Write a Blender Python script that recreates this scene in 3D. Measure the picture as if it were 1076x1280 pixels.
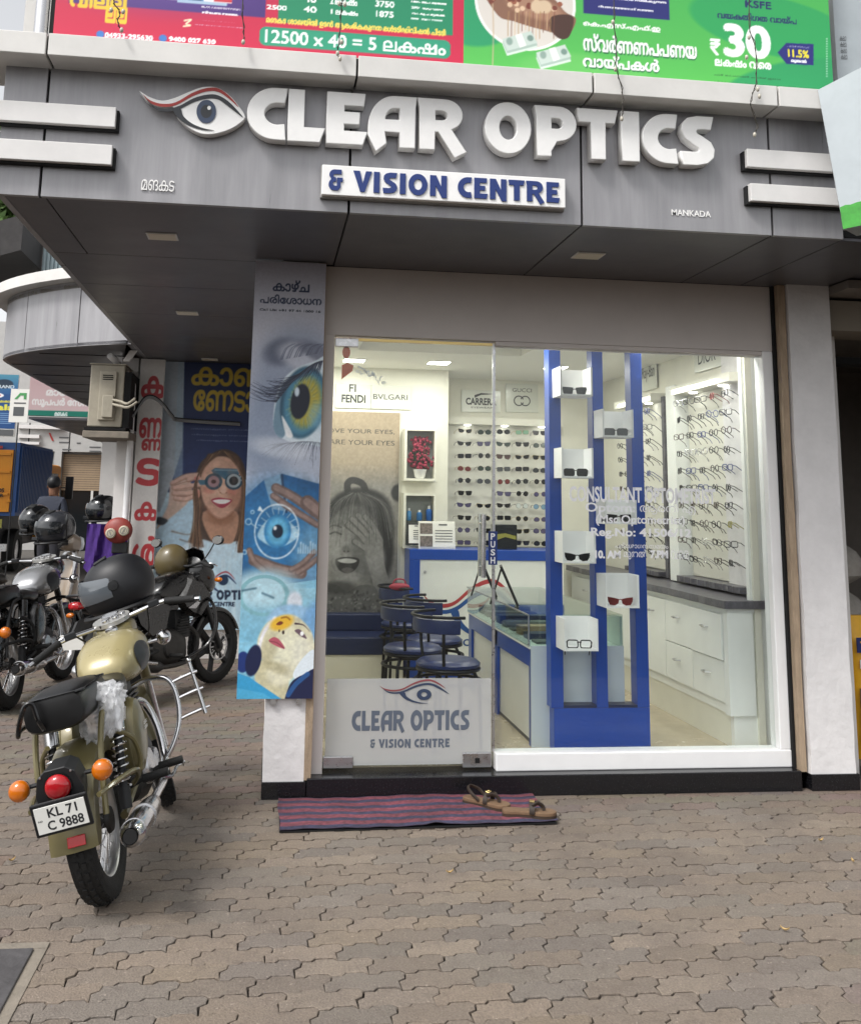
import bpy, bmesh, math, random
import numpy as np
from mathutils import Vector, Matrix
for o in list(bpy.data.objects): bpy.data.objects.remove(o)
SC = bpy.context.scene
COL = SC.collection
R_ = math.radians
PI = math.pi
# ------------------------------------------------------------------ camera
ROT = np.array([[0.9916538728653177, -0.12761694480975266, 0.018344258737844614],
                [0.040018863542444424, 0.16941868236442037, -0.9847313342362347],
                [0.12256054418934202, 0.9772467577144107, 0.1731117776024617]])
PPX, PPY, FPX = 497.852, 403.805, 1247.06
CAMP = np.array([-1.2356, -5.3563, 1.5])
cam = bpy.data.cameras.new('camera'); camo = bpy.data.objects.new('camera', cam); COL.objects.link(camo)
cam.sensor_fit = 'HORIZONTAL'; cam.sensor_width = 36.0; cam.lens = FPX / 1076 * 36
cam.shift_x = (538 - PPX) / 1076; cam.shift_y = (PPY - 640) / 1076
cam.clip_start = 0.05; cam.clip_end = 500
m3 = Matrix((ROT[0], -ROT[1], -ROT[2])).transposed()
camo.matrix_world = Matrix.Translation(Vector(CAMP)) @ m3.to_4x4()
SC.camera = camo
SC.render.resolution_x = 860; SC.render.resolution_y = 1024
# ------------------------------------------------------------------ sky, sun, exposure
SUN_EL, SUN_AZ = R_(52), R_(-52)          # azimuth from +y (into the shop) towards +x; light comes from the front left
w = bpy.data.worlds.new('World'); SC.world = w; w.use_nodes = True
nt = w.node_tree; bg = nt.nodes['Background']
sky = nt.nodes.new('ShaderNodeTexSky'); sky.sky_type = 'NISHITA'; sky.sun_disc = False
sky.sun_elevation = SUN_EL; sky.sun_rotation = PI + R_(52); sky.air_density = 1.0; sky.dust_density = 3.0; sky.ozone_density = 1.0
hs = nt.nodes.new('ShaderNodeHueSaturation'); hs.inputs['Saturation'].default_value = 0.12
nt.links.new(sky.outputs[0], hs.inputs['Color']); nt.links.new(hs.outputs[0], bg.inputs[0]); bg.inputs[1].default_value = 0.15
sl = bpy.data.lights.new('sun', 'SUN'); sl.energy = 1.5; sl.angle = R_(14); sl.color = (1, .97, .93)
slo = bpy.data.objects.new('sun', sl); COL.objects.link(slo)
SUN_DIR = Vector((-math.sin(R_(52)) * math.cos(SUN_EL), -math.cos(R_(52)) * math.cos(SUN_EL), math.sin(SUN_EL)))
slo.rotation_euler = SUN_DIR.to_track_quat('Z', 'Y').to_euler(); slo.location = (-6, -8, 10)
SC.view_settings.view_transform = 'Standard'; SC.view_settings.look = 'None'
SC.view_settings.gamma = 1.0; SC.view_settings.use_curve_mapping = False
SC.view_settings.exposure = 0.68
SC.cycles.use_denoising = True
SC.cycles.max_bounces = 8; SC.cycles.transparent_max_bounces = 24; SC.cycles.glossy_bounces = 4; SC.cycles.diffuse_bounces = 4
SC.cycles.sample_clamp_indirect = 6.0
SC.cycles.caustics_reflective = False; SC.cycles.caustics_refractive = False
rnd = random.Random(7)
# ------------------------------------------------------------------ pixel rays of the photograph (1076 x 1280)
def ray(u, v): return ROT.T @ np.array([u - PPX, v - PPY, FPX])
def onY(u, v, y=0.0):
    r = ray(u, v); t = (y - CAMP[1]) / r[1]; return Vector(CAMP + t * r)
def onX(u, v, x=0.0):
    r = ray(u, v); t = (x - CAMP[0]) / r[0]; return Vector(CAMP + t * r)
def onZ(u, v, z=0.0):
    r = ray(u, v); t = (z - CAMP[2]) / r[2]; return Vector(CAMP + t * r)
# ------------------------------------------------------------------ colour and materials
def s2l(c):
    return tuple(((x / 12.92) if x <= 0.04045 else ((x + 0.055) / 1.055) ** 2.4) for x in c)
def hx(h):
    return s2l(tuple(int(h[i:i + 2], 16) / 255 for i in (0, 2, 4)))
MATS = {}
def mat(name, col, rough=.5, metal=0., var=0., scale=8., bump=0., bscale=60., coat=0., emit=0., spec=.5, trans=0., detail=6., rvar=0., alpha=1., stretch=None):
    if name in MATS: return MATS[name]
    if isinstance(col, str): col = hx(col)
    m = bpy.data.materials.new(name); m.use_nodes = True; n = m.node_tree; b = n.nodes['Principled BSDF']
    b.inputs['Base Color'].default_value = (*col, 1); b.inputs['Roughness'].default_value = rough; b.inputs['Metallic'].default_value = metal
    b.inputs['Coat Weight'].default_value = coat; b.inputs['Specular IOR Level'].default_value = spec
    b.inputs['Transmission Weight'].default_value = trans; b.inputs['Alpha'].default_value = alpha
    if emit: b.inputs['Emission Color'].default_value = (*col, 1); b.inputs['Emission Strength'].default_value = emit
    tc = None
    if var or bump or rvar:
        tc = n.nodes.new('ShaderNodeTexCoord'); vec = tc.outputs['Object']
        if stretch:
            mp = n.nodes.new('ShaderNodeMapping'); mp.inputs['Scale'].default_value = stretch; n.links.new(vec, mp.inputs[0]); vec = mp.outputs[0]
    if var or rvar:
        nz = n.nodes.new('ShaderNodeTexNoise'); nz.inputs['Scale'].default_value = scale; nz.inputs['Detail'].default_value = detail; nz.inputs['Roughness'].default_value = .65
        n.links.new(vec, nz.inputs['Vector'])
        if var:
            mx = n.nodes.new('ShaderNodeMix'); mx.data_type = 'RGBA'
            rp = n.nodes.new('ShaderNodeMapRange'); rp.inputs[1].default_value = .3; rp.inputs[2].default_value = .7
            n.links.new(nz.outputs[0], rp.inputs[0]); n.links.new(rp.outputs[0], mx.inputs[0])
            mx.inputs[6].default_value = (*[c * (1 - var) for c in col], 1); mx.inputs[7].default_value = (*[min(1, c * (1 + var)) for c in col], 1)
            n.links.new(mx.outputs[2], b.inputs['Base Color'])
        if rvar:
            r2 = n.nodes.new('ShaderNodeMapRange'); r2.inputs[1].default_value = .3; r2.inputs[2].default_value = .7
            r2.inputs[3].default_value = max(0.02, rough - rvar); r2.inputs[4].default_value = min(1, rough + rvar)
            n.links.new(nz.outputs[0], r2.inputs[0]); n.links.new(r2.outputs[0], b.inputs['Roughness'])
    if bump:
        n2 = n.nodes.new('ShaderNodeTexNoise'); n2.inputs['Scale'].default_value = bscale; n2.inputs['Detail'].default_value = 5
        n.links.new(vec, n2.inputs['Vector'])
        bp = n.nodes.new('ShaderNodeBump'); bp.inputs['Strength'].default_value = bump; bp.inputs['Distance'].default_value = .01
        n.links.new(n2.outputs[0], bp.inputs['Height']); n.links.new(bp.outputs[0], b.inputs['Normal'])
    MATS[name] = m
    return m
def attr_mat(name, rough=.5, coat=0., spec=.5, bump=0., bscale=80., emit=0.):
    if name in MATS: return MATS[name]
    m = mat(name, (.5, .5, .5), rough, coat=coat, spec=spec, bump=bump, bscale=bscale)
    n = m.node_tree; a = n.nodes.new('ShaderNodeVertexColor'); a.layer_name = 'Col'
    n.links.new(a.outputs[0], n.nodes['Principled BSDF'].inputs['Base Color'])
    if emit:
        n.links.new(a.outputs[0], n.nodes['Principled BSDF'].inputs['Emission Color']); n.nodes['Principled BSDF'].inputs['Emission Strength'].default_value = emit
    return m
def glass_mat(name, tint=(.93, .97, .95), ior=1.5, rough=0.0):
    m = bpy.data.materials.new(name); m.use_nodes = True; n = m.node_tree; n.nodes.clear()
    out = n.nodes.new('ShaderNodeOutputMaterial'); tr = n.nodes.new('ShaderNodeBsdfTransparent'); gl = n.nodes.new('ShaderNodeBsdfGlossy'); mx = n.nodes.new('ShaderNodeMixShader'); fr = n.nodes.new('ShaderNodeFresnel')
    tr.inputs[0].default_value = (*tint, 1); gl.inputs['Roughness'].default_value = rough
    gm = n.nodes.new('ShaderNodeNewGeometry'); mr = n.nodes.new('ShaderNodeMapRange'); mr.inputs[3].default_value = ior; mr.inputs[4].default_value = 1 / ior   # same reflectance on both faces of the sheet
    n.links.new(gm.outputs['Backfacing'], mr.inputs[0]); n.links.new(mr.outputs[0], fr.inputs[0])
    n.links.new(fr.outputs[0], mx.inputs[0]); n.links.new(tr.outputs[0], mx.inputs[1]); n.links.new(gl.outputs[0], mx.inputs[2]); n.links.new(mx.outputs[0], out.inputs[0])
    MATS[name] = m; return m
def film_mat(name, col, alpha):
    m = bpy.data.materials.new(name); m.use_nodes = True; n = m.node_tree; n.nodes.clear()
    out = n.nodes.new('ShaderNodeOutputMaterial'); tr = n.nodes.new('ShaderNodeBsdfTransparent'); d = n.nodes.new('ShaderNodeBsdfDiffuse'); mx = n.nodes.new('ShaderNodeMixShader')
    d.inputs[0].default_value = (*col, 1); mx.inputs[0].default_value = alpha
    n.links.new(tr.outputs[0], mx.inputs[1]); n.links.new(d.outputs[0], mx.inputs[2]); n.links.new(mx.outputs[0], out.inputs[0])
    MATS[name] = m; return m
# ------------------------------------------------------------------ objects
def tag(o, label=None, cat=None, group=None, kind=None):
    if label: o['label'] = label
    if cat: o['category'] = cat
    if group: o['group'] = group
    if kind: o['kind'] = kind
    return o
def thing(name, label, cat, loc=(0, 0, 0), rot=(0, 0, 0), group=None, kind=None):
    o = bpy.data.objects.new(name, None); o.empty_display_size = .1; COL.objects.link(o)
    o.location = loc; o.rotation_euler = rot
    return tag(o, label, cat, group, kind)
def link(name, me, m=None, parent=None, mw=None, smooth=False):
    o = bpy.data.objects.new(name, me); COL.objects.link(o)
    if m is not None and not me.materials:
        me.materials.append(MATS[m] if isinstance(m, str) else m)
    if parent is not None: o.parent = parent
    if mw is not None: o.matrix_local = mw if isinstance(mw, Matrix) else Matrix.Translation(Vector(mw))
    if smooth: shade(me, smooth)
    return o
def shade(me, ang=40):
    if ang is True: ang = 40
    me.polygons.foreach_set('use_smooth', [True] * len(me.polygons))
    bm = bmesh.new(); bm.from_mesh(me)
    for e in bm.edges:
        if len(e.link_faces) == 2 and e.calc_face_angle(0) > R_(ang): e.smooth = False
    bm.to_mesh(me); bm.free()
def obj(name, bm, m, parent=None, mw=None, smooth=False, bevel=0., seg=2):
    if bevel:
        bmesh.ops.remove_doubles(bm, verts=bm.verts, dist=1e-6)
        es = [e for e in bm.edges if len(e.link_faces) == 2 and e.calc_face_angle(0) > .5]
        bmesh.ops.bevel(bm, geom=es, offset=bevel, segments=seg, affect='EDGES', profile=.5, clamp_overlap=True)
    bmesh.ops.recalc_face_normals(bm, faces=bm.faces)
    me = bpy.data.meshes.new(name); bm.to_mesh(me); bm.free()
    return link(name, me, m, parent, mw, smooth)
def copy_tree(o, parent=None):
    c = o.copy(); COL.objects.link(c)
    if parent is not None: c.parent = parent
    for ch in list(o.children): copy_tree(ch, c)
    return c
def NB(): return bmesh.new()
def box(bm, x0, x1, y0, y1, z0, z1, mw=None):
    vs = [bm.verts.new((x, y, z)) for x in (x0, x1) for y in (y0, y1) for z in (z0, z1)]
    for f in ((0, 1, 3, 2), (4, 6, 7, 5), (0, 4, 5, 1), (2, 3, 7, 6), (0, 2, 6, 4), (1, 5, 7, 3)): bm.faces.new([vs[i] for i in f])
    if mw is not None:
        for v in vs: v.co = mw @ v.co
    return bm
def bx(name, x0, x1, y0, y1, z0, z1, m, parent=None, bevel=0., seg=2):
    return obj(name, box(NB(), x0, x1, y0, y1, z0, z1), m, parent, None, False, bevel, seg)
def frame_of(d):
    d = Vector(d).normalized(); a = Vector((0, 0, 1)) if abs(d.z) < .9 else Vector((1, 0, 0))
    u = d.cross(a).normalized(); return u, d.cross(u).normalized()
def loft(bm, rings, caps=True, closed=False):
    R = [[bm.verts.new(p) for p in r] for r in rings]
    n = len(R[0])
    prs = list(zip(R, R[1:])) + ([(R[-1], R[0])] if closed else [])
    for a, b in prs:
        for i in range(n):
            j = (i + 1) % n
            bm.faces.new((a[i], a[j], b[j], b[i]))
    if caps and not closed:
        bm.faces.new(R[0][::-1]); bm.faces.new(R[-1])
    return bm
def tube(bm, pts, r, n=10, caps=True, closed=False, sq=1.0):
    pts = [Vector(p) for p in pts]; rs = r if isinstance(r, (list, tuple)) else [r] * len(pts)
    rings = []; u = None
    k = len(pts)
    for i, p in enumerate(pts):
        if closed: d = pts[(i + 1) % k] - pts[i - 1]
        else: d = pts[min(i + 1, k - 1)] - pts[max(i - 1, 0)]
        d.normalize()
        if u is None: u, v = frame_of(d)
        else:
            u = (u - d * u.dot(d)).normalized(); v = d.cross(u)
        rings.append([p + (u * math.cos(2 * PI * j / n) + v * math.sin(2 * PI * j / n) * sq) * rs[i] for j in range(n)])
    return loft(bm, rings, caps, closed)
def smoothpath(pts, k=6):
    pts = [Vector(p) for p in pts]; out = []
    for i in range(len(pts) - 1):
        p0 = pts[max(i - 1, 0)]; p1 = pts[i]; p2 = pts[i + 1]; p3 = pts[min(i + 2, len(pts) - 1)]
        for t in range(k):
            t /= k
            out.append(.5 * ((2 * p1) + (p2 - p0) * t + (2 * p0 - 5 * p1 + 4 * p2 - p3) * t * t + (3 * p1 - p0 - 3 * p2 + p3) * t ** 3))
    return out + [pts[-1]]
def lathe(bm, prof, n=24, axis='z', c=(0, 0, 0), closed=False):
    # prof: (radius, height) pairs
    rings = []
    for r, h in prof:
        r = max(r, 1e-4)
        ring = []
        for j in range(n):
            a = 2 * PI * j / n; x, y = r * math.cos(a), r * math.sin(a)
            q = {'z': (x, y, h), 'y': (x, h, y), 'x': (h, x, y)}[axis]
            ring.append(Vector(q) + Vector(c))
        rings.append(ring)
    return loft(bm, rings, not closed, closed)
def ball(bm, c, r, n=12, m_=8, sc=(1, 1, 1)):
    c = Vector(c)
    rings = [[c + Vector((math.sin(PI * i / m_) * math.cos(2 * PI * j / n) * r * sc[0], math.sin(PI * i / m_) * math.sin(2 * PI * j / n) * r * sc[1], math.cos(PI * i / m_) * r * sc[2])) for j in range(n)] for i in range(1, m_)]
    R = [[bm.verts.new(p) for p in q] for q in rings]
    t = bm.verts.new(c + Vector((0, 0, r * sc[2]))); b = bm.verts.new(c - Vector((0, 0, r * sc[2])))
    for a, d in zip(R, R[1:]):
        for i in range(n): bm.faces.new((a[i], a[(i + 1) % n], d[(i + 1) % n], d[i]))
    for i in range(n):
        bm.faces.new((t, R[0][(i + 1) % n], R[0][i])); bm.faces.new((b, R[-1][i], R[-1][(i + 1) % n]))
    return bm
def prism(bm, poly, d0, d1, plane='xz'):
    # polygon in a plane, extruded along the third axis
    f = {'xz': lambda p, d: (p[0], d, p[1]), 'xy': lambda p, d: (p[0], p[1], d), 'yz': lambda p, d: (d, p[0], p[1])}[plane]
    a = [bm.verts.new(f(p, d0)) for p in poly]; b = [bm.verts.new(f(p, d1)) for p in poly]
    n = len(poly)
    for i in range(n): bm.faces.new((a[i], a[(i + 1) % n], b[(i + 1) % n], b[i]))
    bm.faces.new(a[::-1]); bm.faces.new(b)
    return bm
def rrect(w, h, r, n=4, cx=0, cy=0):
    out = []
    for sx, sy, a in ((1, 1, 0), (-1, 1, 90), (-1, -1, 180), (1, -1, 270)):
        for k in range(n + 1):
            t = R_(a + 90 * k / n); out.append((cx + sx * (w / 2 - r) + r * math.cos(t), cy + sy * (h / 2 - r) + r * math.sin(t)))
    return out
def arc(cx, cy, rx, ry, a0, a1, n=14):
    return [(cx + rx * math.cos(R_(a0 + (a1 - a0) * k / n)), cy + ry * math.sin(R_(a0 + (a1 - a0) * k / n))) for k in range(n + 1)]
def curve_mesh(loops, extrude=0., bevel=0.):
    # filled 2D outlines (holes by even-odd) -> mesh in the xy plane, thickness 2*extrude
    c = bpy.data.curves.new('outline', 'CURVE'); c.dimensions = '2D'; c.fill_mode = 'BOTH' if extrude else 'FRONT'
    c.extrude = extrude; c.bevel_depth = bevel; c.bevel_resolution = 1; c.resolution_u = 4
    for lp in loops:
        s = c.splines.new('POLY'); s.points.add(len(lp) - 1); s.use_cyclic_u = True
        for p, q in zip(s.points, lp): p.co = (q[0], q[1], 0, 1)
    o = bpy.data.objects.new('outline', c); me = bpy.data.meshes.new_from_object(o)
    bpy.data.objects.remove(o); bpy.data.curves.remove(c)
    return me
def text_curve(body, size=1., offset=0., align='LEFT', extrude=0., spacing=1.):
    c = bpy.data.curves.new('lettering', 'FONT'); c.body = body; c.size = size; c.offset = offset; c.align_x = align; c.extrude = extrude; c.space_character = spacing
    c.resolution_u = 3
    if extrude == 0: c.fill_mode = 'FRONT'
    return bpy.data.objects.new('lettering', c)
VOW = 'െേൈ'
def visual(s):
    # Malayalam in the order it is written on the board: prefixed vowel signs first, joined consonants without the joiner
    out = []; i = 0
    for ch in s:
        if ch in VOW or ch in 'ൊോ':
            k = len(out) - 1
            while k > 0 and out[k - 1] == '\u0d4d': k -= 2
            out.insert(max(k, 0), {'ൊ': 'െ', 'ോ': 'േ'}.get(ch, ch))
            if ch in 'ൊോ': out.append('ാ')
        else: out.append(ch)
    r = ''
    for i, ch in enumerate(out):
        if ch == '\u0d4d' and i + 1 < len(out) and '\u0d15' <= out[i + 1] <= '\u0d39' and out[i - 1] not in 'ഴസയ': continue
        r += ch
    return r
def loops_mesh(lp, extrude=0.):
    # every outer contour with its own holes, so crossing strokes unite instead of cutting each other out
    ar = [sum(a[0] * b[1] - b[0] * a[1] for a, b in zip(l, l[1:] + l[:1])) for l in lp]
    sg = -1 if ar[max(range(len(ar)), key=lambda i: abs(ar[i]))] < 0 else 1
    def inside(p, l):
        c = False
        for a, b in zip(l, l[1:] + l[:1]):
            if (a[1] > p[1]) != (b[1] > p[1]) and p[0] < (b[0] - a[0]) * (p[1] - a[1]) / (b[1] - a[1]) + a[0]: c = not c
        return c
    bm = bmesh.new(); n = 0
    for i, l in enumerate(lp):
        if ar[i] * sg <= 0: continue
        hs_ = [h for j, h in enumerate(lp) if ar[j] * sg < 0 and inside(h[0], l)]
        me = curve_mesh([l] + hs_, extrude); me.transform(Matrix.Translation((0, 0, .00025 * (n % 4)))); n += 1; bm.from_mesh(me); bpy.data.meshes.remove(me)
    me = bpy.data.meshes.new('lettering'); bm.to_mesh(me); bm.free(); return me
def text_mesh(body, size=1., offset=0., align='LEFT', extrude=0., spacing=1., fit=None):
    if any('\u0d00' <= ch <= '\u0d7f' for ch in body):
        lp = glyphs(body); a = np.array([p for l in lp for p in l]); lo, hi = a.min(0), a.max(0)
        return loops_mesh([[(fit[0] + (p[0] - lo[0]) / (hi[0] - lo[0]) * (fit[1] - fit[0]), fit[2] + (p[1] - lo[1]) / (hi[1] - lo[1]) * (fit[3] - fit[2])) for p in l] for l in lp], extrude)
    o = text_curve(body, size, offset, align, extrude, spacing)
    me = bpy.data.meshes.new_from_object(o)
    c = o.data; bpy.data.objects.remove(o); bpy.data.curves.remove(c)
    me.materials.clear()
    if fit:   # (x0, x1, y0, y1) box the lettering is stretched into
        k = len(me.vertices); co = np.empty(k * 3); me.vertices.foreach_get('co', co); co = co.reshape(-1, 3)
        a, b = co.min(0), co.max(0)
        co[:, 0] = fit[0] + (co[:, 0] - a[0]) / (b[0] - a[0]) * (fit[1] - fit[0]); co[:, 1] = fit[2] + (co[:, 1] - a[1]) / (b[1] - a[1]) * (fit[3] - fit[2])
        me.vertices.foreach_set('co', co.ravel()); me.update()
    return me
# local frame of a vertical plane facing the street: x right, y up, z out of the wall
WALL = Matrix(((1, 0, 0, 0), (0, 0, -1, 0), (0, 1, 0, 0), (0, 0, 0, 1)))
def wallm(x, y, z): return Matrix.Translation((x, y, z)) @ WALL
# ------------------------------------------------------------------ flat print: colours computed here and stored per point of a fine grid
class Canvas:
    def __init__(s, w, h, n, bg='ffffff'):
        # w, h in print units (metres), n = points per unit; y runs down from the top
        s.w, s.h = w, h; s.nx = max(2, int(w * n)); s.ny = max(2, int(h * n))
        s.xs = (np.arange(s.nx) + .5) / s.nx * w; s.ys = (np.arange(s.ny) + .5) / s.ny * h
        s.px = w / s.nx; s.a = np.zeros((s.ny, s.nx, 3)); s.a[:] = s.c(bg)
        s.rng = np.random.RandomState(3)
    def c(s, h): return np.array([int(h[i:i + 2], 16) / 255 for i in (0, 2, 4)]) if isinstance(h, str) else np.array(h, float)
    def win(s, x0, y0, x1, y1):
        i0 = max(0, int(x0 / s.w * s.nx) - 1); i1 = min(s.nx, int(x1 / s.w * s.nx) + 2)
        j0 = max(0, int(y0 / s.h * s.ny) - 1); j1 = min(s.ny, int(y1 / s.h * s.ny) + 2)
        return i0, max(i0, i1), j0, max(j0, j1)
    def put(s, i0, i1, j0, j1, m, col, op=1.):
        m = np.clip(m * op, 0, 1)[..., None]; s.a[j0:j1, i0:i1] = s.a[j0:j1, i0:i1] * (1 - m) + s.c(col) * m
    def rect(s, x0, y0, x1, y1, col, op=1.):
        i0, i1, j0, j1 = s.win(x0, y0, x1, y1)
        mx = np.clip((np.minimum(s.xs[i0:i1] + s.px / 2, x1) - np.maximum(s.xs[i0:i1] - s.px / 2, x0)) / s.px, 0, 1)
        py = s.h / s.ny
        my = np.clip((np.minimum(s.ys[j0:j1] + py / 2, y1) - np.maximum(s.ys[j0:j1] - py / 2, y0)) / py, 0, 1)
        s.put(i0, i1, j0, j1, my[:, None] * mx[None], col, op)
    def grad(s, x0, y0, x1, y1, c0, c1, horiz=False):
        i0, i1, j0, j1 = s.win(x0, y0, x1, y1); i0 += 1 if x0 > 0 else 0; j0 += 1 if y0 > 0 else 0
        t = ((s.xs[i0:i1] - x0) / (x1 - x0))[None, :, None] * np.ones((j1 - j0, 1, 1)) if horiz else ((s.ys[j0:j1] - y0) / (y1 - y0))[:, None, None] * np.ones((1, i1 - i0, 1))
        t = np.clip(t, 0, 1); s.a[j0:j1, i0:i1] = s.c(c0) * (1 - t) + s.c(c1) * t
    def ell(s, cx, cy, rx, ry, col, soft=0., rot=0., op=1., ring=0.):
        R = max(rx, ry) * (1 + soft) + 3 * s.px
        i0, i1, j0, j1 = s.win(cx - R, cy - R, cx + R, cy + R)
        if i1 <= i0 or j1 <= j0: return
        X, Y = np.meshgrid(s.xs[i0:i1] - cx, s.ys[j0:j1] - cy); ca, sa = math.cos(R_(rot)), math.sin(R_(rot))
        x = X * ca + Y * sa; y = -X * sa + Y * ca
        d = np.sqrt((x / rx) ** 2 + (y / ry) ** 2); mn = min(rx, ry)
        e = max(soft, s.px / mn)
        m = np.clip((1 - d) / e + .5, 0, 1) if soft == 0 else np.clip((1 + soft / 2 - d) / e, 0, 1)
        if soft: m = m * m * (3 - 2 * m)
        if ring: m = m * np.clip((d - (1 - ring / mn)) * mn / s.px + .5, 0, 1)
        s.put(i0, i1, j0, j1, m, col, op)
    def poly(s, loops, col, op=1., ss=3, nonzero=True):
        if loops and not hasattr(loops[0][0], '__len__'): loops = [loops]
        al = np.array([p for l in loops for p in l])
        i0, i1, j0, j1 = s.win(al[:, 0].min(), al[:, 1].min(), al[:, 0].max(), al[:, 1].max())
        if i1 <= i0 or j1 <= j0: return
        py = s.h / s.ny
        sx = (np.arange((i1 - i0) * ss) + .5) / ss * s.px + i0 * s.px; sy = (np.arange((j1 - j0) * ss) + .5) / ss * py + j0 * py
        wn = np.zeros((len(sy), len(sx) + 1), int)
        for l in loops:
            p = np.array(l); q = np.roll(p, -1, 0)
            for (ax, ay), (bx_, by_) in zip(p, q):
                if ay == by_: continue
                sg = 1 if by_ > ay else -1
                lo, hi = (ay, by_) if sg > 0 else (by_, ay)
                k0, k1 = np.searchsorted(sy, lo), np.searchsorted(sy, hi)
                if k1 <= k0: continue
                X = ax + (sy[k0:k1] - ay) * (bx_ - ax) / (by_ - ay)
                idx = np.searchsorted(sx, X)
                np.add.at(wn, (np.arange(k0, k1), idx), sg)
        wn = np.cumsum(wn, 1)[:, :-1]
        m = (wn != 0) if nonzero else (wn % 2 != 0)
        m = m.reshape(j1 - j0, ss, i1 - i0, ss).mean((1, 3))
        s.put(i0, i1, j0, j1, m, col, op)
    def spline(s, pts, col, op=1., k=6):
        pts = list(pts); n = len(pts); out = []
        for i in range(n):
            p0, p1, p2, p3 = [np.array(pts[(i + d) % n], float) for d in (-1, 0, 1, 2)]
            for t in range(k):
                t /= k; out.append(.5 * (2 * p1 + (p2 - p0) * t + (2 * p0 - 5 * p1 + 4 * p2 - p3) * t * t + (3 * p1 - p0 - 3 * p2 + p3) * t ** 3))
        s.poly([[tuple(q) for q in out]], col, op)
    def stroke(s, pts, wd, col, op=1., taper=False, smooth=True):
        if smooth and len(pts) > 2:
            pts = [(p.x, p.y) for p in smoothpath([(x, y, 0) for x, y in pts], 5)]
        P = np.array(pts, float); M = wd + 2 * s.px
        i0, i1, j0, j1 = s.win(P[:, 0].min() - M, P[:, 1].min() - M, P[:, 0].max() + M, P[:, 1].max() + M)
        if i1 <= i0 or j1 <= j0: return
        X, Y = np.meshgrid(s.xs[i0:i1], s.ys[j0:j1]); best = np.full(X.shape, -1e9); n = len(P) - 1
        for k in range(n):
            a, b = P[k], P[k + 1]; d = b - a; L = (d @ d) or 1e-12
            t = np.clip(((X - a[0]) * d[0] + (Y - a[1]) * d[1]) / L, 0, 1)
            r = wd / 2 * ((1 - (k + t) / n) if taper is True else (np.sin(PI * np.clip((k + t) / n, .02, .98)) if taper == 'both' else 1))
            best = np.maximum(best, r - np.hypot(X - a[0] - t * d[0], Y - a[1] - t * d[1]))
        s.put(i0, i1, j0, j1, np.clip(best / s.px + .5, 0, 1), col, op)
    def text(s, body, x0, y0, x1, y1, col, offset=0., op=1., align='fit', slant=0.):
        lp = glyphs(body, offset); al = np.array([p for l in lp for p in l])
        a, b = al.min(0), al.max(0); sx = (x1 - x0) / (b[0] - a[0]); sy = (y1 - y0) / (b[1] - a[1])
        out = [[(x0 + (p[0] - a[0]) * sx + slant * (p[1] - a[1]) * sy, y1 - (p[1] - a[1]) * sy) for p in l] for l in lp]
        s.poly(out, col, op)
        if offset:
            ox, oy = offset * sx * .9, offset * sy * .9
            for k in range(6): s.poly([[(p[0] + ox * math.cos(k * PI / 3), p[1] + oy * math.sin(k * PI / 3)) for p in l] for l in out], col, op)
    def noise(s, amp, cell):
        k = max(2, int(s.ny / cell)), max(2, int(s.nx / cell)); g = s.rng.rand(k[0] + 1, k[1] + 1)
        yy = np.linspace(0, k[0] - 1e-6, s.ny); xx = np.linspace(0, k[1] - 1e-6, s.nx); yi, xi = yy.astype(int), xx.astype(int); fy = (yy - yi)[:, None]; fx = (xx - xi)[None]
        v = g[yi][:, xi] * (1 - fy) * (1 - fx) + g[yi + 1][:, xi] * fy * (1 - fx) + g[yi][:, xi + 1] * (1 - fy) * fx + g[yi + 1][:, xi + 1] * fy * fx
        s.a = np.clip(s.a * (1 + amp * (v[..., None] - .5) * 2), 0, 1)
    def blur(s, k=1, y0=0., y1=9.):
        j0, j1 = int(y0 / s.h * s.ny), min(s.ny, int(y1 / s.h * s.ny))
        for _ in range(k):
            p = np.pad(s.a[j0:j1], ((1, 1), (1, 1), (0, 0)), 'edge'); s.a[j0:j1] = (p[:-2, 1:-1] + p[2:, 1:-1] + p[1:-1, :-2] + p[1:-1, 2:] + 4 * p[1:-1, 1:-1]) / 8
    def mottle(s, y0, y1, amp=.05, cells=(4, 9, 20)):
        # uneven tone and grain of a photographic print
        j0, j1 = int(max(0, y0) / s.h * s.ny), min(s.ny, int(y1 / s.h * s.ny)); keep = s.a.copy()
        for i, c_ in enumerate(cells): s.noise(amp / (1 + .4 * i), c_)
        keep[j0:j1] = s.a[j0:j1]; s.a = keep
    def mesh(s, name='print'):
        # grid in the xy plane: x right, y up, origin at the lower left corner
        nx, ny = s.nx, s.ny
        X, Y = np.meshgrid(np.linspace(0, s.w, nx), np.linspace(s.h, 0, ny))
        co = np.stack([X, Y, np.zeros_like(X)], -1).reshape(-1, 3)
        idx = np.arange(nx * ny).reshape(ny, nx)
        q = np.stack([idx[1:, :-1], idx[1:, 1:], idx[:-1, 1:], idx[:-1, :-1]], -1).reshape(-1, 4)
        me = bpy.data.meshes.new(name); me.vertices.add(len(co)); me.vertices.foreach_set('co', co.ravel())
        me.loops.add(q.size); me.loops.foreach_set('vertex_index', q.ravel()); me.polygons.add(len(q)); me.polygons.foreach_set('loop_start', np.arange(len(q)) * 4)
        me.update(calc_edges=True)
        at = me.color_attributes.new('Col', 'FLOAT_COLOR', 'POINT')
        a = s.a.reshape(-1, 3); lin = np.where(a <= .04045, a / 12.92, ((a + .055) / 1.055) ** 2.4)
        at.data.foreach_set('color', np.concatenate([lin, np.ones((len(lin), 1))], 1).astype(np.float32).ravel())
        return me
GLY = {}
TMP = bpy.data.scenes.new('lettering_work')
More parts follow.
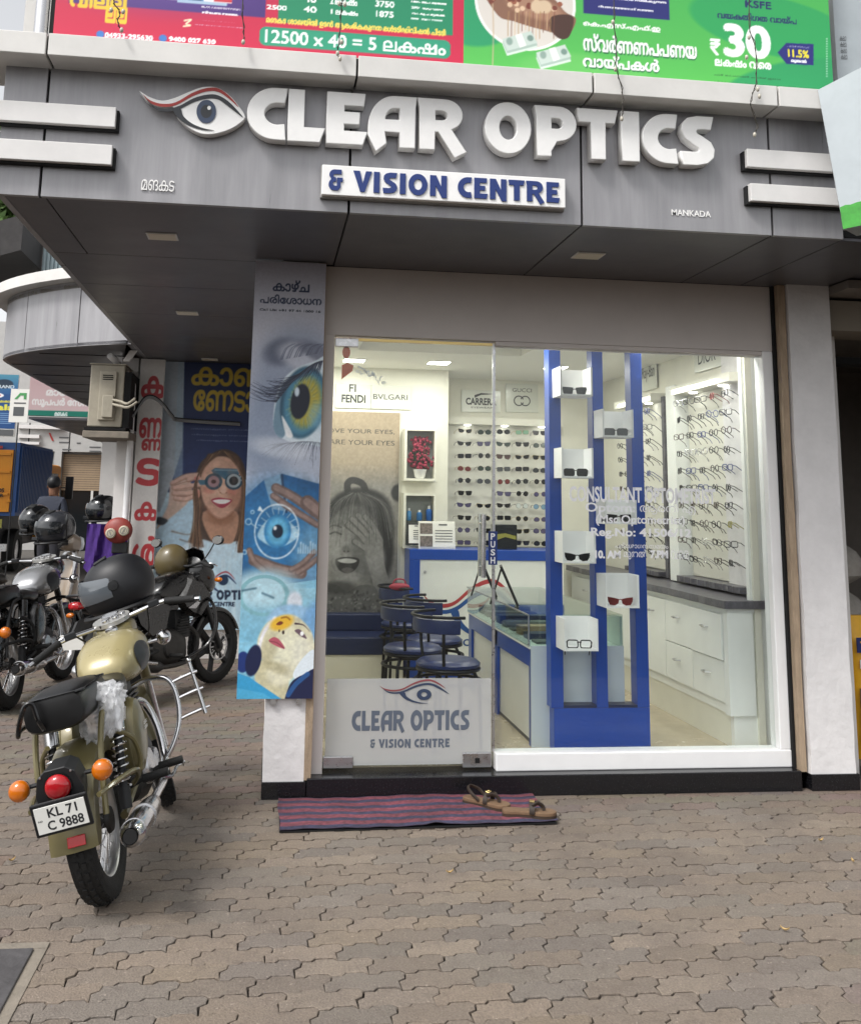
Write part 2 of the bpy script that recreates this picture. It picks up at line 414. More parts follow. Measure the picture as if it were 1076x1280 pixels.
def glyphs(body, offset=0.):
    body = visual(body)
    k = (body, offset)
    if k in GLY: return GLY[k]
    o = text_curve(body, 1., offset);
    TMP.collection.objects.link(o); TMP.view_layers[0].update(); dg = TMP.view_layers[0].depsgraph
    c = o.to_curve(dg); out = []
    for sp in c.splines:
        if sp.type == 'BEZIER':
            b = sp.bezier_points; n = len(b); l = []
            for i in range(n):
                p, q = b[i], b[(i + 1) % n]
                for t in (0, .25, .5, .75):
                    u = 1 - t; v = p.co * u ** 3 + p.handle_right * 3 * u * u * t + q.handle_left * 3 * u * t * t + q.co * t ** 3; l.append((v.x, v.y))
        else: l = [(p.co.x, p.co.y) for p in sp.points]
        if len(l) > 2: out.append(l)
    o.to_curve_clear(); d = o.data; bpy.data.objects.remove(o); bpy.data.curves.remove(d)
    GLY[k] = out
    return out
def print_on(name, cv, m, parent, mw):
    return link(name, cv.mesh(name), m, parent, mw)
# ------------------------------------------------------------------ the shop's own letter shapes (cap height 1)
def thick(path, t):
    P = [Vector((x, y)) for x, y in path]; L, Rr = [], []
    for i, p in enumerate(P):
        d = (P[min(i + 1, len(P) - 1)] - P[max(i - 1, 0)]).normalized(); n = Vector((-d.y, d.x))
        L.append(tuple(p + n * t / 2)); Rr.append(tuple(p - n * t / 2))
    return [L + Rr[::-1]]
def glyph_shapes():
    G = {}
    G['C'] = (.70, [[(.70, 1), (.5, 1)] + arc(.5, .5, .5, .5, 90, 270, 20) + [(.70, 0), (.66, .29), (.54, .27)] + arc(.54, .5, .25, .23, 270, 90, 14) + [(.66, .73)]])
    G['L'] = (.66, [[(0, 1), (.28, 1), (.28, .26), (.68, .26), (.6, 0), (0, 0)]])
    G['E'] = (.66, [[(0, 1), (.64, 1), (.62, .77), (.28, .77), (.28, .62), (.55, .62), (.55, .4), (.28, .4), (.28, .24), (.68, .24), (.62, 0), (0, 0)]])
    G['A'] = (.88, [[(.33, .06), (.14, -.1), (.0, .22), (0, .4)] + arc(.5, .4, .5, .6, 180, 90, 12) + [(.9, 1), (.88, .8), (.88, 0), (.6, 0), (.6, .3), (.29, .3)], [(.29, .52)] + arc(.5, .52, .21, .26, 180, 90, 6)[1:] + [(.6, .78), (.6, .52)]])
    G['R'] = (.88, [[(-.04, 1), (.45, 1)] + arc(.48, .7, .34, .3, 80, -70, 14) + [(.9, -.02), (.68, -.14), (.36, .36), (.28, .36), (.28, 0), (0, 0), (0, .8)], [(.28, .79), (.4, .79)] + arc(.42, .68, .13, .11, 90, -90, 8) + [(.28, .57)]])
    G['O'] = (.94, [arc(.47, .5, .47, .52, 0, 360, 32)[:-1], arc(.47, .5, .2, .26, 0, 360, 24)[:-1]])
    G['P'] = (.80, [[(-.04, 1), (.42, 1)] + arc(.45, .66, .36, .34, 85, -80, 16) + [(.4, .3), (.4, .3), (.28, .1), (.28, 0), (0, 0), (0, .8)], [(.28, .78), (.4, .78)] + arc(.42, .66, .13, .12, 90, -90, 8) + [(.28, .54)]])
    G['T'] = (.78, [[(-.03, 1), (.8, 1), (.74, .75), (.54, .75), (.54, 0), (.25, 0), (.25, .75), (.0, .75)]])
    G['I'] = (.30, [[(0, 1), (.29, 1), (.29, 0), (0, 0)]])
    so = [(.72, 1), (.38, 1), (.18, .95), (.07, .84), (.05, .70), (.12, .55), (.27, .44), (.40, .37), (.43, .31), (.40, .26), (.30, .25), (.02, .25), (.06, 0), (.36, 0), (.58, .05), (.71, .17), (.73, .33), (.66, .47), (.50, .57), (.37, .64), (.34, .69), (.37, .74), (.46, .75), (.66, .75)]
    G['S'] = (.73, [so])
    G['V'] = (.86, [[(-.02, 1), (.3, 1), (.45, .4), (.6, 1), (.9, 1), (.56, 0), (.34, 0)]])
    G['N'] = (.84, [[(0, 0), (0, 1), (.3, 1), (.56, .46), (.56, 1), (.84, 1), (.84, -.08), (.6, -.08), (.28, .5), (.28, 0)]])
    G['&'] = (.66, [[(.62, 1), (.28, 1)] + arc(.28, .76, .26, .24, 90, 230, 8) + arc(.26, .28, .26, .28, 130, 270, 10) + [(.46, 0), (.58, .16), (.58, .42), (.68, .42), (.68, .62), (.4, .62), (.4, .22), (.3, .22)] + arc(.3, .32, .09, .1, 270, 90, 6) + [(.36, .42), (.36, .62), (.3, .62)] + arc(.3, .7, .08, .08, 270, 90, 6) + [(.62, .78)]])
    return G
SHAPES = glyph_shapes()
def word_loops(word, gap=.1, space=.42):
    x = 0; out = []
    for ch in word:
        if ch == ' ': x += space; continue
        wd, lp = SHAPES[ch]; out.append((ch, [[(x + p[0], p[1]) for p in l] for l in lp])); x += wd + gap
    return out, x - gap
def fit_word(word, x0, x1, z0, z1, gap=.1, space=.42):
    lp, wd = word_loops(word, gap, space); sx = (x1 - x0) / wd; sz = z1 - z0
    return [(ch, [[(x0 + p[0] * sx, z0 + p[1] * sz) for p in l] for l in ls]) for ch, ls in lp]
def eye_loops():
    # the shop's eye emblem, in a unit box about 1 wide: lid stroke (red), lid stroke (blue), lower lid, iris
    red = [(0.0, .72), (.08, .60), (.2, .55), (.33, .60), (.48, .80), (.62, .92), (.74, .93), (.86, .78), (.95, .58), (.86, .72), (.74, .86), (.62, .85), (.48, .73), (.33, .54), (.2, .49), (.08, .55)]
    blue = [(.04, .62), (.13, .49), (.24, .46), (.36, .53), (.5, .70), (.63, .79), (.74, .79), (.86, .66), (1.0, .38), (.85, .58), (.74, .71), (.63, .71), (.5, .62), (.36, .46), (.24, .40), (.13, .44)]
    low = [(.28, .44), (.34, .26), (.44, .12), (.58, .04), (.70, .04), (.58, .08), (.47, .17), (.39, .31), (.36, .46)]
    return red, blue, low
# ================================================================== SETTING: ground, paving, road
mat('joint_bed', '2a2521', .95, var=.3, scale=20)
mat('asphalt', '55524e', .9, var=.25, scale=30, bump=.4, bscale=200)
mat('concrete', '7f776c', .85, var=.2, scale=12, bump=.3, bscale=90)
def paver_material():
    m = attr_mat('paver', rough=.82, bump=.55, bscale=130); n = m.node_tree; b = n.nodes['Principled BSDF']
    a = [x for x in n.nodes if x.type == 'VERTEX_COLOR'][0]; g = n.nodes.new('ShaderNodeNewGeometry'); oi = n.nodes.new('ShaderNodeObjectInfo')
    def noise(sc, det=6.):
        z = n.nodes.new('ShaderNodeTexNoise'); z.inputs['Scale'].default_value = sc; z.inputs['Detail'].default_value = det; z.inputs['Roughness'].default_value = .7; n.links.new(g.outputs['Position'], z.inputs['Vector']); return z
    def rng(src, a0, a1, b0, b1):
        r = n.nodes.new('ShaderNodeMapRange'); r.inputs[1].default_value = a0; r.inputs[2].default_value = a1; r.inputs[3].default_value = b0; r.inputs[4].default_value = b1; n.links.new(src, r.inputs[0]); return r.outputs[0]
    def mix(f, c0, c1, mode='MIX'):
        x = n.nodes.new('ShaderNodeMix'); x.data_type = 'RGBA'; x.blend_type = mode
        if hasattr(f, 'node'): n.links.new(f, x.inputs[0])
        else: x.inputs[0].default_value = f
        for s, c in ((6, c0), (7, c1)):
            if hasattr(c, 'node'): n.links.new(c, x.inputs[s])
            else: x.inputs[s].default_value = (*c, 1)
        return x.outputs[2]
    big = noise(1.1, 4.); mid = noise(14.); fine = noise(120., 3.)
    c = mix(rng(big.outputs[0], .4, .62, 0, .45), a.outputs[0], hx('857a72')); bg2 = noise(.55, 5.); c = mix(rng(bg2.outputs[0], .52, .68, 0, .5), c, hx('5f544c'))          # dusty grey wear in patches
    c = mix(rng(mid.outputs[0], .5, .75, 0, .45), c, hx('5e514a'))
    c = mix(rng(fine.outputs[0], .35, .7, .0, 1.), mix(1., c, (.66, .66, .66), 'MULTIPLY'), c)
    sp = noise(55., 2.); c = mix(rng(sp.outputs[0], .66, .72, 0, .5), c, hx('b0a398'))
    tn = rng(oi.outputs['Random'], 0, 1, .84, .99); x = n.nodes.new('ShaderNodeVectorMath'); x.operation = 'SCALE'; n.links.new(c, x.inputs[0]); n.links.new(tn, x.inputs['Scale'])
    n.links.new(x.outputs[0], b.inputs['Base Color'])
    return m
paver_material()
ground = obj('ground', box(NB(), -60, 60, -60, 60, -.3, -.014), 'joint_bed'); tag(ground, 'ground of brown zigzag paving blocks in front of the shop', 'ground', kind='structure')
PL, PW = .236, .1065
def paver_outline(rg, jit=.0016, gap=.0028):
    # zigzag block: wavy long sides, stepped ends
    A, E = .0085, .013
    top = [(-.5, -A), (-.36, -A), (-.30, A), (-.06, A), (.0, -A), (.14, -A), (.20, A), (.44, A)]
    up = [(-.5 * PL + E, PW / 2 - A)] + [(t[0] * PL + E, PW / 2 + t[1]) for t in top[1:]] + [(.5 * PL + E, PW / 2 - A)]
    dn = [(x - 2 * E, y - PW) for x, y in up]
    o = up[::-1] + [(-PL / 2 + E * .6, PW * .10), (-PL / 2 - E * 1.1, -PW * .06)] + dn + [(PL / 2 - E * 1.1, -PW * .06), (PL / 2 + E * .6, PW * .10)]
    c = [(x + rg.uniform(-jit, jit), y + rg.uniform(-jit, jit)) for x, y in o]
    n = len(c); out = []
    for i in range(n):                                   # shrink by the joint
        p, q, r = Vector(c[i - 1]), Vector(c[i]), Vector(c[(i + 1) % n])
        d = ((q - p).normalized() + (r - q).normalized()); d = d.normalized() if d.length > 1e-6 else Vector((1, 0)); out.append(tuple(q + Vector((-d.y, d.x)) * gap))
    return out
def paver_geo(rg):
    o = paver_outline(rg); n = len(o)
    ctr = Vector((0, 0)); v = []
    for k, (z, ins) in enumerate(((-.012, -.0), (-.0015, .0), (.0, .0035))):
        for i in range(n):
            p = Vector(o[i]); a, b = Vector(o[i - 1]), Vector(o[(i + 1) % n]); d = (b - a).normalized(); q = p + Vector((-d.y, d.x)) * ins
            v.append((q.x, q.y, z))
    f = []
    for k in range(2):
        for i in range(n):
            j = (i + 1) % n; f.append((k * n + i, k * n + j, (k + 1) * n + j, (k + 1) * n + i))
    f.append(tuple(range(2 * n, 3 * n)))
    return v, f
prg = random.Random(11)
PCOL = ['877a6d', '8a7c6e', '83776b', '8d7f71', '847b72', '7c736b', '8a7c6c', '85796d', '81786e', '8e8173']
def paver_mesh(v, f, cols):
    me = bpy.data.meshes.new('paver'); me.from_pydata(v, [], f); a = me.color_attributes.new('Col', 'FLOAT_COLOR', 'POINT')
    a.data.foreach_set('color', np.array([(*c, 1) for c in cols], np.float32).ravel()); me.materials.append(MATS['paver']); return me
variants = []
for k in range(20):
    v, f = paver_geo(prg); variants.append(paver_mesh(v, f, [hx(PCOL[k % 10])] * len(v)))
SLAB = [onZ(-60, 1185), onZ(50, 1185), onZ(-30, 1330)]
spots = []
for r in range(-14, 62):
    yc = -1.6 + r * PW
    for k in range(-34, 26):
        xc = -.2 + k * PL + (PL / 2 if r % 2 else 0) + r * .026
        if yc > .05 and xc > -1.08 and xc < 2.0: continue
        if yc > .7 and xc > 1.9: continue
        if xc > 3.2 or xc < -4.6: continue
        if xc < -2.0 and yc < -1.66: continue       # the cover slab
        c = ROT @ (np.array([xc, yc, 0]) - CAMP); 
        if c[2] < .3: continue
        u, v_ = PPX + FPX * c[0] / c[2], PPY + FPX * c[1] / c[2]
        vis = -20 < u < 1096 and v_ < 1300
        spots.append((0 if vis else 1, c[2], xc, yc))
spots.sort()
for i, (h, d, xc, yc) in enumerate(spots[:300]):
    o = link('paver', variants[prg.randrange(20)], None, ground)
    o.location = (xc + prg.uniform(-.0015, .0015), yc + prg.uniform(-.001, .001), prg.uniform(-.003, .001)); o.rotation_euler = (prg.uniform(-.012, .012), prg.uniform(-.007, .007), prg.uniform(-.006, .006))
V, F, Cc = [], [], []
for h, d, xc, yc in spots[300:]:
    v, f = paver_geo(prg); b = len(V); dz = prg.uniform(-.003, .001); V += [(x + xc, y + yc, z + dz) for x, y, z in v]; F += [tuple(i + b for i in q) for q in f]
    cl = tuple(c * prg.uniform(.85, .99) for c in hx(prg.choice(PCOL))); Cc += [cl] * len(v)
pf = link('paver_field', paver_mesh(V, F, Cc), None, ground); pf['kind'] = 'stuff'
road = obj('road', box(NB(), -60, -5.2, -40, 60, -.2, -.008), 'asphalt'); tag(road, 'grey asphalt road beyond the parked motorcycles', 'road', kind='structure')
# cover slab let into the paving
mat('slab_metal', '4c4a4b', .55, var=.25, scale=9, bump=.3, bscale=40, rvar=.15)
cs = thing('drain_cover', 'grey steel drain cover set in a cement surround at the corner of the paving', 'drain cover', (-2.23, -1.83, .007))
b = NB(); box(b, -.56, .325, .22, .265, -.03, -.002); box(b, -.56, .28, -.5, .22, -.03, -.006)
prism(b, [(.28, .22), (.325, .22), (.315, -.5), (.28, -.5)], -.03, -.0035, 'xy'); obj('cement_surround', b, 'concrete', cs)
obj('plate', prism(NB(), [(-.55, .21), (.285, .21), (.28, -.5), (-.55, -.5)], -.03, .004, 'xy'), 'slab_metal', cs, bevel=.003)
b = NB(); box(b, -.2, .0, -.28, -.262, .003, .007); obj('lifting_slot', b, 'joint_bed', cs)
# ================================================================== THE SHOP BUILDING
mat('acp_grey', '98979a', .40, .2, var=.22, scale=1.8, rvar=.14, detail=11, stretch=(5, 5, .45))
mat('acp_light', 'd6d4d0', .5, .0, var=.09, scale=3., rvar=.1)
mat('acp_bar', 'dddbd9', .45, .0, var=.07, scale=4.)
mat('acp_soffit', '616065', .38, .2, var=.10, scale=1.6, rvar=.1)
mat('seam', '121214', .8)
mat('white_wall', 'd8d5d2', .8, var=.05, scale=5., bump=.25, bscale=30)
mat('plaster', 'dcdada', .85, var=.08, scale=6., bump=.5, bscale=22)
mat('lintel', 'd0c9c5', .7, var=.05, scale=3.)
mat('pvc_white', 'eeeeee', .35, var=.03)
mat('timber_raw', 'a8947d', .85, var=.22, scale=7., bump=.5, bscale=60, stretch=(6, 6, 1))
mat('granite', '17171a', .22, var=.5, scale=120., rvar=.1)
mat('lamp_off', 'd8d0bd', .4)
mat('chrome', (.62, .62, .63), .17, 1., rvar=.08, scale=20)
mat('steel', (.55, .55, .56), .3, 1., rvar=.08, scale=30)
mat('brass', (.62, .47, .2), .35, 1.)
mat('dark', '0c0c0d', .9)
Z0, ZS = .1, 2.77              # sill of the step, soffit
GY = .13                       # glass plane
shop = thing('shop_building', 'single-storey shop front under a grey panelled canopy with white pillars and black granite step', 'building', (0, 0, 0))
# walls, pillars, step
bx('step', -.985, 1.66, .0, .34, 0, Z0, 'granite', shop, .004)
b = NB(); box(b, -.985, 1.66, -.004, -.0005, .0, .002); obj('step_joint', b, 'dark', shop)
def pillar(name, x0, x1, y0, y1):
    b = NB(); box(b, x0, x1, y0, y1, .08, ZS + .6)
    bmesh.ops.subdivide_edges(b, edges=[e for e in b.edges if abs(e.verts[0].co.z - e.verts[1].co.z) > 1], cuts=30)
    for v in b.verts:
        if v.co.z < 2: v.co.x += rnd.uniform(-.004, .004); v.co.z += rnd.uniform(-.003, .003) if .09 < v.co.z else rnd.uniform(-.01, .004)
    p = obj(name, b, 'plaster', shop)
    obj('base_tile', box(NB(), x0 - .006, x1 + .012, y0 - .01, y1, 0, .083), 'granite', p, bevel=.002)
    return p
pillar('pillar', -1.205, -1.0, .02, .5)
pillar('pillar', 1.715, 1.972, .0, .9)
b = NB(); pts = [(-1.0, .09), (-.965, .085), (-.962, .5), (-.97, 1.0), (-.965, 1.6), (-.962, 2.2), (-.966, ZS), (-1.01, ZS)]
prism(b, pts, .015, .11, 'xz'); obj('timber_strip', b, 'timber_raw', shop)
b = NB(); prism(b, [(1.664, .09), (1.70, .09), (1.697, .6), (1.706, 1.1), (1.70, 1.8), (1.71, ZS), (1.664, ZS)], .02, .12, 'xz'); obj('timber_strip', b, 'timber_raw', shop)
obj('shadow_gap', box(NB(), 1.648, 1.664, .06, .14, Z0, ZS), 'dark', shop)
bx('lintel_panel', -.962, 1.648, .085, .2, 2.385, ZS, 'lintel', shop)
bx('jamb', -.962, -.905, .08, .2, Z0, 2.385, 'lintel', shop, .003)
wf = thing('window_frame', None, None); wf.parent = shop
bx('frame_bar', 0.004, 1.648, .075, .19, Z0, .19, 'pvc_white', wf, .006)
bx('frame_bar', 1.585, 1.648, .08, .188, .19, 2.385, 'pvc_white', wf, .006)
bx('frame_bar', 0.004, 1.585, .09, .186, 2.36, 2.384, 'lintel', wf, .003)
# side wall of the shop on the alley side, roof slab over the shop and the storey above
bx('side_wall', -1.2, -1.02, .5, 4.6, 0, ZS, 'white_wall', shop)
bx('back_wall', -1.2, 2.2, 4.2, 4.35, 0, ZS, 'white_wall', shop)
bx('side_wall', 1.98, 2.14, .25, 4.2, 0, ZS, 'white_wall', shop)
bx('roof_slab', -2.3, 2.3, -.75, 4.5, ZS + .08, 3.3, 'concrete', shop)
bx('upper_wall', -2.2, 1.42, -.7, -.55, 3.3, 6.0, 'white_wall', shop)
# canopy fascia: grey panels with dark joints
FX = [-2.47, -2.277, -.925, .165, 1.105, 1.47]          # joints
fasc = thing('canopy_fascia', None, None); fasc.parent = shop
obj('backing', box(NB(), -2.46, 1.46, -.97, -.85, ZS + .005, 3.40), 'seam', fasc)
for a, c in zip(FX, FX[1:]): bx('panel', a + .0055, c - .0055, -1.0, -.971, ZS, 3.395, 'acp_grey', fasc, .002)
b = NB(); box(b, -2.46, -2.43, -.971, 4.6, ZS, 3.395); obj('return_panel', b, 'acp_grey', fasc)
cap = thing('canopy_cap', None, None); cap.parent = shop
CX = [-2.62, -2.262, -.915, .18, 1.085, 1.47]
obj('backing', box(NB(), -2.6, 1.46, -1.13, -.78, 3.375, 3.455), 'seam', cap)
for a, c in zip(CX, CX[1:]): bx('panel', a + .005, c - .005, -1.15, -.76, 3.362, 3.462, 'acp_light', cap, .003)
def bar(x0, x1, z0, z1):
    t = thing('projecting_bar', None, None); t.parent = shop
    bx('bar', x0, x1, -1.06, -1.004, z0, z1, 'acp_bar', t, .003); bx('backing', x0 + (.0 if x0 < 0 else -.007), x1 + (.010 if x0 < 0 else 0), -1.035, -1.001, z0 - .008, z1 - .006, 'seam', t)  # dark backing sticks out below and at the end as painted shadow
bar(-2.62, -1.968, 3.085, 3.178); bar(-2.62, -1.972, 2.912, 3.003)
bar(.962, 1.47, 3.085, 3.176); bar(.972, 1.47, 2.918, 3.005)
# soffit panels: real joints between sheets
sof = thing('soffit', None, None); sof.parent = shop
obj('backing', box(NB(), -2.455, 1.97, -.97, 4.6, ZS + .02, ZS + .06), 'seam', sof)
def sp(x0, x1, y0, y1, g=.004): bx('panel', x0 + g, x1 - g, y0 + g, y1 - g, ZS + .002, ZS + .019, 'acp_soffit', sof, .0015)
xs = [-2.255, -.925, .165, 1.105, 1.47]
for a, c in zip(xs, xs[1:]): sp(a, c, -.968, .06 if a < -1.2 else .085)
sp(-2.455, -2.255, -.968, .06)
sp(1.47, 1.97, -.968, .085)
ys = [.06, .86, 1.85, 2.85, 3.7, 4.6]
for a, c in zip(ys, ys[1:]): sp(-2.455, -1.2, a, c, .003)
def downlight(c):
    t = thing('downlight', None, None); t.parent = sof
    b = NB(); box(b, c.x - .075, c.x + .075, c.y - .065, c.y + .065, ZS - .004, ZS + .001); obj('trim', b, 'acp_bar', t)
    b = NB(); box(b, c.x - .066, c.x + .066, c.y - .056, c.y + .056, ZS - .0065, ZS - .0042); obj('diffuser', b, 'lamp_off', t)
for u, v in ((203, 295), (735, 319), (234, 391), (262, 449)): downlight(onZ(u, v, ZS))
# ------------------------------------------------------------------ shop sign: eye emblem and raised letters
mat('sign_white', 'f1f0ee', .45, var=.05, scale=9)
mat('sign_side', '9b9a98', .5)
mat('sign_navy', '1d3575', .45); mat('sign_red', 'a8352f', .45); mat('sign_black', '23262c', .4)
sign = thing('shop_sign', 'raised white block letters CLEAR OPTICS with an eye emblem on the grey fascia', 'sign', (0, -1.0, 0))
def sheet(name, loops, z, m, parent, ext=0., y=0., bevel=0.):
    return link(name, curve_mesh(loops, ext, bevel), m, parent, wallm(0, y, 0))
def letter_row(word, xs, zs, depth, m, parent):
    for (ch, lp), (a, c), (z0, z1) in zip(fit_word(word.replace(' ', ''), 0, 1, 0, 1), xs, zs):
        q = np.array([p for l in lp for p in l]); lo, hi = q.min(0), q.max(0)
        base = SHAPES[ch][1]; bz = np.array([p for l in base for p in l]); blo, bhi = bz.min(0), bz.max(0)
        lp2 = [[(a + (p[0] - blo[0]) / (bhi[0] - blo[0]) * (c - a), z0 + p[1] * (z1 - z0)) for p in l] for l in base]
        me = curve_mesh(lp2, depth / 2 - .004, .004); link('letter', me, m, parent, wallm(0, -depth / 2 - .004, 0))
YL = -1.06
def xr(u0, v0, u1, v1): return (onY(u0, v0, YL).x, onY(u1, v1, YL).x)
LET = [(311, 115, 356, 180), (362, 118, 404, 183), (410, 122, 457, 188), (462, 126, 519, 192), (523, 128, 582, 196), (607, 132, 663, 198), (669, 136, 720, 202), (722, 140, 772, 205), (777, 143, 799, 206), (803, 145, 847, 208), (850, 147, 893, 210)]
letter_row('CLEAROPTICS', [xr(*q) for q in LET], [(3.075, 3.315)] * 5 + [(3.082, 3.318)] + [(3.078, 3.318)] * 5, .06, 'sign_white', sign)
# emblem
em = thing('eye_emblem', None, None); em.parent = sign
e0, e1 = onY(176, 126, YL), onY(304, 172, YL)
def E(p): return (e0.x + p[0] * (e1.x - e0.x), 3.075 + p[1] * .245)
plate = [(0, .74), (.07, .60), (.2, .52), (.31, .52), (.36, .34), (.46, .16), (.58, .05), (.70, .05), (.84, .14), (.95, .28), (1.0, .42), (.93, .62), (.84, .80), (.72, .93), (.58, .92), (.44, .80), (.32, .68), (.2, .61), (.08, .66)]
sheet('plate', [[E(p) for p in smooth2] for smooth2 in [[(q.x, q.y) for q in smoothpath([(x, y, 0) for x, y in plate + plate[:1]], 4)[:-1]]]], 0, 'sign_white', em, .02, -.027, .003)
rd, bl, lw = eye_loops()
def sm(l): return [(q.x, q.y) for q in smoothpath([(x, y, 0) for x, y in l + l[:1]], 4)[:-1]]
sheet('red_line', [[E(p) for p in sm([(x * .98 + .01, y * .97 + .02) for x, y in rd])]], 0, 'sign_red', em, 0, -.0525)
sheet('dark_line', [[E(p) for p in sm([(x * .98 + .01, y * .97 + .02) for x, y in bl])]], 0, 'sign_black', em, 0, -.053)
sheet('lower_line', [[E(p) for p in sm([(x + .02, y * .9 + .07) for x, y in lw])]], 0, 'sign_black', em, 0, -.0532)
mat('iris', '34425c', .3); 
sheet('iris', [[E(p) for p in arc(.63, .46, .095, .225, 0, 360, 28)[:-1]]], 0, 'iris', em, 0, -.0534)
sheet('pupil', [[E(p) for p in arc(.63, .46, .055, .13, 0, 360, 20)[:-1]]], 0, 'sign_black', em, 0, -.0540)
sheet('glint', [[E(p) for p in arc(.655, .53, .018, .04, 0, 360, 12)[:-1]]], 0, 'sign_white', em, 0, -.0546)
# second line on its own box
sub = thing('sign_box', 'white sign box reading & VISION CENTRE in navy letters below the shop name', 'sign', (0, -1.0, 0))
q0, q1 = onY(403, 208, -1.06), onY(707, 262, -1.06)
bx('box', q0.x, q1.x, -.058, -.001, 2.832, 2.972, 'sign_white', sub, .003)
bx('edge', q0.x - .004, q1.x + .004, -.03, -.0015, 2.827, 2.977, 'sign_side', sub)
for ch, lp in fit_word('& VISION CENTRE', q0.x + .03, q1.x - .03, 2.853, 2.95, .13, .42):
    sheet('letter', lp, 0, 'sign_navy', sub, .002, -.0615)
tw = text_mesh('MANKADA', 1, .012, fit=(onY(839, 266, -1).x, onY(888, 266, -1).x, 2.842, 2.872), extrude=.0015); tw.materials.append(MATS['sign_white'])
o = link('place_name_lettering', tw, None, None, wallm(0, -1.002, 0)); tag(o, 'small white lettering MANKADA near the right end of the grey fascia', 'lettering')
# Malayalam place name: strokes as raised outlines
def mal_loops(body, x0, x1, z0, z1, off=0.):
    lp = glyphs(body, off); a = np.array([p for l in lp for p in l]); lo, hi = a.min(0), a.max(0)
    return [[(x0 + (p[0] - lo[0]) / (hi[0] - lo[0]) * (x1 - x0), z0 + (p[1] - lo[1]) / (hi[1] - lo[1]) * (z1 - z0)) for p in l] for l in lp]
tw = text_mesh('മങ്കട', 1, .01, fit=(onY(177, 230, -1).x, onY(218, 230, -1).x, 2.822, 2.872), extrude=.0015); tw.materials.append(MATS['sign_white'])
o = link('place_name_lettering', tw, None, None, wallm(0, -1.005, 0)); tag(o, 'small white Malayalam lettering below the eye emblem on the grey fascia', 'lettering')
# ------------------------------------------------------------------ glazing
glass_mat('glass', (.965, .985, .975))
film_mat('frost', (.60, .61, .61), .55)
mat('decal_grey', '5d6674', .6); mat('decal_white', 'f4f5f8', .5); mat('decal_red', '8d4a4e', .6); mat('decal_navy', '33415c', .6)
door = thing('glass_door', 'frameless glass door with a frosted lower band carrying the eye emblem and shop name', 'door', (0, GY, 0))
bx('pane', -.898, -.006, -.005, .005, .125, 2.36, 'glass', door)
dx0, dx1 = -.89, -.012
fz = onY(500, 848, GY).z
b = NB(); box(b, dx0, dx1, -.0085, -.0060, .13, fz); obj('frosted_band', b, 'frost', door)
def dec(name, loops, m, parent, y=-.010): return link(name, curve_mesh(loops, 0), m, parent, wallm(0, y, 0))
k = thing('name_decal', None, None); k.parent = door
wl = fit_word('CLEAR OPTICS', -.755, -.13, .30, .40, .08, .4)
for ch, lp in wl: dec('letter', lp, 'decal_grey', k)
for ch, lp in fit_word('& VISION CENTRE', -.655, -.235, .215, .258, .13, .42): dec('letter', lp, 'decal_grey', k)
def emb(x0, x1, z0, z1, cr, cb, parent, y, iris=True):
    f = lambda p: (x0 + p[0] * (x1 - x0), z0 + p[1] * (z1 - z0))
    dec('red_line', [[f(p) for p in sm(rd)]], cr, parent, y); dec('dark_line', [[f(p) for p in sm(bl)]], cb, parent, y - .0006); dec('lower_line', [[f(p) for p in sm(lw)]], cb, parent, y - .0012)
    if iris: dec('iris', [[f(p) for p in arc(.64, .37, .105, .21, 0, 360, 28)[:-1]], [f(p) for p in arc(.64, .37, .042, .085, 0, 360, 16)[:-1]]], cb, parent, y - .0018)
emb(-.615, -.24, .43, .565, 'decal_red', 'decal_navy', k, -.0105)
def patch(x0, x1, z0, z1, m='steel'): bx('patch_fitting', x0, x1, -.016, .016, z0, z1, m, door, .003)
patch(-.90, -.77, 2.325, 2.372); patch(-.90, -.745, .118, .175, 'steel'); patch(-.165, -.012, .112, .185, 'steel')
bx('lock', -.10, -.075, -.018, -.0165, .135, .16, 'dark', door)
bx('top_rail', -.77, -.01, -.01, .012, 2.362, 2.376, 'brass', door)
hnd = thing('handle', None, None); hnd.parent = door
hz0, hz1 = onY(605, 722, GY - .05).z, onY(605, 643, GY - .05).z; hx_ = onY(604, 690, GY - .05).x
for yy, xo in ((-.055, 0.0), (.05, .004)):
    b = NB(); tube(b, [(hx_ + xo, yy, hz0), (hx_ + xo, yy, hz1)], .0135, 14); obj('grip_tube', b, 'chrome', hnd, smooth=True)
for zz in (hz0 + .05, hz1 - .05):
    b = NB(); tube(b, [(hx_, -.05, zz), (hx_, .05, zz)], .007, 8); obj('bolt', b, 'chrome', hnd, smooth=True)
pl = thing('push_label', None, None); pl.parent = door
p0, p1 = onY(610, 664, GY), onY(621, 706, GY)
bx('label_sheet', p0.x, p1.x, -.0085, -.006, p1.z, p0.z, 'sign_navy', pl)
hh = (p0.z - p1.z) / 4.2
for i, ch in enumerate('PUSH'):
    me = text_mesh(ch, 1, .03, fit=(p0.x + .012, p1.x - .012, p0.z - hh * (i + 1) - .002, p0.z - hh * i - .010)); me.materials.append(MATS['decal_white']); link('letter', me, None, pl, wallm(0, -.0092, 0))
win = thing('shop_window', 'large fixed shop window pane with white consultant optometrist lettering', 'window', (0, GY, 0))
bx('pane', .006, 1.583, -.005, .005, .19, 2.36, 'glass', win)
bx('edge_seal', -.007, .008, -.0075, .0075, .19, 2.372, 'steel', win)
def wtxt(body, u0, v0, u1, v1, off=.02):
    a, c = onY(u0, v1, GY), onY(u1, v0, GY)
    me = text_mesh(body, 1, off, fit=(a.x, c.x, a.z, c.z)); me.materials.append(MATS['decal_white']); link('lettering', me, None, win, wallm(0, -.0085, 0))
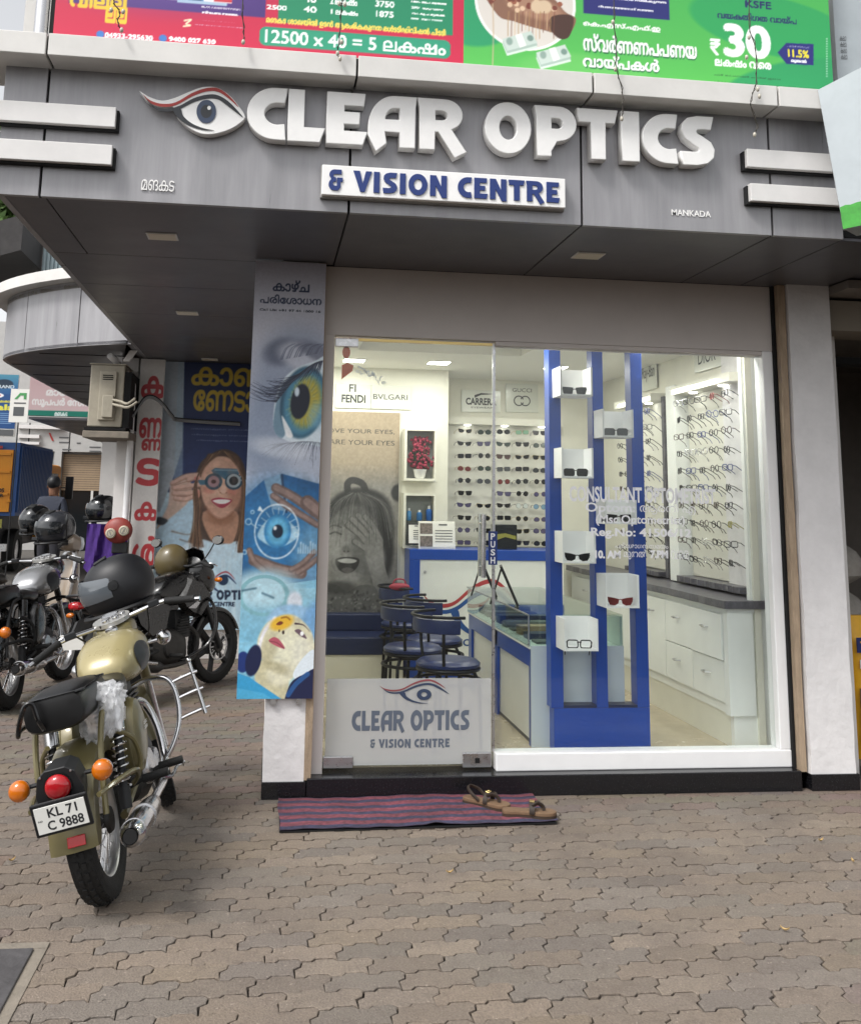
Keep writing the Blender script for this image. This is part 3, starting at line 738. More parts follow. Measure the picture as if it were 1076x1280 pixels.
wtxt('CONSULTANT OPTOMETRIST', 711, 611, 893, 627, .03); wtxt('Optom:', 731, 629, 793, 643, .02); wtxt('ആരതി എ', 799, 629, 868, 643); wtxt('(Msc.Optometrist)', 744, 645, 855, 657, .02)
wtxt('Reg.No: 41506/12', 738, 661, 863, 673, .03); wtxt('പരിശോധന സമയം', 768, 679, 834, 685); wtxt('10. AM', 743, 688, 775, 698, .05); wtxt('മുതൽ', 779, 687, 807, 699); wtxt('7.PM', 812, 688, 834, 698, .05); wtxt('വരെ', 838, 688, 860, 699)
# ================================================================== INSIDE THE SHOP
mat('int_wall', 'e2e0d3', .6, var=.03); mat('int_ceiling', 'ebe9df', .7); mat('int_floor', 'b9ad96', .25, var=.12, scale=3., rvar=.08)
mat('cab_white', 'eceeeb', .35, var=.03); mat('laminate_blue', '1c48a4', .28, var=.05); mat('laminate_navy', '17244a', .4); mat('cube_white', 'fbfbfa', .5)
mat('stone_dark', '55535a', .35, var=.45, scale=25.); mat('led', (1, .98, .94), .5, emit=7.); mat('led_soft', (1, .97, .9), .5, emit=4.)
mat('black_metal', '15161a', .4, .4); mat('black_plastic', '101114', .35); mat('blue_vinyl', '1b2a58', .35, var=.08)
mat('paper', 'e8e6e0', .8); mat('ink', '202226', .7); mat('ink_grey', '5a5c5e', .7)
IZ = .13
room = thing('shop_interior', 'bright white shop room with cream floor and coffered ceiling behind the glass', 'room', (0, 0, 0), kind='structure')
bx('floor', -1.0, 1.95, .34, 4.2, .05, IZ, 'int_floor', room)
bx('floor_strip', -.96, 1.66, .2, .34, .095, IZ, 'int_floor', room)
bx('left_wall', -1.02, -.965, .34, 4.2, IZ, 2.7, 'int_wall', room)
bx('partition', -.965, .20, 2.95, 3.05, IZ, 2.62, 'int_wall', room)
bx('partition_end', .20, .245, 2.95, 3.5, IZ, 2.62, 'int_wall', room)
bx('back_wall', .245, 1.76, 3.5, 3.6, IZ, 2.75, 'int_wall', room)
bx('right_wall', 1.77, 1.84, .2, 3.5, IZ, 2.75, 'int_wall', room)
# ceiling ring with a recessed tray
cl = thing('ceiling', None, None); cl.parent = room
def cbox(x0, x1, y0, y1): bx('border', x0, x1, y0, y1, 2.58, 2.66, 'int_ceiling', cl)
cbox(-.965, 1.77, .2, .62); cbox(-.965, 1.77, 1.95, 3.5); cbox(-.965, -.62, .62, 1.95); cbox(.62, 1.77, .62, 1.95)
bx('tray', -.7, .7, .55, 2.0, 2.70, 2.76, 'int_ceiling', cl)
def panel_light(x, y, w=.16, z=2.58, e='led'):
    t = thing('panel_light', None, None); t.parent = room
    bx('rim', x - w / 2 - .012, x + w / 2 + .012, y - w / 2 - .012, y + w / 2 + .012, z - .006, z - .001, 'int_ceiling', t); bx('diffuser', x - w / 2, x + w / 2, y - w / 2, y + w / 2, z - .009, z - .0062, e, t)
LIGHTS = [(.077, 2.46), (1.05, 2.5), (-.6, 2.5), (1.2, .32), (.12, .36), (-.6, .42), (.95, 1.3)]  # two unseen panels by the window, placed to brighten the stand's cubes
for x, y in LIGHTS: panel_light(x, y)
def area(name, x, y, z, sx, sy, p, rot=(0, 0, 0), col=(1, .98, .90)):
    l = bpy.data.lights.new(name, 'AREA'); l.energy = p; l.shape = 'RECTANGLE'; l.size = sx; l.size_y = sy; l.color = col
    o = bpy.data.objects.new(name, l); COL.objects.link(o); o.location = (x, y, z); o.rotation_euler = rot; return o
for x, y in LIGHTS: area('panel_light_glow', x, y, 2.565, .15, .15, 4.6)
area('display_strip_glow', .8, 3.36, 2.2, .8, .04, 3.5, (R_(-25), 0, 0)); area('display_strip_glow', 1.6, 1.15, 2.32, .04, .75, 2.4, (0, R_(25), 0)); area('display_strip_glow', 1.6, 2.3, 2.32, .04, .7, 2.0, (0, R_(25), 0))
# partition niches: recessed boxes built proud of the wall with a dark back
def niche(name, x0, x1, z0, z1, depth=.12):
    t = thing(name, None, None); t.parent = room
    y = 2.949
    for q in ((x0 - .02, x0, z0 - .02, z1 + .02), (x1, x1 + .02, z0 - .02, z1 + .02), (x0, x1, z0 - .02, z0), (x0, x1, z1, z1 + .02)):
        bx('side', q[0], q[1], y - depth, y, q[2], q[3], 'int_wall', t)
    bx('back', x0, x1, y - .004, y - .0005, z0, z1, mat('niche_back', '8f9390', .6), t)
    return t
niche('niche', -.118, .112, 1.665, 2.055); niche('niche', -.118, .112, 1.125, 1.525)
bx('shelf', -.118, .112, 2.83, 2.944, 1.315, 1.322, 'glass', room)
# flower pot in the upper niche
fp = thing('flower_pot', 'white pot of crimson flowers in the upper wall niche', 'flower pot', (0, 2.885, 1.665))
b = NB(); lathe(b, [(.03, 0), (.042, .01), (.055, .07), (.058, .075), (.05, .07)], 16); obj('pot', b, 'pvc_white', fp, smooth=True)
mat('petal', '8e1f3c', .7, var=.4, scale=60); mat('leaf', '35492f', .7, var=.3, scale=40)
b = NB(); frg = random.Random(5)
for k in range(190):
    a = frg.uniform(0, 6.28); h = frg.uniform(.07, .34); r = frg.uniform(0, .125) * math.sin(min(1, (h - .03) / .2) * 2.2 + .2); ball(b, (r * math.cos(a), r * math.sin(a) * .45, h), frg.uniform(.010, .017), 6, 4)
obj('blossom', b, 'petal', fp)
b = NB()
for k in range(60):
    a = frg.uniform(0, 6.28); h = frg.uniform(.06, .28); r = frg.uniform(.02, .1); p = Vector((r * math.cos(a), r * math.sin(a) * .4, h)); tube(b, [(0, 0, .06), p * .6 + Vector((0, 0, .02)), p], [.002, .006, .001], 4)
obj('stem', b, 'leaf', fp)
# bottles in the lower niche
for i, (x, z, h, c, wd) in enumerate(((-.085, 1.324, .10, '3f7fb0', .035), (-.0, 1.324, .085, '2f6ea8', .045), (.08, 1.324, .12, '1f5fae', .05), (-.085, 1.127, .11, '2d4f72', .03), (-.04, 1.127, .10, '35607c', .03), (.07, 1.127, .09, '3a4f66', .03))):
    row = 'upper' if z > 1.2 else 'lower'; pos = ('leftmost', 'middle', 'rightmost')[i % 3]
    t = thing('lotion_bottle', f'blue contact lens solution bottle, {pos} on the {row} shelf of the wall niche', 'bottle', (x, 2.88, z), group='bottles in the wall niche')
    b = NB(); lathe(b, [(wd * .45, 0), (wd * .5, .004), (wd * .5, h * .7), (wd * .28, h * .8)], 12); obj('body', b, mat('bottle' + c, c, .3), t, smooth=True)
    b = NB(); lathe(b, [(wd * .25, h * .8), (wd * .25, h), (wd * .2, h)], 10); obj('cap', b, 'pvc_white', t, smooth=True)
# bench below the poster
bn = thing('wall_bench', 'navy upholstered bench on a cream base under the child poster', 'bench', (-.56, 2.45, IZ))
bx('base', -.4, .39, .02, .49, 0, .2, 'int_wall', bn); bx('seat', -.4, .395, 0, .49, .2, .33, 'laminate_navy', bn, .01); bx('back_cushion', -.4, .39, .38, .49, .33, .46, 'laminate_navy', bn, .01)
# poster of a laughing child covering one eye
def child_poster():
    W, H = .575, 1.66; c = Canvas(W, H, 230, 'a89a86'); c.grad(0, 0, W, H * .5, 'a8977f', 'a99d8e'); c.grad(0, H * .5, W, H, 'a99d8e', '8f857a')
    c.text('LOVE YOUR EYES,', -.06, .145, .53, .185, '3d3a36', .0); c.text('CARE YOUR EYES', -.06, .235, .53, .275, '3d3a36', .0)
    c.stroke([(.16, .67), (.15, .60), (.19, .565), (.27, .59), (.30, .65)], .055, '3a3a3e', .9); c.ell(.57, .66, .06, .07, '3c3c3e', .4)   # bobbles of the pigtails
    c.ell(.245, .92, .29, .28, '333336', .25); c.ell(.27, .80, .24, .17, '3f3f42', .3); c.ell(.42, 1.1, .12, .3, '2a2a2d', .4)
    for k in range(150):
        x = c.rng.uniform(.0, .5); d = (x - .24); c.stroke([(.23 + d * .25, .66), (.24 + d * .9, .77), (.24 + d * 1.15, .95 + c.rng.uniform(-.05, .12))], .004, '2e2e30' if k % 3 else '8c8a88', .5)
    c.ell(.21, 1.06, .21, .30, '8f8b87', .12); c.ell(.15, 1.02, .14, .2, 'a39f9a', .5); c.ell(.31, 1.12, .12, .25, '726f6d', .6)
    for k in range(40):
        x = .05 + k * .009; c.stroke([(.2 + (x - .2) * .4, .74), (x, .84), (x - .01, .90 + c.rng.uniform(0, .06))], .005, '434345', .7)
    c.stroke([(.02, 1.0), (.06, .985), (.11, 1.0)], .014, '3a3a3c', .9); c.stroke([(.0, .95), (.05, .93), (.11, .945)], .012, '55534f', .7)
    c.ell(.155, 1.12, .035, .03, '7d7975', .6); c.ell(.14, 1.135, .01, .007, '4a4744', .4); c.ell(.17, 1.135, .01, .007, '4a4744', .4)
    c.spline([(.07, 1.2), (.16, 1.18), (.26, 1.195), (.24, 1.27), (.17, 1.31), (.10, 1.28)], '2f2c2c'); c.spline([(.09, 1.205), (.16, 1.19), (.24, 1.205), (.22, 1.225), (.16, 1.23), (.11, 1.222)], 'cfccc8'); c.spline([(.12, 1.28), (.17, 1.262), (.22, 1.28), (.17, 1.305)], '6a5a58')
    c.stroke([(.05, 1.19), (.04, 1.23), (.07, 1.29)], .008, '6d6966', .8); c.ell(.16, 1.37, .10, .05, '9a9692', .6)
    for i, (x0, y0, x1, y1) in enumerate(((.36, 1.12, .16, .93), (.39, 1.10, .19, .88), (.41, 1.06, .24, .85), (.43, 1.05, .30, .86), (.39, 1.2, .22, 1.06))):      # the hand over the eye
        c.stroke([(x0, y0), ((x0 + x1) / 2 + .012, (y0 + y1) / 2 - .012), (x1, y1)], .05, '5f5c5a', 1., smooth=True); c.stroke([(x0, y0), ((x0 + x1) / 2 + .01, (y0 + y1) / 2 - .014), (x1 + .004, y1 - .004)], .036, '9a9590', .9)
    c.spline([(.33, 1.0), (.44, 1.02), (.46, 1.2), (.52, 1.4), (.575, 1.5), (.575, 1.66), (.42, 1.5), (.34, 1.25), (.30, 1.12)], '8b8783'); c.ell(.40, 1.2, .07, .12, '9c9792', .8)
    c.spline([(-.02, 1.42), (.08, 1.40), (.17, 1.45), (.28, 1.40), (.40, 1.42), (.46, 1.6), (.46, 1.68), (-.02, 1.68)], '6b6864')
    for k in range(110): c.ell(c.rng.uniform(0, .45), c.rng.uniform(1.45, 1.66), c.rng.uniform(.006, .02), c.rng.uniform(.004, .012), ['3f3d3c', '8d8986', '55524f'][k % 3], .3, c.rng.uniform(0, 180))
    c.ell(.1, 1.42, .14, .05, '35332f', .8, 0, .7); c.ell(.06, 1.12, .05, .14, 'b8b4ae', .9, 0, .5); c.ell(.2, 1.33, .08, .03, 'b0aca6', .9, 0, .6); c.rect(0, 1.61, W, H, '8a7763', .75)
    for k in range(160): x = c.rng.uniform(-.02, .52); d = x - .24; c.stroke([(.23 + d * .2, .67), (.24 + d * .85, .76), (.24 + d * 1.12, .9 + c.rng.uniform(-.06, .22))], .0028, ['1e1e20', 'a5a3a0', '6c6a68'][k % 3], .4)
    for k in range(70): c.ell(c.rng.uniform(.03, .38), c.rng.uniform(.92, 1.36), c.rng.uniform(.01, .035), c.rng.uniform(.01, .03), ['b5b1ac', '6f6b68', '8a8682'][k % 3], .9, 0, .12)
    k0 = int(.42 / H * c.ny); g_ = c.a[k0:].mean(2, keepdims=True); mk = np.clip(np.linspace(0, 6, c.ny - k0), 0, 1)[:, None, None] * .8; c.a[k0:] = c.a[k0:] * (1 - mk) + g_ * .88 * mk
    c.blur(1, .5, H); c.mottle(.45, H, .05); c.noise(.05, 3)
    return c
mat('poster_print', (.5, .5, .5)); attr_mat('print_satin', rough=.45); attr_mat('print_matt', rough=.7)
cp = thing('wall_poster', 'tall sepia poster of a laughing child covering one eye on the inside wall', 'poster', (-.742, 2.945, .545))
bx('board', -.005, .58, -.012, 0, -.005, 1.665, 'paper', cp); print_on('print', child_poster(), 'print_satin', cp, wallm(0, -.0135, 0))
# acrylic brand plates
mat('acrylic', 'd6d8ce', .2); mat('brand_ink', '1d1d20', .5)
def plate_sign(lab, x, y, z, w, h, parts, rz=0.):
    t = thing('brand_plate', lab, 'sign', (x, y, z), (0, 0, rz), group='brand name plates inside the shop')
    bx('plate', -w / 2, w / 2, -.012, -.006, -h / 2, h / 2, 'acrylic', t, .001)
    for p in parts:
        if p[0] == 't': me = text_mesh(p[1], 1, p[6] if len(p) > 6 else .0, fit=p[2:6])
        else: me = curve_mesh(p[1], 0)
        me.materials.clear(); me.materials.append(MATS['brand_ink']); link('lettering' if p[0] == 't' else 'logo', me, None, t, wallm(0, -.0135, 0))
    return t
ring = lambda cx, cy, r0, r1, a0=0, a1=360: [arc(cx, cy, r1, r1, a0, a1, 24) + arc(cx, cy, r0, r0, a1, a0, 24)]
F_ = [[(-.04, .1), (.0, .1), (.0, .088), (-.028, .088), (-.028, .075), (-.005, .075), (-.005, .063), (-.028, .063), (-.028, .035), (-.04, .035)], [(.006, .035), (.018, .035), (.018, .1), (-.0, .1), (.006, .094)]]
plate_sign('clear plate with bold five-letter brand name and square monogram above the child poster', -.56, 2.95, 2.335, .3, .2, [('t', 'FENDI', -.10, .10, -.055, .012, .03), ('c', F_)])
plate_sign('clear plate with a thin widely spaced brand name beside the bold monogram plate', -.245, 2.95, 2.335, .34, .2, [('t', 'BVLGARI', -.15, .14, -.02, .025)])
swoosh = [[(-.06, .055), (.0, .075), (.12, .07), (.06, .062), (.0, .058), (-.06, .03)]]
plate_sign('clear plate with heavy slanted brand name under a swoosh above the sunglasses wall', .64, 3.5, 2.38, .36, .2, [('t', 'CARRERA', -.14, .14, -.035, .03, .035), ('t', 'EYEWEAR', -.09, .11, -.065, -.05), ('c', swoosh)])
gg = ring(-.03, -.025, .038, .048, 20, 340) + ring(.03, -.025, .038, .048, -160, 160)
plate_sign('clear plate with thin brand name over interlocked ring letters above the sunglasses wall', 1.02, 3.5, 2.42, .30, .26, [('t', 'GUCCI', -.09, .09, .055, .09), ('c', gg[:1]), ('c', gg[1:])])
def slant(me):
    for v in me.vertices: v.co.x += .25 * v.co.y
    return me
pr = plate_sign('clear plate with handwritten style brand name high on the side wall by the blue stand', 1.762, 2.28, 2.52, .34, .26, [('t', 'Ray-Ban', -.13, .13, -.06, .07, .0)], R_(-90))
pr = plate_sign('clear plate with four-letter serif style brand name at the top corner of the window', 1.762, 1.15, 2.52, .5, .2, [('t', 'DIOR', -.18, .1, -.05, .05)], R_(-90))
# reception counter at the back
rc = thing('reception_counter', 'white reception counter with royal blue edging and the eye emblem on its front', 'counter', (0, 2.66, IZ))
x0, x1 = -.106, 1.15
bx('body', x0 + .05, x1, .012, .5, 0, .90, 'cab_white', rc); bx('top_edge', x0, x1, 0, .52, .895, .975, 'laminate_blue', rc, .003); bx('side_edge', x0, x0 + .085, .0, .5, 0, .895, 'laminate_blue', rc, .003); bx('plinth', x0 + .085, x1, .004, .3, 0, .09, 'laminate_blue', rc)
mat('em_red', 'b03a3e', .5); mat('em_blue', '1f4f94', .5)
emb(.0, .80, .28 + .0, .78, 'em_red', 'em_blue', rc, .0105, False)
me = text_mesh('& VISION CENTRE', 1, .03, fit=(.12, .80, .235, .29)); me.materials.append(MATS['em_blue']); link('lettering', me, None, rc, wallm(0, .0095, 0))
b = NB(); lathe(b, [(.001, 0), (.012, .001), (.012, .006), (.001, .008)], 10, 'y', (.02, -.0, .80)); obj('screw_cover', b, 'steel', rc)
# papers and frames on it
def framed(name, lab, x, z, w, h, y=2.80, fr='black_plastic', lines=True, pics=0):
    t = thing(name, lab, 'certificate', (x, y, z), (R_(-8), 0, 0))
    bx('frame', -w / 2, w / 2, 0, .012, 0, h, fr, t, .002); bx('sheet', -w / 2 + .012, w / 2 - .012, -.003, -.0005, .012, h - .012, 'paper', t)
    if lines:
        for k in range(5): bx('text_line', -w * .05, w * .42, -.005, -.0035, h * (.25 + k * .1), h * (.25 + k * .1) + .006, 'ink_grey', t)
        bx('heading', w * .05, w * .28, -.005, -.0035, h * .85, h * .9, 'ink_grey', t)
    for k in range(pics):
        bx('photo', -w * .46, -w * .12, -.0055, -.0035, h * (.08 + k * .46), h * (.46 + k * .46), mat('photo_tone', '6f6560', .6, var=.6, scale=60), t)
TZ = 1.105
framed('certificate', 'wide white price sheet with two photos standing on the reception counter', .13, TZ, .30, .22, 2.76, 'paper', True, 2)
framed('certificate', 'small black framed certificate standing on the reception counter', -.055, TZ + .03, .11, .17, 2.78)
mat('tv_dark', '1b1f22', .2); mat('tv_yel', '8d8a3a', .5)
t = thing('display_carton', 'dark carton with a yellow streak behind the PUSH label', 'carton', (.70, 2.8, TZ)); bx('body', -.10, .10, 0, .08, 0, .2, 'tv_dark', t, .004); b = NB(); prism(b, [(-.09, .07), (.0, .10), (.09, .08), (.09, .11), (0, .13), (-.09, .12)], -.003, -.001, 'xz'); obj('streak', b, 'tv_yel', t)
# glass display counter
gc = thing('display_counter', 'long display counter with a slanted glass case over blue edged white panels', 'counter', (.295, .47, IZ))
LEN = 1.8
glass_mat('case_glass', (.86, .93, .90))
bx('body', .02, .55, .0, LEN, 0, .53, 'cab_white', gc); bx('end_panel', .0, .55, -.02, -.001, 0, .55, mat('panel_pale', 'cdd6dc', .35), gc)
for y0_, y1_ in ((0, .12), (.85, .95), (LEN - .1, LEN)): bx('blue_stile', .0, .018, y0_, y1_ if y0_ else .035, 0, .53, 'laminate_blue', gc)
bx('blue_rail', .0, .019, .035, LEN - .1, .43, .53, 'laminate_blue', gc); bx('base_board', .0195, .022, .0, LEN, 0, .02, 'ink_grey', gc)
bx('case_floor', -.01, .55, -.01, LEN, .532, .545, 'cab_white', gc)
bx('case_back', .535, .549, .0, LEN, .546, .715, 'cab_white', gc)
for k in range(9): bx('tray', .06, .42, .08 + k * .19, .2 + k * .19, .546, .56 + .02 * (k % 3), ('ink_grey', 'laminate_navy', 'bag_red', 'stone_dark')[k % 4] if k % 4 != 2 else mat('tray_tan', '9a7f66', .6), gc)
bx('case_pane', -.012, -.004, -.01, LEN, .546, .715, 'case_glass', gc); bx('case_pane', -.004, .55, -.01, -.003, .546, .715, 'case_glass', gc); bx('case_top', -.015, .55, -.012, LEN, .717, .725, 'case_glass', gc)
b = NB()
for q in (((-.015, -.012, .721), (-.015, LEN, .721)), ((-.012, -.010, .546), (-.012, -.010, .718))): tube(b, q, .005, 6)
obj('edge_trim', b, 'steel', gc)
# easel mirrors on the counter
def easel(lab, y, x=.36, s=1.):
    t = thing('easel_mirror', lab, 'mirror', (x, y, IZ + .726), (0, 0, R_(78)))
    M = Matrix.Rotation(R_(-24), 4, 'X')
    b = NB()
    for q in ((-.09, -.075, 0, .26), (.075, .09, 0, .26), (-.075, .075, 0, .016), (-.075, .075, .245, .26)): box(b, q[0] * s, q[1] * s, -.008, .008, q[2] * s, q[3] * s, M)
    obj('frame', b, 'black_plastic', t); b = NB(); box(b, -.075 * s, .075 * s, -.002, .002, .016 * s, .245 * s, M); obj('mirror_glass', b, mat('mirror', (.8, .82, .82), .05, 1.), t)
    b = NB(); tube(b, [(0, .1 * s, .225 * s), (0, .17 * s, .0)], .006, 6); obj('prop', b, 'black_plastic', t)
easel('black easel mirror nearer the door edge on the glass counter', .95, .34); easel('black easel mirror farther back on the glass counter', 1.5, .33)
bx('o', 0, .01, 0, .01, 0, .01, 'dark').hide_render = True; bpy.data.objects.remove(bpy.data.objects['o'])
# glasses and sunglasses: one mesh with two materials, shared between alike pairs
def rim(kind, n=12):
    if kind == 'aviator': return [(.024 * math.cos(a) * (1.02 - .14 * math.sin(a)) * 1.08, .021 * math.sin(a) - .003 * (math.cos(a) > 0) * 0 - .002) for a in [2 * PI * k / n for k in range(n)]]
    if kind == 'round': return [(.0225 * math.cos(2 * PI * k / n), .0215 * math.sin(2 * PI * k / n)) for k in range(n)]
    if kind == 'square': return rrect(.054, .036, .010, 3)
    if kind == 'wayfarer': return [(-.026, .016), (.0, .018), (.028, .019), (.029, .008), (.022, -.014), (.012, -.019), (-.010, -.019), (-.021, -.012)]
    return [(-.026, .010), (.0, .016), (.03, .020), (.027, .0), (.018, -.015), (-.005, -.018), (-.022, -.009)]
GM = {}
def glasses_mesh(kind, lens, frame, open_rim=False):
    key = (kind, lens, frame, open_rim)
    if key in GM: return GM[key]
    b = NB(); mi = []
    r = rim(kind)
    for s in (-1, 1):
        P = [(s * (.033 + p[0]), p[1]) for p in r]
        if not open_rim:
            n0 = len(b.faces); prism(b, P, -.001, .0015, 'xz'); mi += [0] * (len(b.faces) - n0)
        n0 = len(b.faces); tube(b, [(x, 0, z) for x, z in P], .003 if open_rim else .0016, 4, False, True); mi += [1] * (len(b.faces) - n0)
        n0 = len(b.faces); tube(b, [(s * .062, .0, .010), (s * .066, .02, .007), (s * .062, .085, -.035), (s * .06, .10, -.06)] if open_rim else [(s * .062, .0, .010), (s * .066, .02, .009), (s * .062, .11, .003), (s * .06, .135, -.016)], .0024, 4); mi += [1] * (len(b.faces) - n0)
    n0 = len(b.faces); tube(b, [(-.011, -.001, .006), (0, -.003, .010), (.011, -.001, .006)], .0022, 4); mi += [1] * (len(b.faces) - n0)
    bmesh.ops.recalc_face_normals(b, faces=b.faces)
    me = bpy.data.meshes.new('glasses'); b.to_mesh(me); b.free(); me.materials.append(MATS[lens]); me.materials.append(MATS[frame]); me.polygons.foreach_set('material_index', mi[:len(me.polygons)])
    GM[key] = me; return me
for nm, c in (('lens_black', '17191b'), ('lens_green', '2b3a33'), ('lens_brown', '4a342c'), ('lens_grey', '4b4d50'), ('lens_red', '6d2c2c'), ('lens_blue', '7f9fb5'), ('lens_violet', '55506e'), ('lens_mint', '7fa58c')): mat(nm, c, .12)
mat('lens_clear', 'c9cfca', .1); mat('frame_black', '121214', .3); mat('frame_brown', '3d2c24', .3); mat('frame_gold', (.6, .48, .25), .3, 1.); mat('frame_silver', (.7, .7, .7), .25, 1.); mat('frame_blue', '33427e', .3); mat('frame_red', '7a2a26', .3); mat('frame_yellow', '8f8a30', .3)
ORD = ['first', 'second', 'third', 'fourth', 'fifth', 'sixth', 'seventh', 'eighth', 'ninth', 'tenth', 'eleventh']
bd = thing('sunglasses_wall', 'lit white display board of sunglasses on the back wall', 'display board', (.80, 3.5, 1.62))
bx('board', -.5, .55, -.02, -.001, -.52, .54, mat('board_white', 'dddbd0', .5), bd); bx('canopy', -.5, .55, -.16, -.021, .54, .60, 'int_wall', bd)
for k in range(3): b = NB(); lathe(b, [(.001, .0), (.03, -.0), (.03, -.006), (.001, -.006)], 14, 'z', (-.3 + .34 * k, -.09, .538)); obj('puck_light', b, 'led', bd)
srg = random.Random(21)
LENS = ['lens_black'] * 6 + ['lens_grey'] * 2 + ['lens_green', 'lens_brown', 'lens_violet']
LN = {'lens_black': 'black', 'lens_green': 'dark green', 'lens_brown': 'brown', 'lens_grey': 'grey', 'lens_red': 'red', 'lens_blue': 'pale blue', 'lens_violet': 'violet', 'lens_mint': 'mint green', 'lens_clear': 'clear'}
SPEC = {(0, 3): 'lens_mint', (1, 1): 'lens_violet', (3, 0): 'lens_red', (3, 1): 'lens_green', (4, 1): 'lens_grey', (4, 2): 'lens_red', (5, 2): 'lens_violet', (6, 3): 'lens_clear', (6, 4): 'lens_blue'}
bxs = [onY(u, 600, 3.47).x for u in (577, 601, 625, 648, 670)]
for r in range(10):
    z = onY(625, 541 + r * 15.2, 3.47).z
    for c in range(5):
        if (r, c) == (5, 1): continue
        ln = SPEC.get((r, c)) or srg.choice(LENS); kd = srg.choice(['wayfarer', 'aviator', 'square', 'cat', 'wayfarer', 'round'])
        o = link('sunglasses', glasses_mesh(kd, ln, srg.choice(['frame_black', 'frame_black', 'frame_brown', 'frame_gold'])), None, None)
        o.location = (bxs[c] + srg.uniform(-.004, .004), 3.34, z + srg.uniform(-.004, .004)); o.rotation_euler = (srg.uniform(-.05, .05), srg.uniform(-.05, .05), srg.uniform(-.15, .15))
        tag(o, f'{LN[ln]} {kd} sunglasses, {ORD[r]} row, {ORD[c]} column of the back wall', 'sunglasses', 'sunglasses on the back wall board')
        bx('pin', 0, .0, 0, 0, 0, 0, 'steel') if False else None
# right wall: two boards of spectacle frames
def side_board(lab, y0, y1, cols, first, ncol, rows, grp, where):
    t = thing('spectacle_wall', lab, 'display board', (1.765, (y0 + y1) / 2, 1.63)); L = (y1 - y0) / 2
    bx('board', -.015, 0, -L, L, -.62, .64, 'board_white', t); bx('canopy', -.14, -.002, -L, L, .642, .70, 'int_wall', t)
    for k in range(2): b = NB(); lathe(b, [(.001, 0), (.028, 0), (.028, -.006), (.001, -.006)], 14, 'z', (-.075, -L * .5 + k * L, .640)); obj('puck_light', b, 'led', t)
    for r in range(rows):
        z = 2.20 - r * .118
        for c in range(ncol):
            y = y0 + (c + .5) * (y1 - y0) / ncol
            fr = srg.choice(['frame_black'] * 6 + ['frame_brown', 'frame_brown', 'frame_silver', 'frame_blue']);
            if (r, c) == (0, 1) and first: fr = 'frame_red'
            if (r, c) == (4, 0) and first: fr = 'frame_blue'
            if (r, c) == (7, 0) and first: fr = 'frame_yellow'
            kd = srg.choice(['square', 'round', 'wayfarer', 'square'])
            o = link('spectacles', glasses_mesh(kd, 'lens_clear', fr, True), None, None)
            o.location = (1.635, y + srg.uniform(-.006, .006), z + srg.uniform(-.005, .005)); o.rotation_euler = (srg.uniform(-.06, .06), srg.uniform(-.05, .05), R_(-90) + srg.uniform(-.3, .3))
            tag(o, f'{fr[6:]} {kd} spectacles, {ORD[r]} row, {ORD[c]} from the window on the {where}', 'spectacles', grp)
side_board('lit board of spectacle frames on the side wall nearest the window', .60, 1.53, 5, True, 5, 10, 'spectacles on the side wall board by the window', 'near side board')
side_board('lit board of spectacle frames farther back on the side wall', 1.93, 2.75, 4, False, 4, 10, 'spectacles on the farther side wall board', 'farther side board')
bx('board_column', 1.66, 1.77, 1.56, 1.72, .96, 2.35, 'cab_white', room); bx('board_column', 1.70, 1.77, 1.86, 1.91, .96, 2.3, 'stone_dark', room)
bx('end_board', 1.585, 1.77, .36, .40, IZ, 2.578, 'cab_white', room)
bx('end_board_edge', 1.60, 1.64, .34, .3595, IZ, 2.4, 'int_wall', room)
# drawer cabinet with stone top
dc = thing('drawer_cabinet', 'long white drawer cabinet with a grey stone top along the side wall', 'cabinet', (1.43, .34, IZ))
bx('carcass', .02, .33, .062, 3.1, .18, .75, 'cab_white', dc); bx('kick_board', .028, .33, .062, 3.1, 0, .18, 'int_wall', dc); bx('end_panel', .0, .155, .0, .06, .18, .75, 'cab_white', dc); bx('end_kick', .028, .155, .02, .06, 0, .18, 'cab_white', dc)
def stone_top(y0, y1, z0, z1, xa, xb, nm, par):
    b = NB(); n = 26; g = random.Random(9)
    poly = [(xb, y0), (xb, y1)] + [(xa + g.uniform(-.008, .008), y1 - (y1 - y0) * k / n) for k in range(n + 1)]
    prism(b, poly, z0, z1, 'xy'); obj(nm, b, 'stone_dark', par, bevel=.003)
stone_top(-.03, 3.1, .775, .82, -.03, .335, 'stone_top', dc); bx('top_rail', .005, .3, .005, 3.1, .751, .774, 'cab_white', dc)
stone_top(.25, 1.2, .835, .875, .2, .33, 'stone_ledge', dc); stone_top(1.6, 2.3, .835, .87, .22, .33, 'stone_ledge', dc)
for i, (y0, y1) in enumerate(((.065, .50), (.506, .93), (.936, 1.36), (1.366, 1.8), (1.806, 2.3), (2.306, 2.9))):
    for j, (z0, z1) in enumerate(((.24, .47), (.476, .735))):
        if i >= 2 and j == 0: continue
        if i >= 2: z0 = .24
        d = bx('drawer', -.012 if (i, j) == (0, 1) else .0, .019, y0, y1, z0, z1, 'cab_white', dc, .002)
        ym = (y0 + y1) / 2; zk = z1 - .09
        b = NB(); tube(b, [(-.006, ym - .04, zk), (-.03, ym - .03, zk), (-.03, ym + .03, zk), (-.006, ym + .04, zk)], .005, 6); ball(b, (-.03, ym, zk), .009, 6, 4); obj('handle', b, 'steel', d)
bx('drawer_gap_shade', .004, .018, .0605, .0645, .50, .72, 'dark', dc)  # dark sliver standing in for the shaded gap beside the open drawer
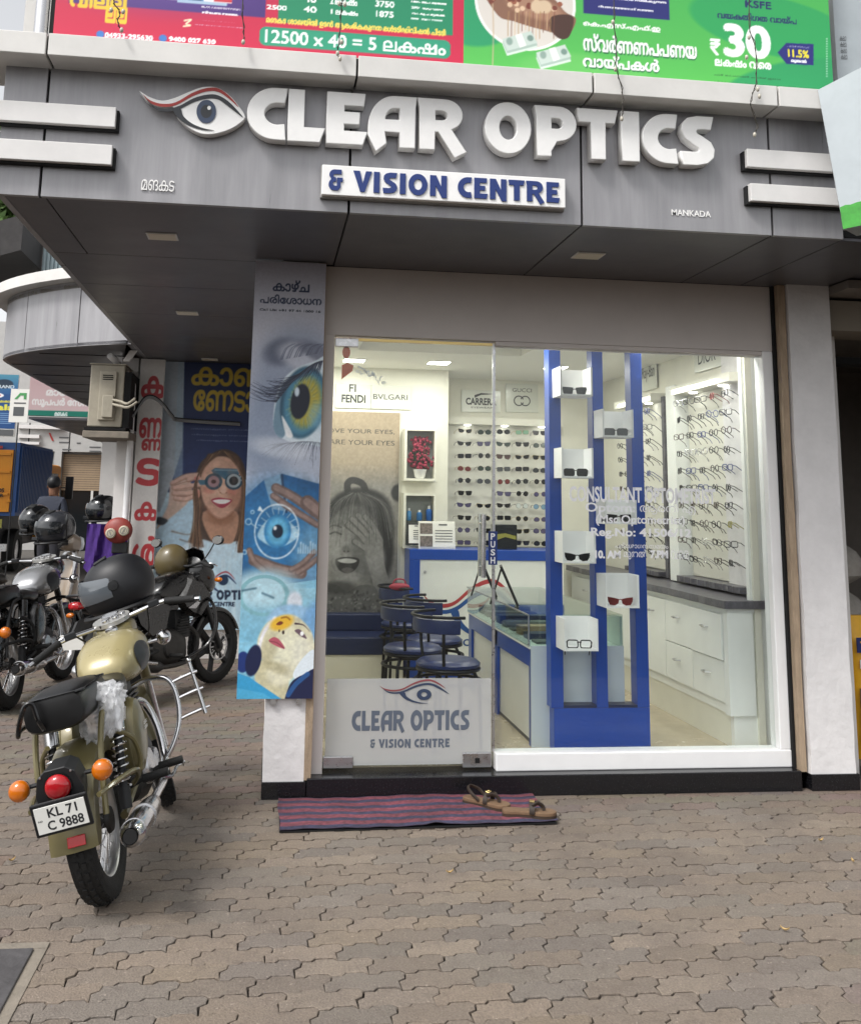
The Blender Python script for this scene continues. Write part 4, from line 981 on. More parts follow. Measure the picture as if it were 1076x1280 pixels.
# blue display stand in the window
ds = thing('display_stand', 'tall royal blue open display stand with white cubes just inside the window', 'display stand', (0, .36, 0))
D = .10
sx_ = lambda x: (x + 1.2356) * 1.0251 - 1.2356
sz_ = lambda z: (z - 1.5) * 1.0251 + 1.5
bx('plinth', sx_(.36), sx_(.905), 0, D, IZ, sz_(.385), 'laminate_blue', ds, .002)
for x0, x1, nm in ((.345, .415, 'stile'), (.603, .668, 'stile'), (.835, .905, 'stile')): bx(nm, sx_(x0), sx_(x1), .0, D, sz_(.386), 2.575, 'laminate_blue', ds, .002)
bx('sill', sx_(.4155), sx_(.6025), .0, D, sz_(.386), sz_(.40), 'laminate_navy', ds); bx('sill', sx_(.6685), sx_(.8345), .0, D, sz_(.386), sz_(.40), 'laminate_navy', ds)
def cube(u0, v0, u1, v1, gl, lab):
    a, c = onY(u0, v1, .2), onY(u1, v0, .2); t = thing('display_cube', None, None); t.parent = ds
    x0, x1, z0, z1 = a.x, c.x, a.z, c.z; th = .010; y0, y1 = -.165, -.003
    bx('base', x0, x1, y0, y1, z0, z0 + th, 'cube_white', t); bx('side', x0, x0 + th, y0, y1, z0 + th, z1, 'cube_white', t); bx('side', x1 - th, x1, y0, y1, z0 + th, z1, 'cube_white', t); bx('back', x0 + th, x1 - th, y1 - .008, y1, z0 + th, z1, 'cube_white', t)
    o = link('sunglasses', glasses_mesh(*gl), None, None); o.location = ((x0 + x1) / 2, .235, z0 + th + .022); o.scale = (1.12, .8, 1.15); o.rotation_euler = (0, 0, R_(-8))
    tag(o, lab, 'sunglasses', 'eyewear in the window stand cubes')
cube(700, 459, 740, 494, ('wayfarer', 'lens_black', 'frame_black'), 'black sunglasses in the topmost cube of the blue window stand')
cube(753, 512, 791, 546, ('square', 'lens_grey', 'frame_black'), 'grey square sunglasses in the upper cube of the right column of the blue stand')
cube(702, 560, 741, 597, ('square', 'lens_black', 'frame_black'), 'flat topped black sunglasses in the second cube of the left column')
cube(756, 625, 795, 655, ('wayfarer', 'lens_black', 'frame_brown'), 'dark sunglasses in the cube behind the white consultant lettering')
cube(703, 665, 744, 704, ('cat', 'lens_black', 'frame_black'), 'wraparound black sunglasses in the third cube of the left column')
cube(757, 719, 798, 760, ('cat', 'lens_red', 'frame_red'), 'red tinted cat eye sunglasses in the lowest cube of the right column')
cube(705, 774, 747, 814, ('square', 'lens_clear', 'frame_black', True), 'black rimmed clear spectacles in the lowest cube of the left column')
# bar stools along the counter
def stool():
    t = thing('bar_stool', '', 'stool', (0, 0, 0), group='blue round stools along the display counter')
    H = .44
    b = NB(); lathe(b, [(.001, H + .032), (.10, H + .034), (.165, H + .028), (.185, H + .012), (.183, H - .004), (.17, H - .01), (.001, H - .01)], 28); obj('seat', b, 'blue_vinyl', t, smooth=True)
    b = NB(); tube(b, [(.175 * math.cos(a), .175 * math.sin(a), H - .018) for a in [2 * PI * k / 28 for k in range(28)]], .012, 8, False, True); obj('seat_ring', b, 'black_metal', t, smooth=True)
    b = NB(); tube(b, [(.19 * math.cos(a), .19 * math.sin(a), H - .085) for a in [2 * PI * k / 28 for k in range(28)]], .010, 8, False, True); obj('foot_ring', b, 'black_metal', t, smooth=True)
    for k in range(4):
        a = PI / 4 + k * PI / 2; b = NB(); tube(b, [(.15 * math.cos(a), .15 * math.sin(a), H - .02), (.19 * math.cos(a), .19 * math.sin(a), H - .09), (.2 * math.cos(a), .2 * math.sin(a), 0)], .011, 8); obj('leg', b, 'black_metal', t, smooth=True)
    for a0 in (122, 238):
        a = R_(a0); b = NB(); tube(b, smoothpath([(.165 * math.cos(a), .165 * math.sin(a), H - .02), (.19 * math.cos(a), .19 * math.sin(a), H + .1), (.195 * math.cos(a), .195 * math.sin(a), H + .26)]), .010, 8); obj('back_post', b, 'black_metal', t, smooth=True)
    b = NB(); rg = []
    for k in range(19):
        a = R_(95 + 170 * k / 18); rr = []
        for (dr, z) in ((0, .185), (.010, .19), (.013, .225), (.010, .262), (0, .265), (-.004, .225)): rr.append(Vector(((.195 + dr) * math.cos(a), (.195 + dr) * math.sin(a), H + z)))
        rg.append(rr)
    loft(b, rg); obj('backrest', b, 'blue_vinyl', t, smooth=True)
    b = NB(); tube(b, [(.21 * math.cos(R_(88 + 184 * k / 20)), .21 * math.sin(R_(88 + 184 * k / 20)), H + .278) for k in range(21)], .009, 8); obj('top_rail', b, 'black_metal', t, smooth=True)
    return t
st = stool()
for i, (u, v, rz, lab) in enumerate(((560, 828, 14, 'blue round bar stool nearest the glass door'), (516, 810, 8, 'second blue bar stool from the door, set farther left'), (543, 799, 10, 'third blue bar stool from the door along the counter'), (507, 779, 4, 'farthest blue bar stool from the door, by the reception counter'))):
    p = onZ(u, v, IZ + .45); o = st if i == 0 else copy_tree(st); o.location = (p.x, p.y, IZ); o.rotation_euler = (0, 0, R_(rz)); o['label'] = lab
t = thing('hand_bag', 'small red bag lying over the farthest stool back', 'bag', (-.25, 2.15, .86)); b = NB(); ball(b, (0, 0, 0), .06, 12, 8, (1.3, .5, .45)); obj('body', b, mat('bag_red', '9c3548', .6), t, smooth=True)
b = NB(); tube(b, smoothpath([(-.05, 0, .01), (-.03, 0, .05), (.03, 0, .05), (.05, 0, .01)]), .006, 6); obj('strap', b, 'bag_red', t)
# stickers on the inside of the door glass
mat('sticker_orange', 'd9622c', .6)
t = thing('orange_sticker', 'orange petal shaped stickers at the top left corner of the glass door', 'sticker', (0, GY, 0))
a, c = onY(433, 440, GY), onY(434, 463, GY)
dec('petal', [arc(a.x, a.z, .022, .035, 0, 360, 18)[:-1]], 'sticker_orange', t, .0075); dec('petal', [[(c.x - .03, c.z + .03), (c.x + .0, c.z + .045), (c.x + .035, c.z + .03), (c.x + .03, c.z - .0), (c.x - .03, c.z - .05)]], 'sticker_orange', t, .0075)
t = thing('white_sticker', 'white leafy spray sticker beside the orange stickers on the door glass', 'sticker', (0, GY, 0))
sg = random.Random(4); lp = []
for k in range(22):
    x = onY(446 + k * 1.7, 470, GY).x; z = onY(450, 461 + k * .75, GY).z + sg.uniform(-.02, .02); a = sg.uniform(0, 3.1); d = Vector((math.cos(a), math.sin(a))) * sg.uniform(.012, .022); lp.append([(x - d.x, z - d.y), (x + d.y * .25, z - d.x * .25), (x + d.x, z + d.y), (x - d.y * .25, z + d.x * .25)])
for l in lp: dec('leaf', [l], 'decal_white', t, .0075)
# ================================================================== BANNERS, BILLBOARDS, NEIGHBOURS
def mapper(x0, ztop, y):
    def f(u, v):
        p = onY(u, v, y); return (p.x - x0, ztop - p.z)
    return f
# ---- eye test banner on the left pillar
def eye_banner():
    W, H = .383, 2.275; c = Canvas(W, H, 300, 'b9bac8'); f = mapper(-1.3525, 2.762, .0)
    def s(u): return u / 1247 * 5.36 * 1.0
    c.grad(0, 0, W, .45, 'b4b4c2', 'c3c4d0'); c.grad(0, .45, W, 1.3, 'c3c4d0', 'aeb7c8')
    c.text('കാഴ്ച', *f(342, 350), *f(386, 366), '1d2b4a', .02); c.text('പരിശോധന', *f(326, 368), *f(401, 382), '1d2b4a', .02); c.text('Call Us: +91 97 44 1000 16', *f(325, 386), *f(400, 391.5), '2c3342', .01)
    # big eye seen from the side
    c.ell(*f(372, 470), s(52), s(62), '9aa3b8', .7); c.ell(*f(335, 540), s(30), s(60), '8795ad', .9, 0, .8); c.ell(*f(352, 440), s(22), s(16), '5d6478', .8, -20, .9); c.ell(*f(382, 447), s(34), s(18), 'c6c9d6', .6, 15, .9)
    c.ell(*f(395, 440), s(26), s(10), '6b7083', .8, 25, .8)
    ex, ey = f(372, 503)
    c.spline([f(342, 535), f(346, 492), f(362, 466), f(392, 452), f(412, 452), f(412, 550), f(388, 556), f(356, 550)], 'd9e6ee'); c.spline([f(342, 535), f(346, 500), f(356, 478), f(362, 500), f(358, 535), f(352, 548)], '5c7f96', .8)
    c.ell(*f(379, 503), s(28), s(45), '274c63', .12, 8); c.ell(*f(380, 503), s(25), s(42), '4f8aa6', .3, 8); c.ell(*f(382, 503), s(18), s(31), 'b9ab45', .5, 8)
    for k in range(70):
        a = 2 * PI * k / 70; r = c.rng.uniform(.55, 1.); x, y = f(380, 503); c.stroke([(x + s(11) * math.cos(a), y + s(20) * math.sin(a)), (x + s(24) * r * math.cos(a), y + s(40) * r * math.sin(a))], .0028, ['d8c860', '2c5c78', '9fc4cf', '8f8a30'][k % 4], .6, smooth=False)
    c.ell(*f(375, 502), s(11.5), s(22), '131b2c', .15, 8); c.ell(*f(371, 490), s(3), s(6), 'd6e4ee', .4); c.spline([f(352, 520), f(359, 530), f(366, 545), f(358, 545)], 'ffffff', .9); c.ell(*f(395, 520), s(10), s(16), '8fc0d6', .9, 0, .5)
    c.blur(2, f(350, 420)[1], f(350, 590)[1])
    for k in range(85):                                   # lashes of the upper lid
        t = k / 84; bx0, by0 = 345 + 58 * t, 500 - 52 * math.sin(t * 1.45) + 3; L = c.rng.uniform(26, 50) * (1 - .45 * t); a = R_(205 - 95 * t + c.rng.uniform(-14, 14))
        c.stroke([f(bx0, by0), f(bx0 + L * .5 * math.cos(a), by0 + L * .5 * math.sin(a) * .8 + 3), f(bx0 + L * math.cos(a), by0 + L * math.sin(a) * .95)], .0052, '23283a' if k % 4 else '4d546a', .85, True)
    for k in range(45):
        t = k / 44; bx0, by0 = 350 + 60 * t, 556 - 4 * math.sin(t * 3) ; L = c.rng.uniform(12, 34); a = R_(165 - 90 * t + c.rng.uniform(-16, 16)); c.stroke([f(bx0, by0), f(bx0 + L * .5 * math.cos(a), by0 + L * .5 * math.sin(a) - 2), f(bx0 + L * math.cos(a), by0 + L * math.sin(a))], .0036, '2b3042', .7, True)
    for k in range(60):
        t = c.rng.uniform(0, 1); c.stroke([f(350 + 60 * t, 450 - 10 * t), f(356 + 60 * t, 436 - 4 * t), f(366 + 60 * t, 430)], .003, '555b70', .5, True)
    c.ell(*f(350, 560), s(36), s(12), 'dfe4ec', .9, 8, .6)
    # operating light band with the gesturing hands
    c.poly([f(290, 636), f(330, 600), f(352, 592), f(410, 608), f(410, 740), f(290, 740)], '1c4a78')
    c.ell(*f(350, 660), s(60), s(55), '2f77ae', .9, 0, .9); c.ell(*f(398, 700), s(30), s(50), '8fb8d2', .9, 0, .6); c.poly([f(330, 600), f(352, 592), f(362, 640), f(340, 636)], '9db8cc', .7); c.stroke([f(352, 594), f(358, 640)], .012, '122c4a', .8)
    def finger(p, w, col, hi): c.stroke(p, w, col); c.stroke([(x - .002, y - .003) for x, y in p], w * .55, hi, .7)
    for p, w in (([f(345, 610), f(368, 622), f(392, 640)], .05), ([f(342, 620), f(362, 634), f(390, 652)], .036), ([f(352, 628), f(370, 640), f(396, 656)], .034), ([f(384, 628), f(398, 640), f(412, 650)], .075)): finger(p, w, '6e5a55', 'a08a82')
    for p, w in (([f(318, 700), f(350, 712), f(376, 716)], .06), ([f(312, 688), f(318, 702), f(330, 712)], .032), ([f(364, 712), f(378, 704), f(392, 690)], .03), ([f(372, 716), f(384, 708), f(396, 698)], .03)): finger(p, w, '6a5650', '9b857c')
    c.ell(*f(346, 664), s(27), s(33), 'e8f4fb', 0, 0, .9, s(1.6)); c.spline([f(322, 668), f(334, 650), f(350, 644), f(366, 656), f(374, 668), f(360, 680), f(344, 684), f(330, 678)], 'bfe2f2', .85); c.ell(*f(347, 664), s(16), s(20), '2c7db8', .1); c.ell(*f(347, 664), s(13), s(17), '67b6dd', .6); c.ell(*f(347, 664), s(6.5), s(8), '0e2238', .2); c.ell(*f(344, 660), s(2), s(2.6), 'ffffff')
    for k in range(9): a = R_(195 + k * 19); x, y = f(347, 664); c.stroke([(x + s(17) * math.cos(a), y + s(21) * math.sin(a)), (x + s(24) * math.cos(a), y + s(28) * math.sin(a))], .004, 'e8f4fb', .8)
    for u, v, r in ((311, 652, 4), (306, 690, 3), (316, 640, 2.5), (370, 668, 3)): c.ell(*f(u, v), s(r), s(r), 'dff0f8', 0, 0, .9, s(1))
    c.stroke([f(314, 654), f(322, 660)], .004, 'dff0f8'); c.poly([f(322, 638), f(330, 640), f(325, 632)], 'e8f4fb')
    for k in range(10): c.rect(*f(372 + k * 3, 684 - (k * 7 % 9)), *f(373.2 + k * 3, 692), 'cfe6f2', .8)
    c.blur(2, f(350, 590)[1], f(350, 740)[1]); c.mottle(f(350, 590)[1], f(350, 740)[1], .08)
    # patient under the lamp
    c.poly([f(290, 740), f(410, 722), f(410, 880), f(290, 880)], '86bfd8'); c.grad(0, f(330, 735)[1], W, f(330, 800)[1], '9ccde0', '79b4cf'); c.ell(*f(330, 735), s(40), s(22), 'b4d6e2', .8)
    c.ell(*f(330, 744), s(30), s(24), '7fb3bd', 0, 0, .9, s(4)); c.stroke([f(303, 738), f(320, 735)], .010, '4c6f80'); c.stroke([f(328, 741), f(342, 747)], .010, '54788a')
    c.ell(*f(368, 752), s(9), s(12), 'dfe6f0', .5); c.ell(*f(372, 785), s(38), s(26), '9cc4e4', .15, 20); c.ell(*f(388, 790), s(14), s(36), '79aad6', .5, 10)
    c.spline([f(325, 818), f(322, 800), f(332, 780), f(345, 772), f(366, 768), f(384, 782), f(392, 800), f(390, 820), f(376, 834), f(360, 850), f(340, 836)], 'd8d3b4'); c.ell(*f(360, 815), s(22), s(24), 'e4e2c8', .7); c.stroke([f(344, 772), f(330, 790), f(324, 812), f(325, 822)], .016, 'f0eef2')
    c.spline([f(318, 842), f(330, 824), f(360, 846), f(352, 880), f(330, 880)], 'ccc6a4'); c.ell(*f(350, 842), s(16), s(14), 'dedac0', .6)
    c.ell(*f(336, 812), s(9), s(20), 'b8b08c', .9, 20, .6); c.ell(*f(378, 815), s(12), s(20), 'eceada', .9, 0, .6); c.ell(*f(346, 834), s(14), s(6), 'a8a07c', .9, 20, .6); c.blur(3, f(350, 730)[1], H); c.mottle(f(350, 730)[1], H, .06)
    c.ell(*f(352, 778), s(14), s(8), 'e8b83a', .6, -20); c.spline([f(345, 780), f(350, 776), f(354, 778), f(350, 781)], '7a3a22'); c.stroke([f(352, 772), f(358, 771), f(362, 774)], .009, 'a8762a')
    c.stroke([f(369, 779), f(379, 781), f(387, 789)], .010, '3a2430', 1., True); c.spline([f(368, 788), f(374, 786), f(380, 792), f(383, 798), f(376, 795)], '6e5862'); c.ell(*f(377, 791.5), s(2.2), s(2.6), 'ffffff', .3)
    c.ell(*f(354, 790), s(1.6), s(2.6), '3a2a26', .3); c.ell(*f(349, 788), s(1.2), s(2), '5a4a3a', .3)
    c.spline([f(336, 801), f(342, 796), f(349, 799), f(356, 810), f(347, 808)], 'b85868'); c.stroke([f(337, 801), f(346, 803), f(355, 810)], .004, '7a3844')
    c.ell(*f(304, 827), s(8), s(12), '1a3274', .2); c.ell(*f(317, 825), s(9), s(18), '141d44', .2, 10); c.spline([f(366, 842), f(378, 822), f(392, 812), f(392, 838), f(374, 850)], 'e3edf4'); c.spline([f(356, 872), f(364, 852), f(380, 842), f(394, 838), f(394, 880), f(356, 880)], '1a2046'); c.stroke([f(360, 868), f(370, 854), f(384, 842)], .024, '2c62a0', .8)
    c.poly([f(290, 838), f(312, 846), f(356, 876), f(290, 880)], '3ba0d2'); c.poly([f(290, 858), f(330, 866), f(350, 880), f(290, 884)], '58b6e0', .8); c.noise(.03, 2)
    return c
eb = thing('eye_test_banner', 'tall narrow banner with a huge blue eye and a patient, fixed to the left pillar', 'banner', (-1.3525, 0, .487))
b = NB(); box(b, 0, .383, -.008, .014, 0, 2.275); obj('board', b, 'paper', eb); print_on('print', eye_banner(), 'print_satin', eb, wallm(0, -.0095, 0))
for x in (.17, .30): b = NB(); box(b, x, x + .03, -.004, .012, -.03, .0); obj('bracket', b, 'steel', eb)
# ---- woman with trial frame
WY = 4.42
def woman_banner():
    W, H = 1.05, 2.5; c = Canvas(W, H, 190, '20305c'); f = mapper(-2.29, 2.765, WY); s = lambda u: u / 1247 * 9.75
    c.grad(0, 0, W, 1.2, '1b2950', '26386c'); c.grad(0, 1.25, W, H, 'b9d3e3', 'cfe2ec'); c.rect(0, 1.3, W, H, 'c3dbe8', .5)
    c.poly([f(190, 440), f(231, 440), f(228, 560), f(216, 600), f(200, 640), f(190, 640)], 'a9b3bd'); c.poly([f(224, 440), f(231, 440), f(228, 640), f(216, 640)], '9fb6c6', .6)
    c.text('കാണ', *f(241, 459), *f(336, 484), 'c2a63c', .03); c.text('ണ്ടോ', *f(243, 488), *f(318, 515), 'c2a63c', .03)
    for k, (u0, u1) in enumerate(((239, 345), (240, 345), (246, 340))): c.text('നിങ്ങളുടെ ബഡ്ജറ്റിലുള്ള', *f(u0, 535 + k * 7), *f(u1, 540 + k * 7), '8791ad', 0)
    # hair back, face, neck, shirt
    c.spline([f(243, 606), f(250, 580), f(268, 565), f(284, 562), f(300, 572), f(308, 596), f(310, 640), f(311, 690), f(296, 690), f(255, 684), f(238, 678), f(236, 670), f(243, 640)], '4a382f')
    c.spline([f(205, 700), f(222, 676), f(252, 674), f(275, 680), f(300, 676), f(330, 680), f(340, 900), f(190, 900)], 'c5dcea'); c.ell(*f(230, 780), s(30), s(90), 'dbe9f2', .8); c.ell(*f(290, 760), s(30), s(60), 'b4d2e2', .8); c.spline([f(203, 640), f(228, 612), f(242, 622), f(240, 670), f(212, 690), f(200, 690)], 'b4d0e2')
    c.spline([f(254, 640), f(262, 672), f(276, 678), f(292, 676), f(296, 640)], 'b58a72'); c.ell(*f(276, 646), s(16), s(10), '96694f', .8, 0, .8)
    c.spline([f(250, 600), f(252, 584), f(264, 573), f(282, 571), f(296, 580), f(301, 598), f(300, 620), f(292, 638), f(278, 648), f(266, 644), f(254, 626)], 'd2a690'); c.ell(*f(272, 598), s(16), s(22), 'dfb7a0', .8); c.ell(*f(294, 618), s(8), s(18), 'b98872', .9); c.ell(*f(262, 612), s(7), s(5), 'd2907f', .9); c.ell(*f(290, 614), s(6), s(5), 'c98876', .9)
    for k in range(60):
        t = k / 59; u = 245 + 10 * t; c.stroke([f(276 - 16 * t, 566 + 2 * t), f(252 - 4 * t, 590 + 10 * t), f(247 + 6 * t, 640), f(250 - 10 * t + c.rng.uniform(-6, 6), 684 - 8 * t)], .010, ['4c3a30', '6b4c38', '8b6648', '3a2b26'][k % 4], .75)
    for k in range(40):
        t = k / 39; c.stroke([f(284 + 14 * t, 566 + 6 * t), f(302 + 3 * t, 596), f(300 + 9 * t, 645), f(297 + 13 * t, 690)], .010, ['4c3a30', '6b4c38', '8b6648', '3a2b26'][k % 4], .75)
    c.stroke([f(215, 664), f(236, 668), f(248, 660)], .012, '6b4c38', .8, True); c.stroke([f(225, 674), f(240, 678), f(250, 670)], .010, '5b4030', .8, True)
    # raised hand and arm
    c.spline([f(196, 660), f(210, 632), f(214, 604), f(228, 596), f(240, 606), f(236, 626), f(222, 640), f(204, 654)], 'cfb3a4')
    for p in ([(216, 604), (232, 596), (247, 594)], [(218, 610), (234, 608), (250, 606)], [(218, 617), (234, 617), (247, 614)], [(220, 623), (232, 624), (242, 620)], [(236, 600), (244, 597), (250, 600)]): c.stroke([f(*q) for q in p], .048, 'b08878'); c.stroke([f(u, v - .8) for u, v in p], .034, 'd9b4a4')
    c.ell(*f(246, 598), s(3), s(2.6), 'c77c74', .4); c.spline([f(198, 646), f(210, 650), f(204, 656), f(196, 654)], '2b3038')
    c.blur(3, f(250, 560)[1], f(250, 690)[1]); c.mottle(f(250, 560)[1], H, .05)
    # trial frame
    c.poly([f(264, 588), f(269, 585), f(296, 586), f(299, 592), f(294, 597), f(288, 596), f(282, 600), f(276, 596), f(268, 594)], '3e6a84'); c.rect(*f(268, 586.5), *f(297, 589), '6d95aa'); c.poly([f(247, 600), f(258, 600), f(258, 606), f(250, 606)], '4a7388'); c.poly([f(300, 598), f(308, 600), f(308, 606), f(300, 606)], '6f8c9c')
    for u in (267, 292): c.ell(*f(u, 602), s(10.5), s(10), '2e4b5e', .06)
    c.ell(*f(267, 602), s(7), s(7), 'a88890', .3); c.ell(*f(267, 602), s(3), s(2.4), '4a3432', .4); c.ell(*f(292, 601), s(8.5), s(8.3), 'a8b8c0', .08); c.ell(*f(292, 601), s(5.5), s(5.4), '1c2228', .1); c.ell(*f(302, 598), s(3), s(3), 'a8b8c0', 0, 0, 1, s(1.2))
    c.ell(*f(279, 612), s(3), s(5), 'e6c2ae', .6); c.ell(*f(275.5, 616), s(1), s(.8), '8a5a4a', .4); c.ell(*f(283, 616), s(1), s(.8), '8a5a4a', .4)
    c.spline([f(264, 625), f(272, 622), f(279, 622.5), f(290, 625), f(284, 632), f(277, 635), f(270, 632)], 'a83e50'); c.spline([f(266, 625.6), f(278, 624), f(288, 625.6), f(283, 629), f(277, 630), f(271, 629)], 'f4f0ee')
    c.ell(*f(246, 618), s(4), s(6), 'd2907f', .4)
    for k in range(170):                                  # fine strands, skin mottling and folds
        t = c.rng.uniform(0, 1); L_ = k % 2; u0 = 248 - 5 * t if L_ else 301 + 7 * t; c.stroke([f(278 + (-14 if L_ else 12) * t, 563 + 6 * t), f(u0, 592 + 14 * t), f(u0 + c.rng.uniform(-2, 3), 640), f(u0 + c.rng.uniform(-9, 6), 676 + c.rng.uniform(-4, 16))], .0045, ['2c201c', '9a7656', '6e5140', 'b08c68', '3a2a22'][k % 5], .45)
    for k in range(60): c.ell(*f(252 + c.rng.uniform(0, 46), 578 + c.rng.uniform(0, 62)), s(c.rng.uniform(2, 6)), s(c.rng.uniform(2, 6)), ['e6c4b0', 'c08c78', 'b07c68'][k % 3], .9, 0, .10)
    c.stroke([f(257, 634), f(266, 645), f(278, 649), f(290, 641)], .035, '8a5c48', .35); c.stroke([f(273, 606), f(274, 614), f(278, 617.5)], .006, 'a87460', .6); c.stroke([f(262, 622), f(264, 628), f(268, 633)], .005, 'a87460', .5); c.stroke([f(291, 622), f(290, 629), f(286, 634)], .005, '9a6450', .5)
    for k in range(30): u0 = 215 + c.rng.uniform(0, 95); c.stroke([f(u0, 690 + c.rng.uniform(0, 30)), f(u0 + c.rng.uniform(-12, 12), 780)], c.rng.uniform(.01, .05), ['e2eef5', '9fc0d4'][k % 2], .16)
    for p in ([(218, 600), (232, 592), (246, 591)], [(219, 606.5), (234, 602), (249, 601)], [(219, 613.5), (234, 612.5), (247, 610)], [(221, 620), (233, 620.5), (243, 617)]): c.stroke([f(*q) for q in p], .006, '8a5c50', .6)
    # the shop's emblem and name
    g = lambda p: f(250 + p[0] * 46, 742 - p[1] * 30)
    c.poly([[g(p) for p in sm(rd)]], 'a04048'); c.poly([[g(p) for p in sm(bl)]], '1d2f5a'); c.poly([[g(p) for p in sm(lw)]], '1d2f5a'); c.ell(*f(279, 725), s(6), s(6), '1c3450', .15)
    for ch, lp in fit_word('CLEAR OPTICS', 0, 1, 0, 1): c.poly([[f(226 + p[0] * 90, 749.5 - p[1] * 12) for p in l] for l in lp], '16243e', nonzero=False)
    c.text('& VISION CENTRE', *f(235, 752), *f(293, 757.5), '16243e', .03)
    c.blur(1); c.noise(.03, 3)
    return c
wb = thing('woman_banner', 'large banner of a smiling woman wearing an optical trial frame, behind the motorcycles', 'banner', (-2.29, WY, .265))
bx('board', 0, 1.05, -.002, .03, 0, 2.5, 'paper', wb); print_on('print', woman_banner(), 'print_satin', wb, wallm(0, -.004, 0))
# ---- vertical letter board
def letter_board():
    LY = 4.26; W, H = .225, 2.42; x0 = onY(176, 455, LY).x; c = Canvas(W, H, 200, 'd6d3cf'); f = mapper(x0, 2.76, LY)
    for ch, v0, v1 in (('ക', 471, 497), ('ണ', 523, 547), ('ട', 574, 606), ('ക', 628, 650), ('ൾ', 671, 706)):
        u = 192 - (v0 - 455) * .055; c.text(ch, *f(u - 12.5, v0), *f(u + 13, v1), 'b5343a', .04)
        if ch == 'ണ': c.text('ണ', *f(u - 10, 549), *f(u + 12, 563), 'b5343a', .05)
    c.noise(.02, 3); return c, x0
lc, lx = letter_board()
lb = thing('letter_board', 'white vertical board with large red Malayalam letters beside the woman banner', 'sign', (lx, 4.26, .34))
bx('board', 0, .225, .0, .06, 0, 2.42, 'sign_white', lb, .003); print_on('print', lc, 'print_satin', lb, wallm(0, -.003, 0))
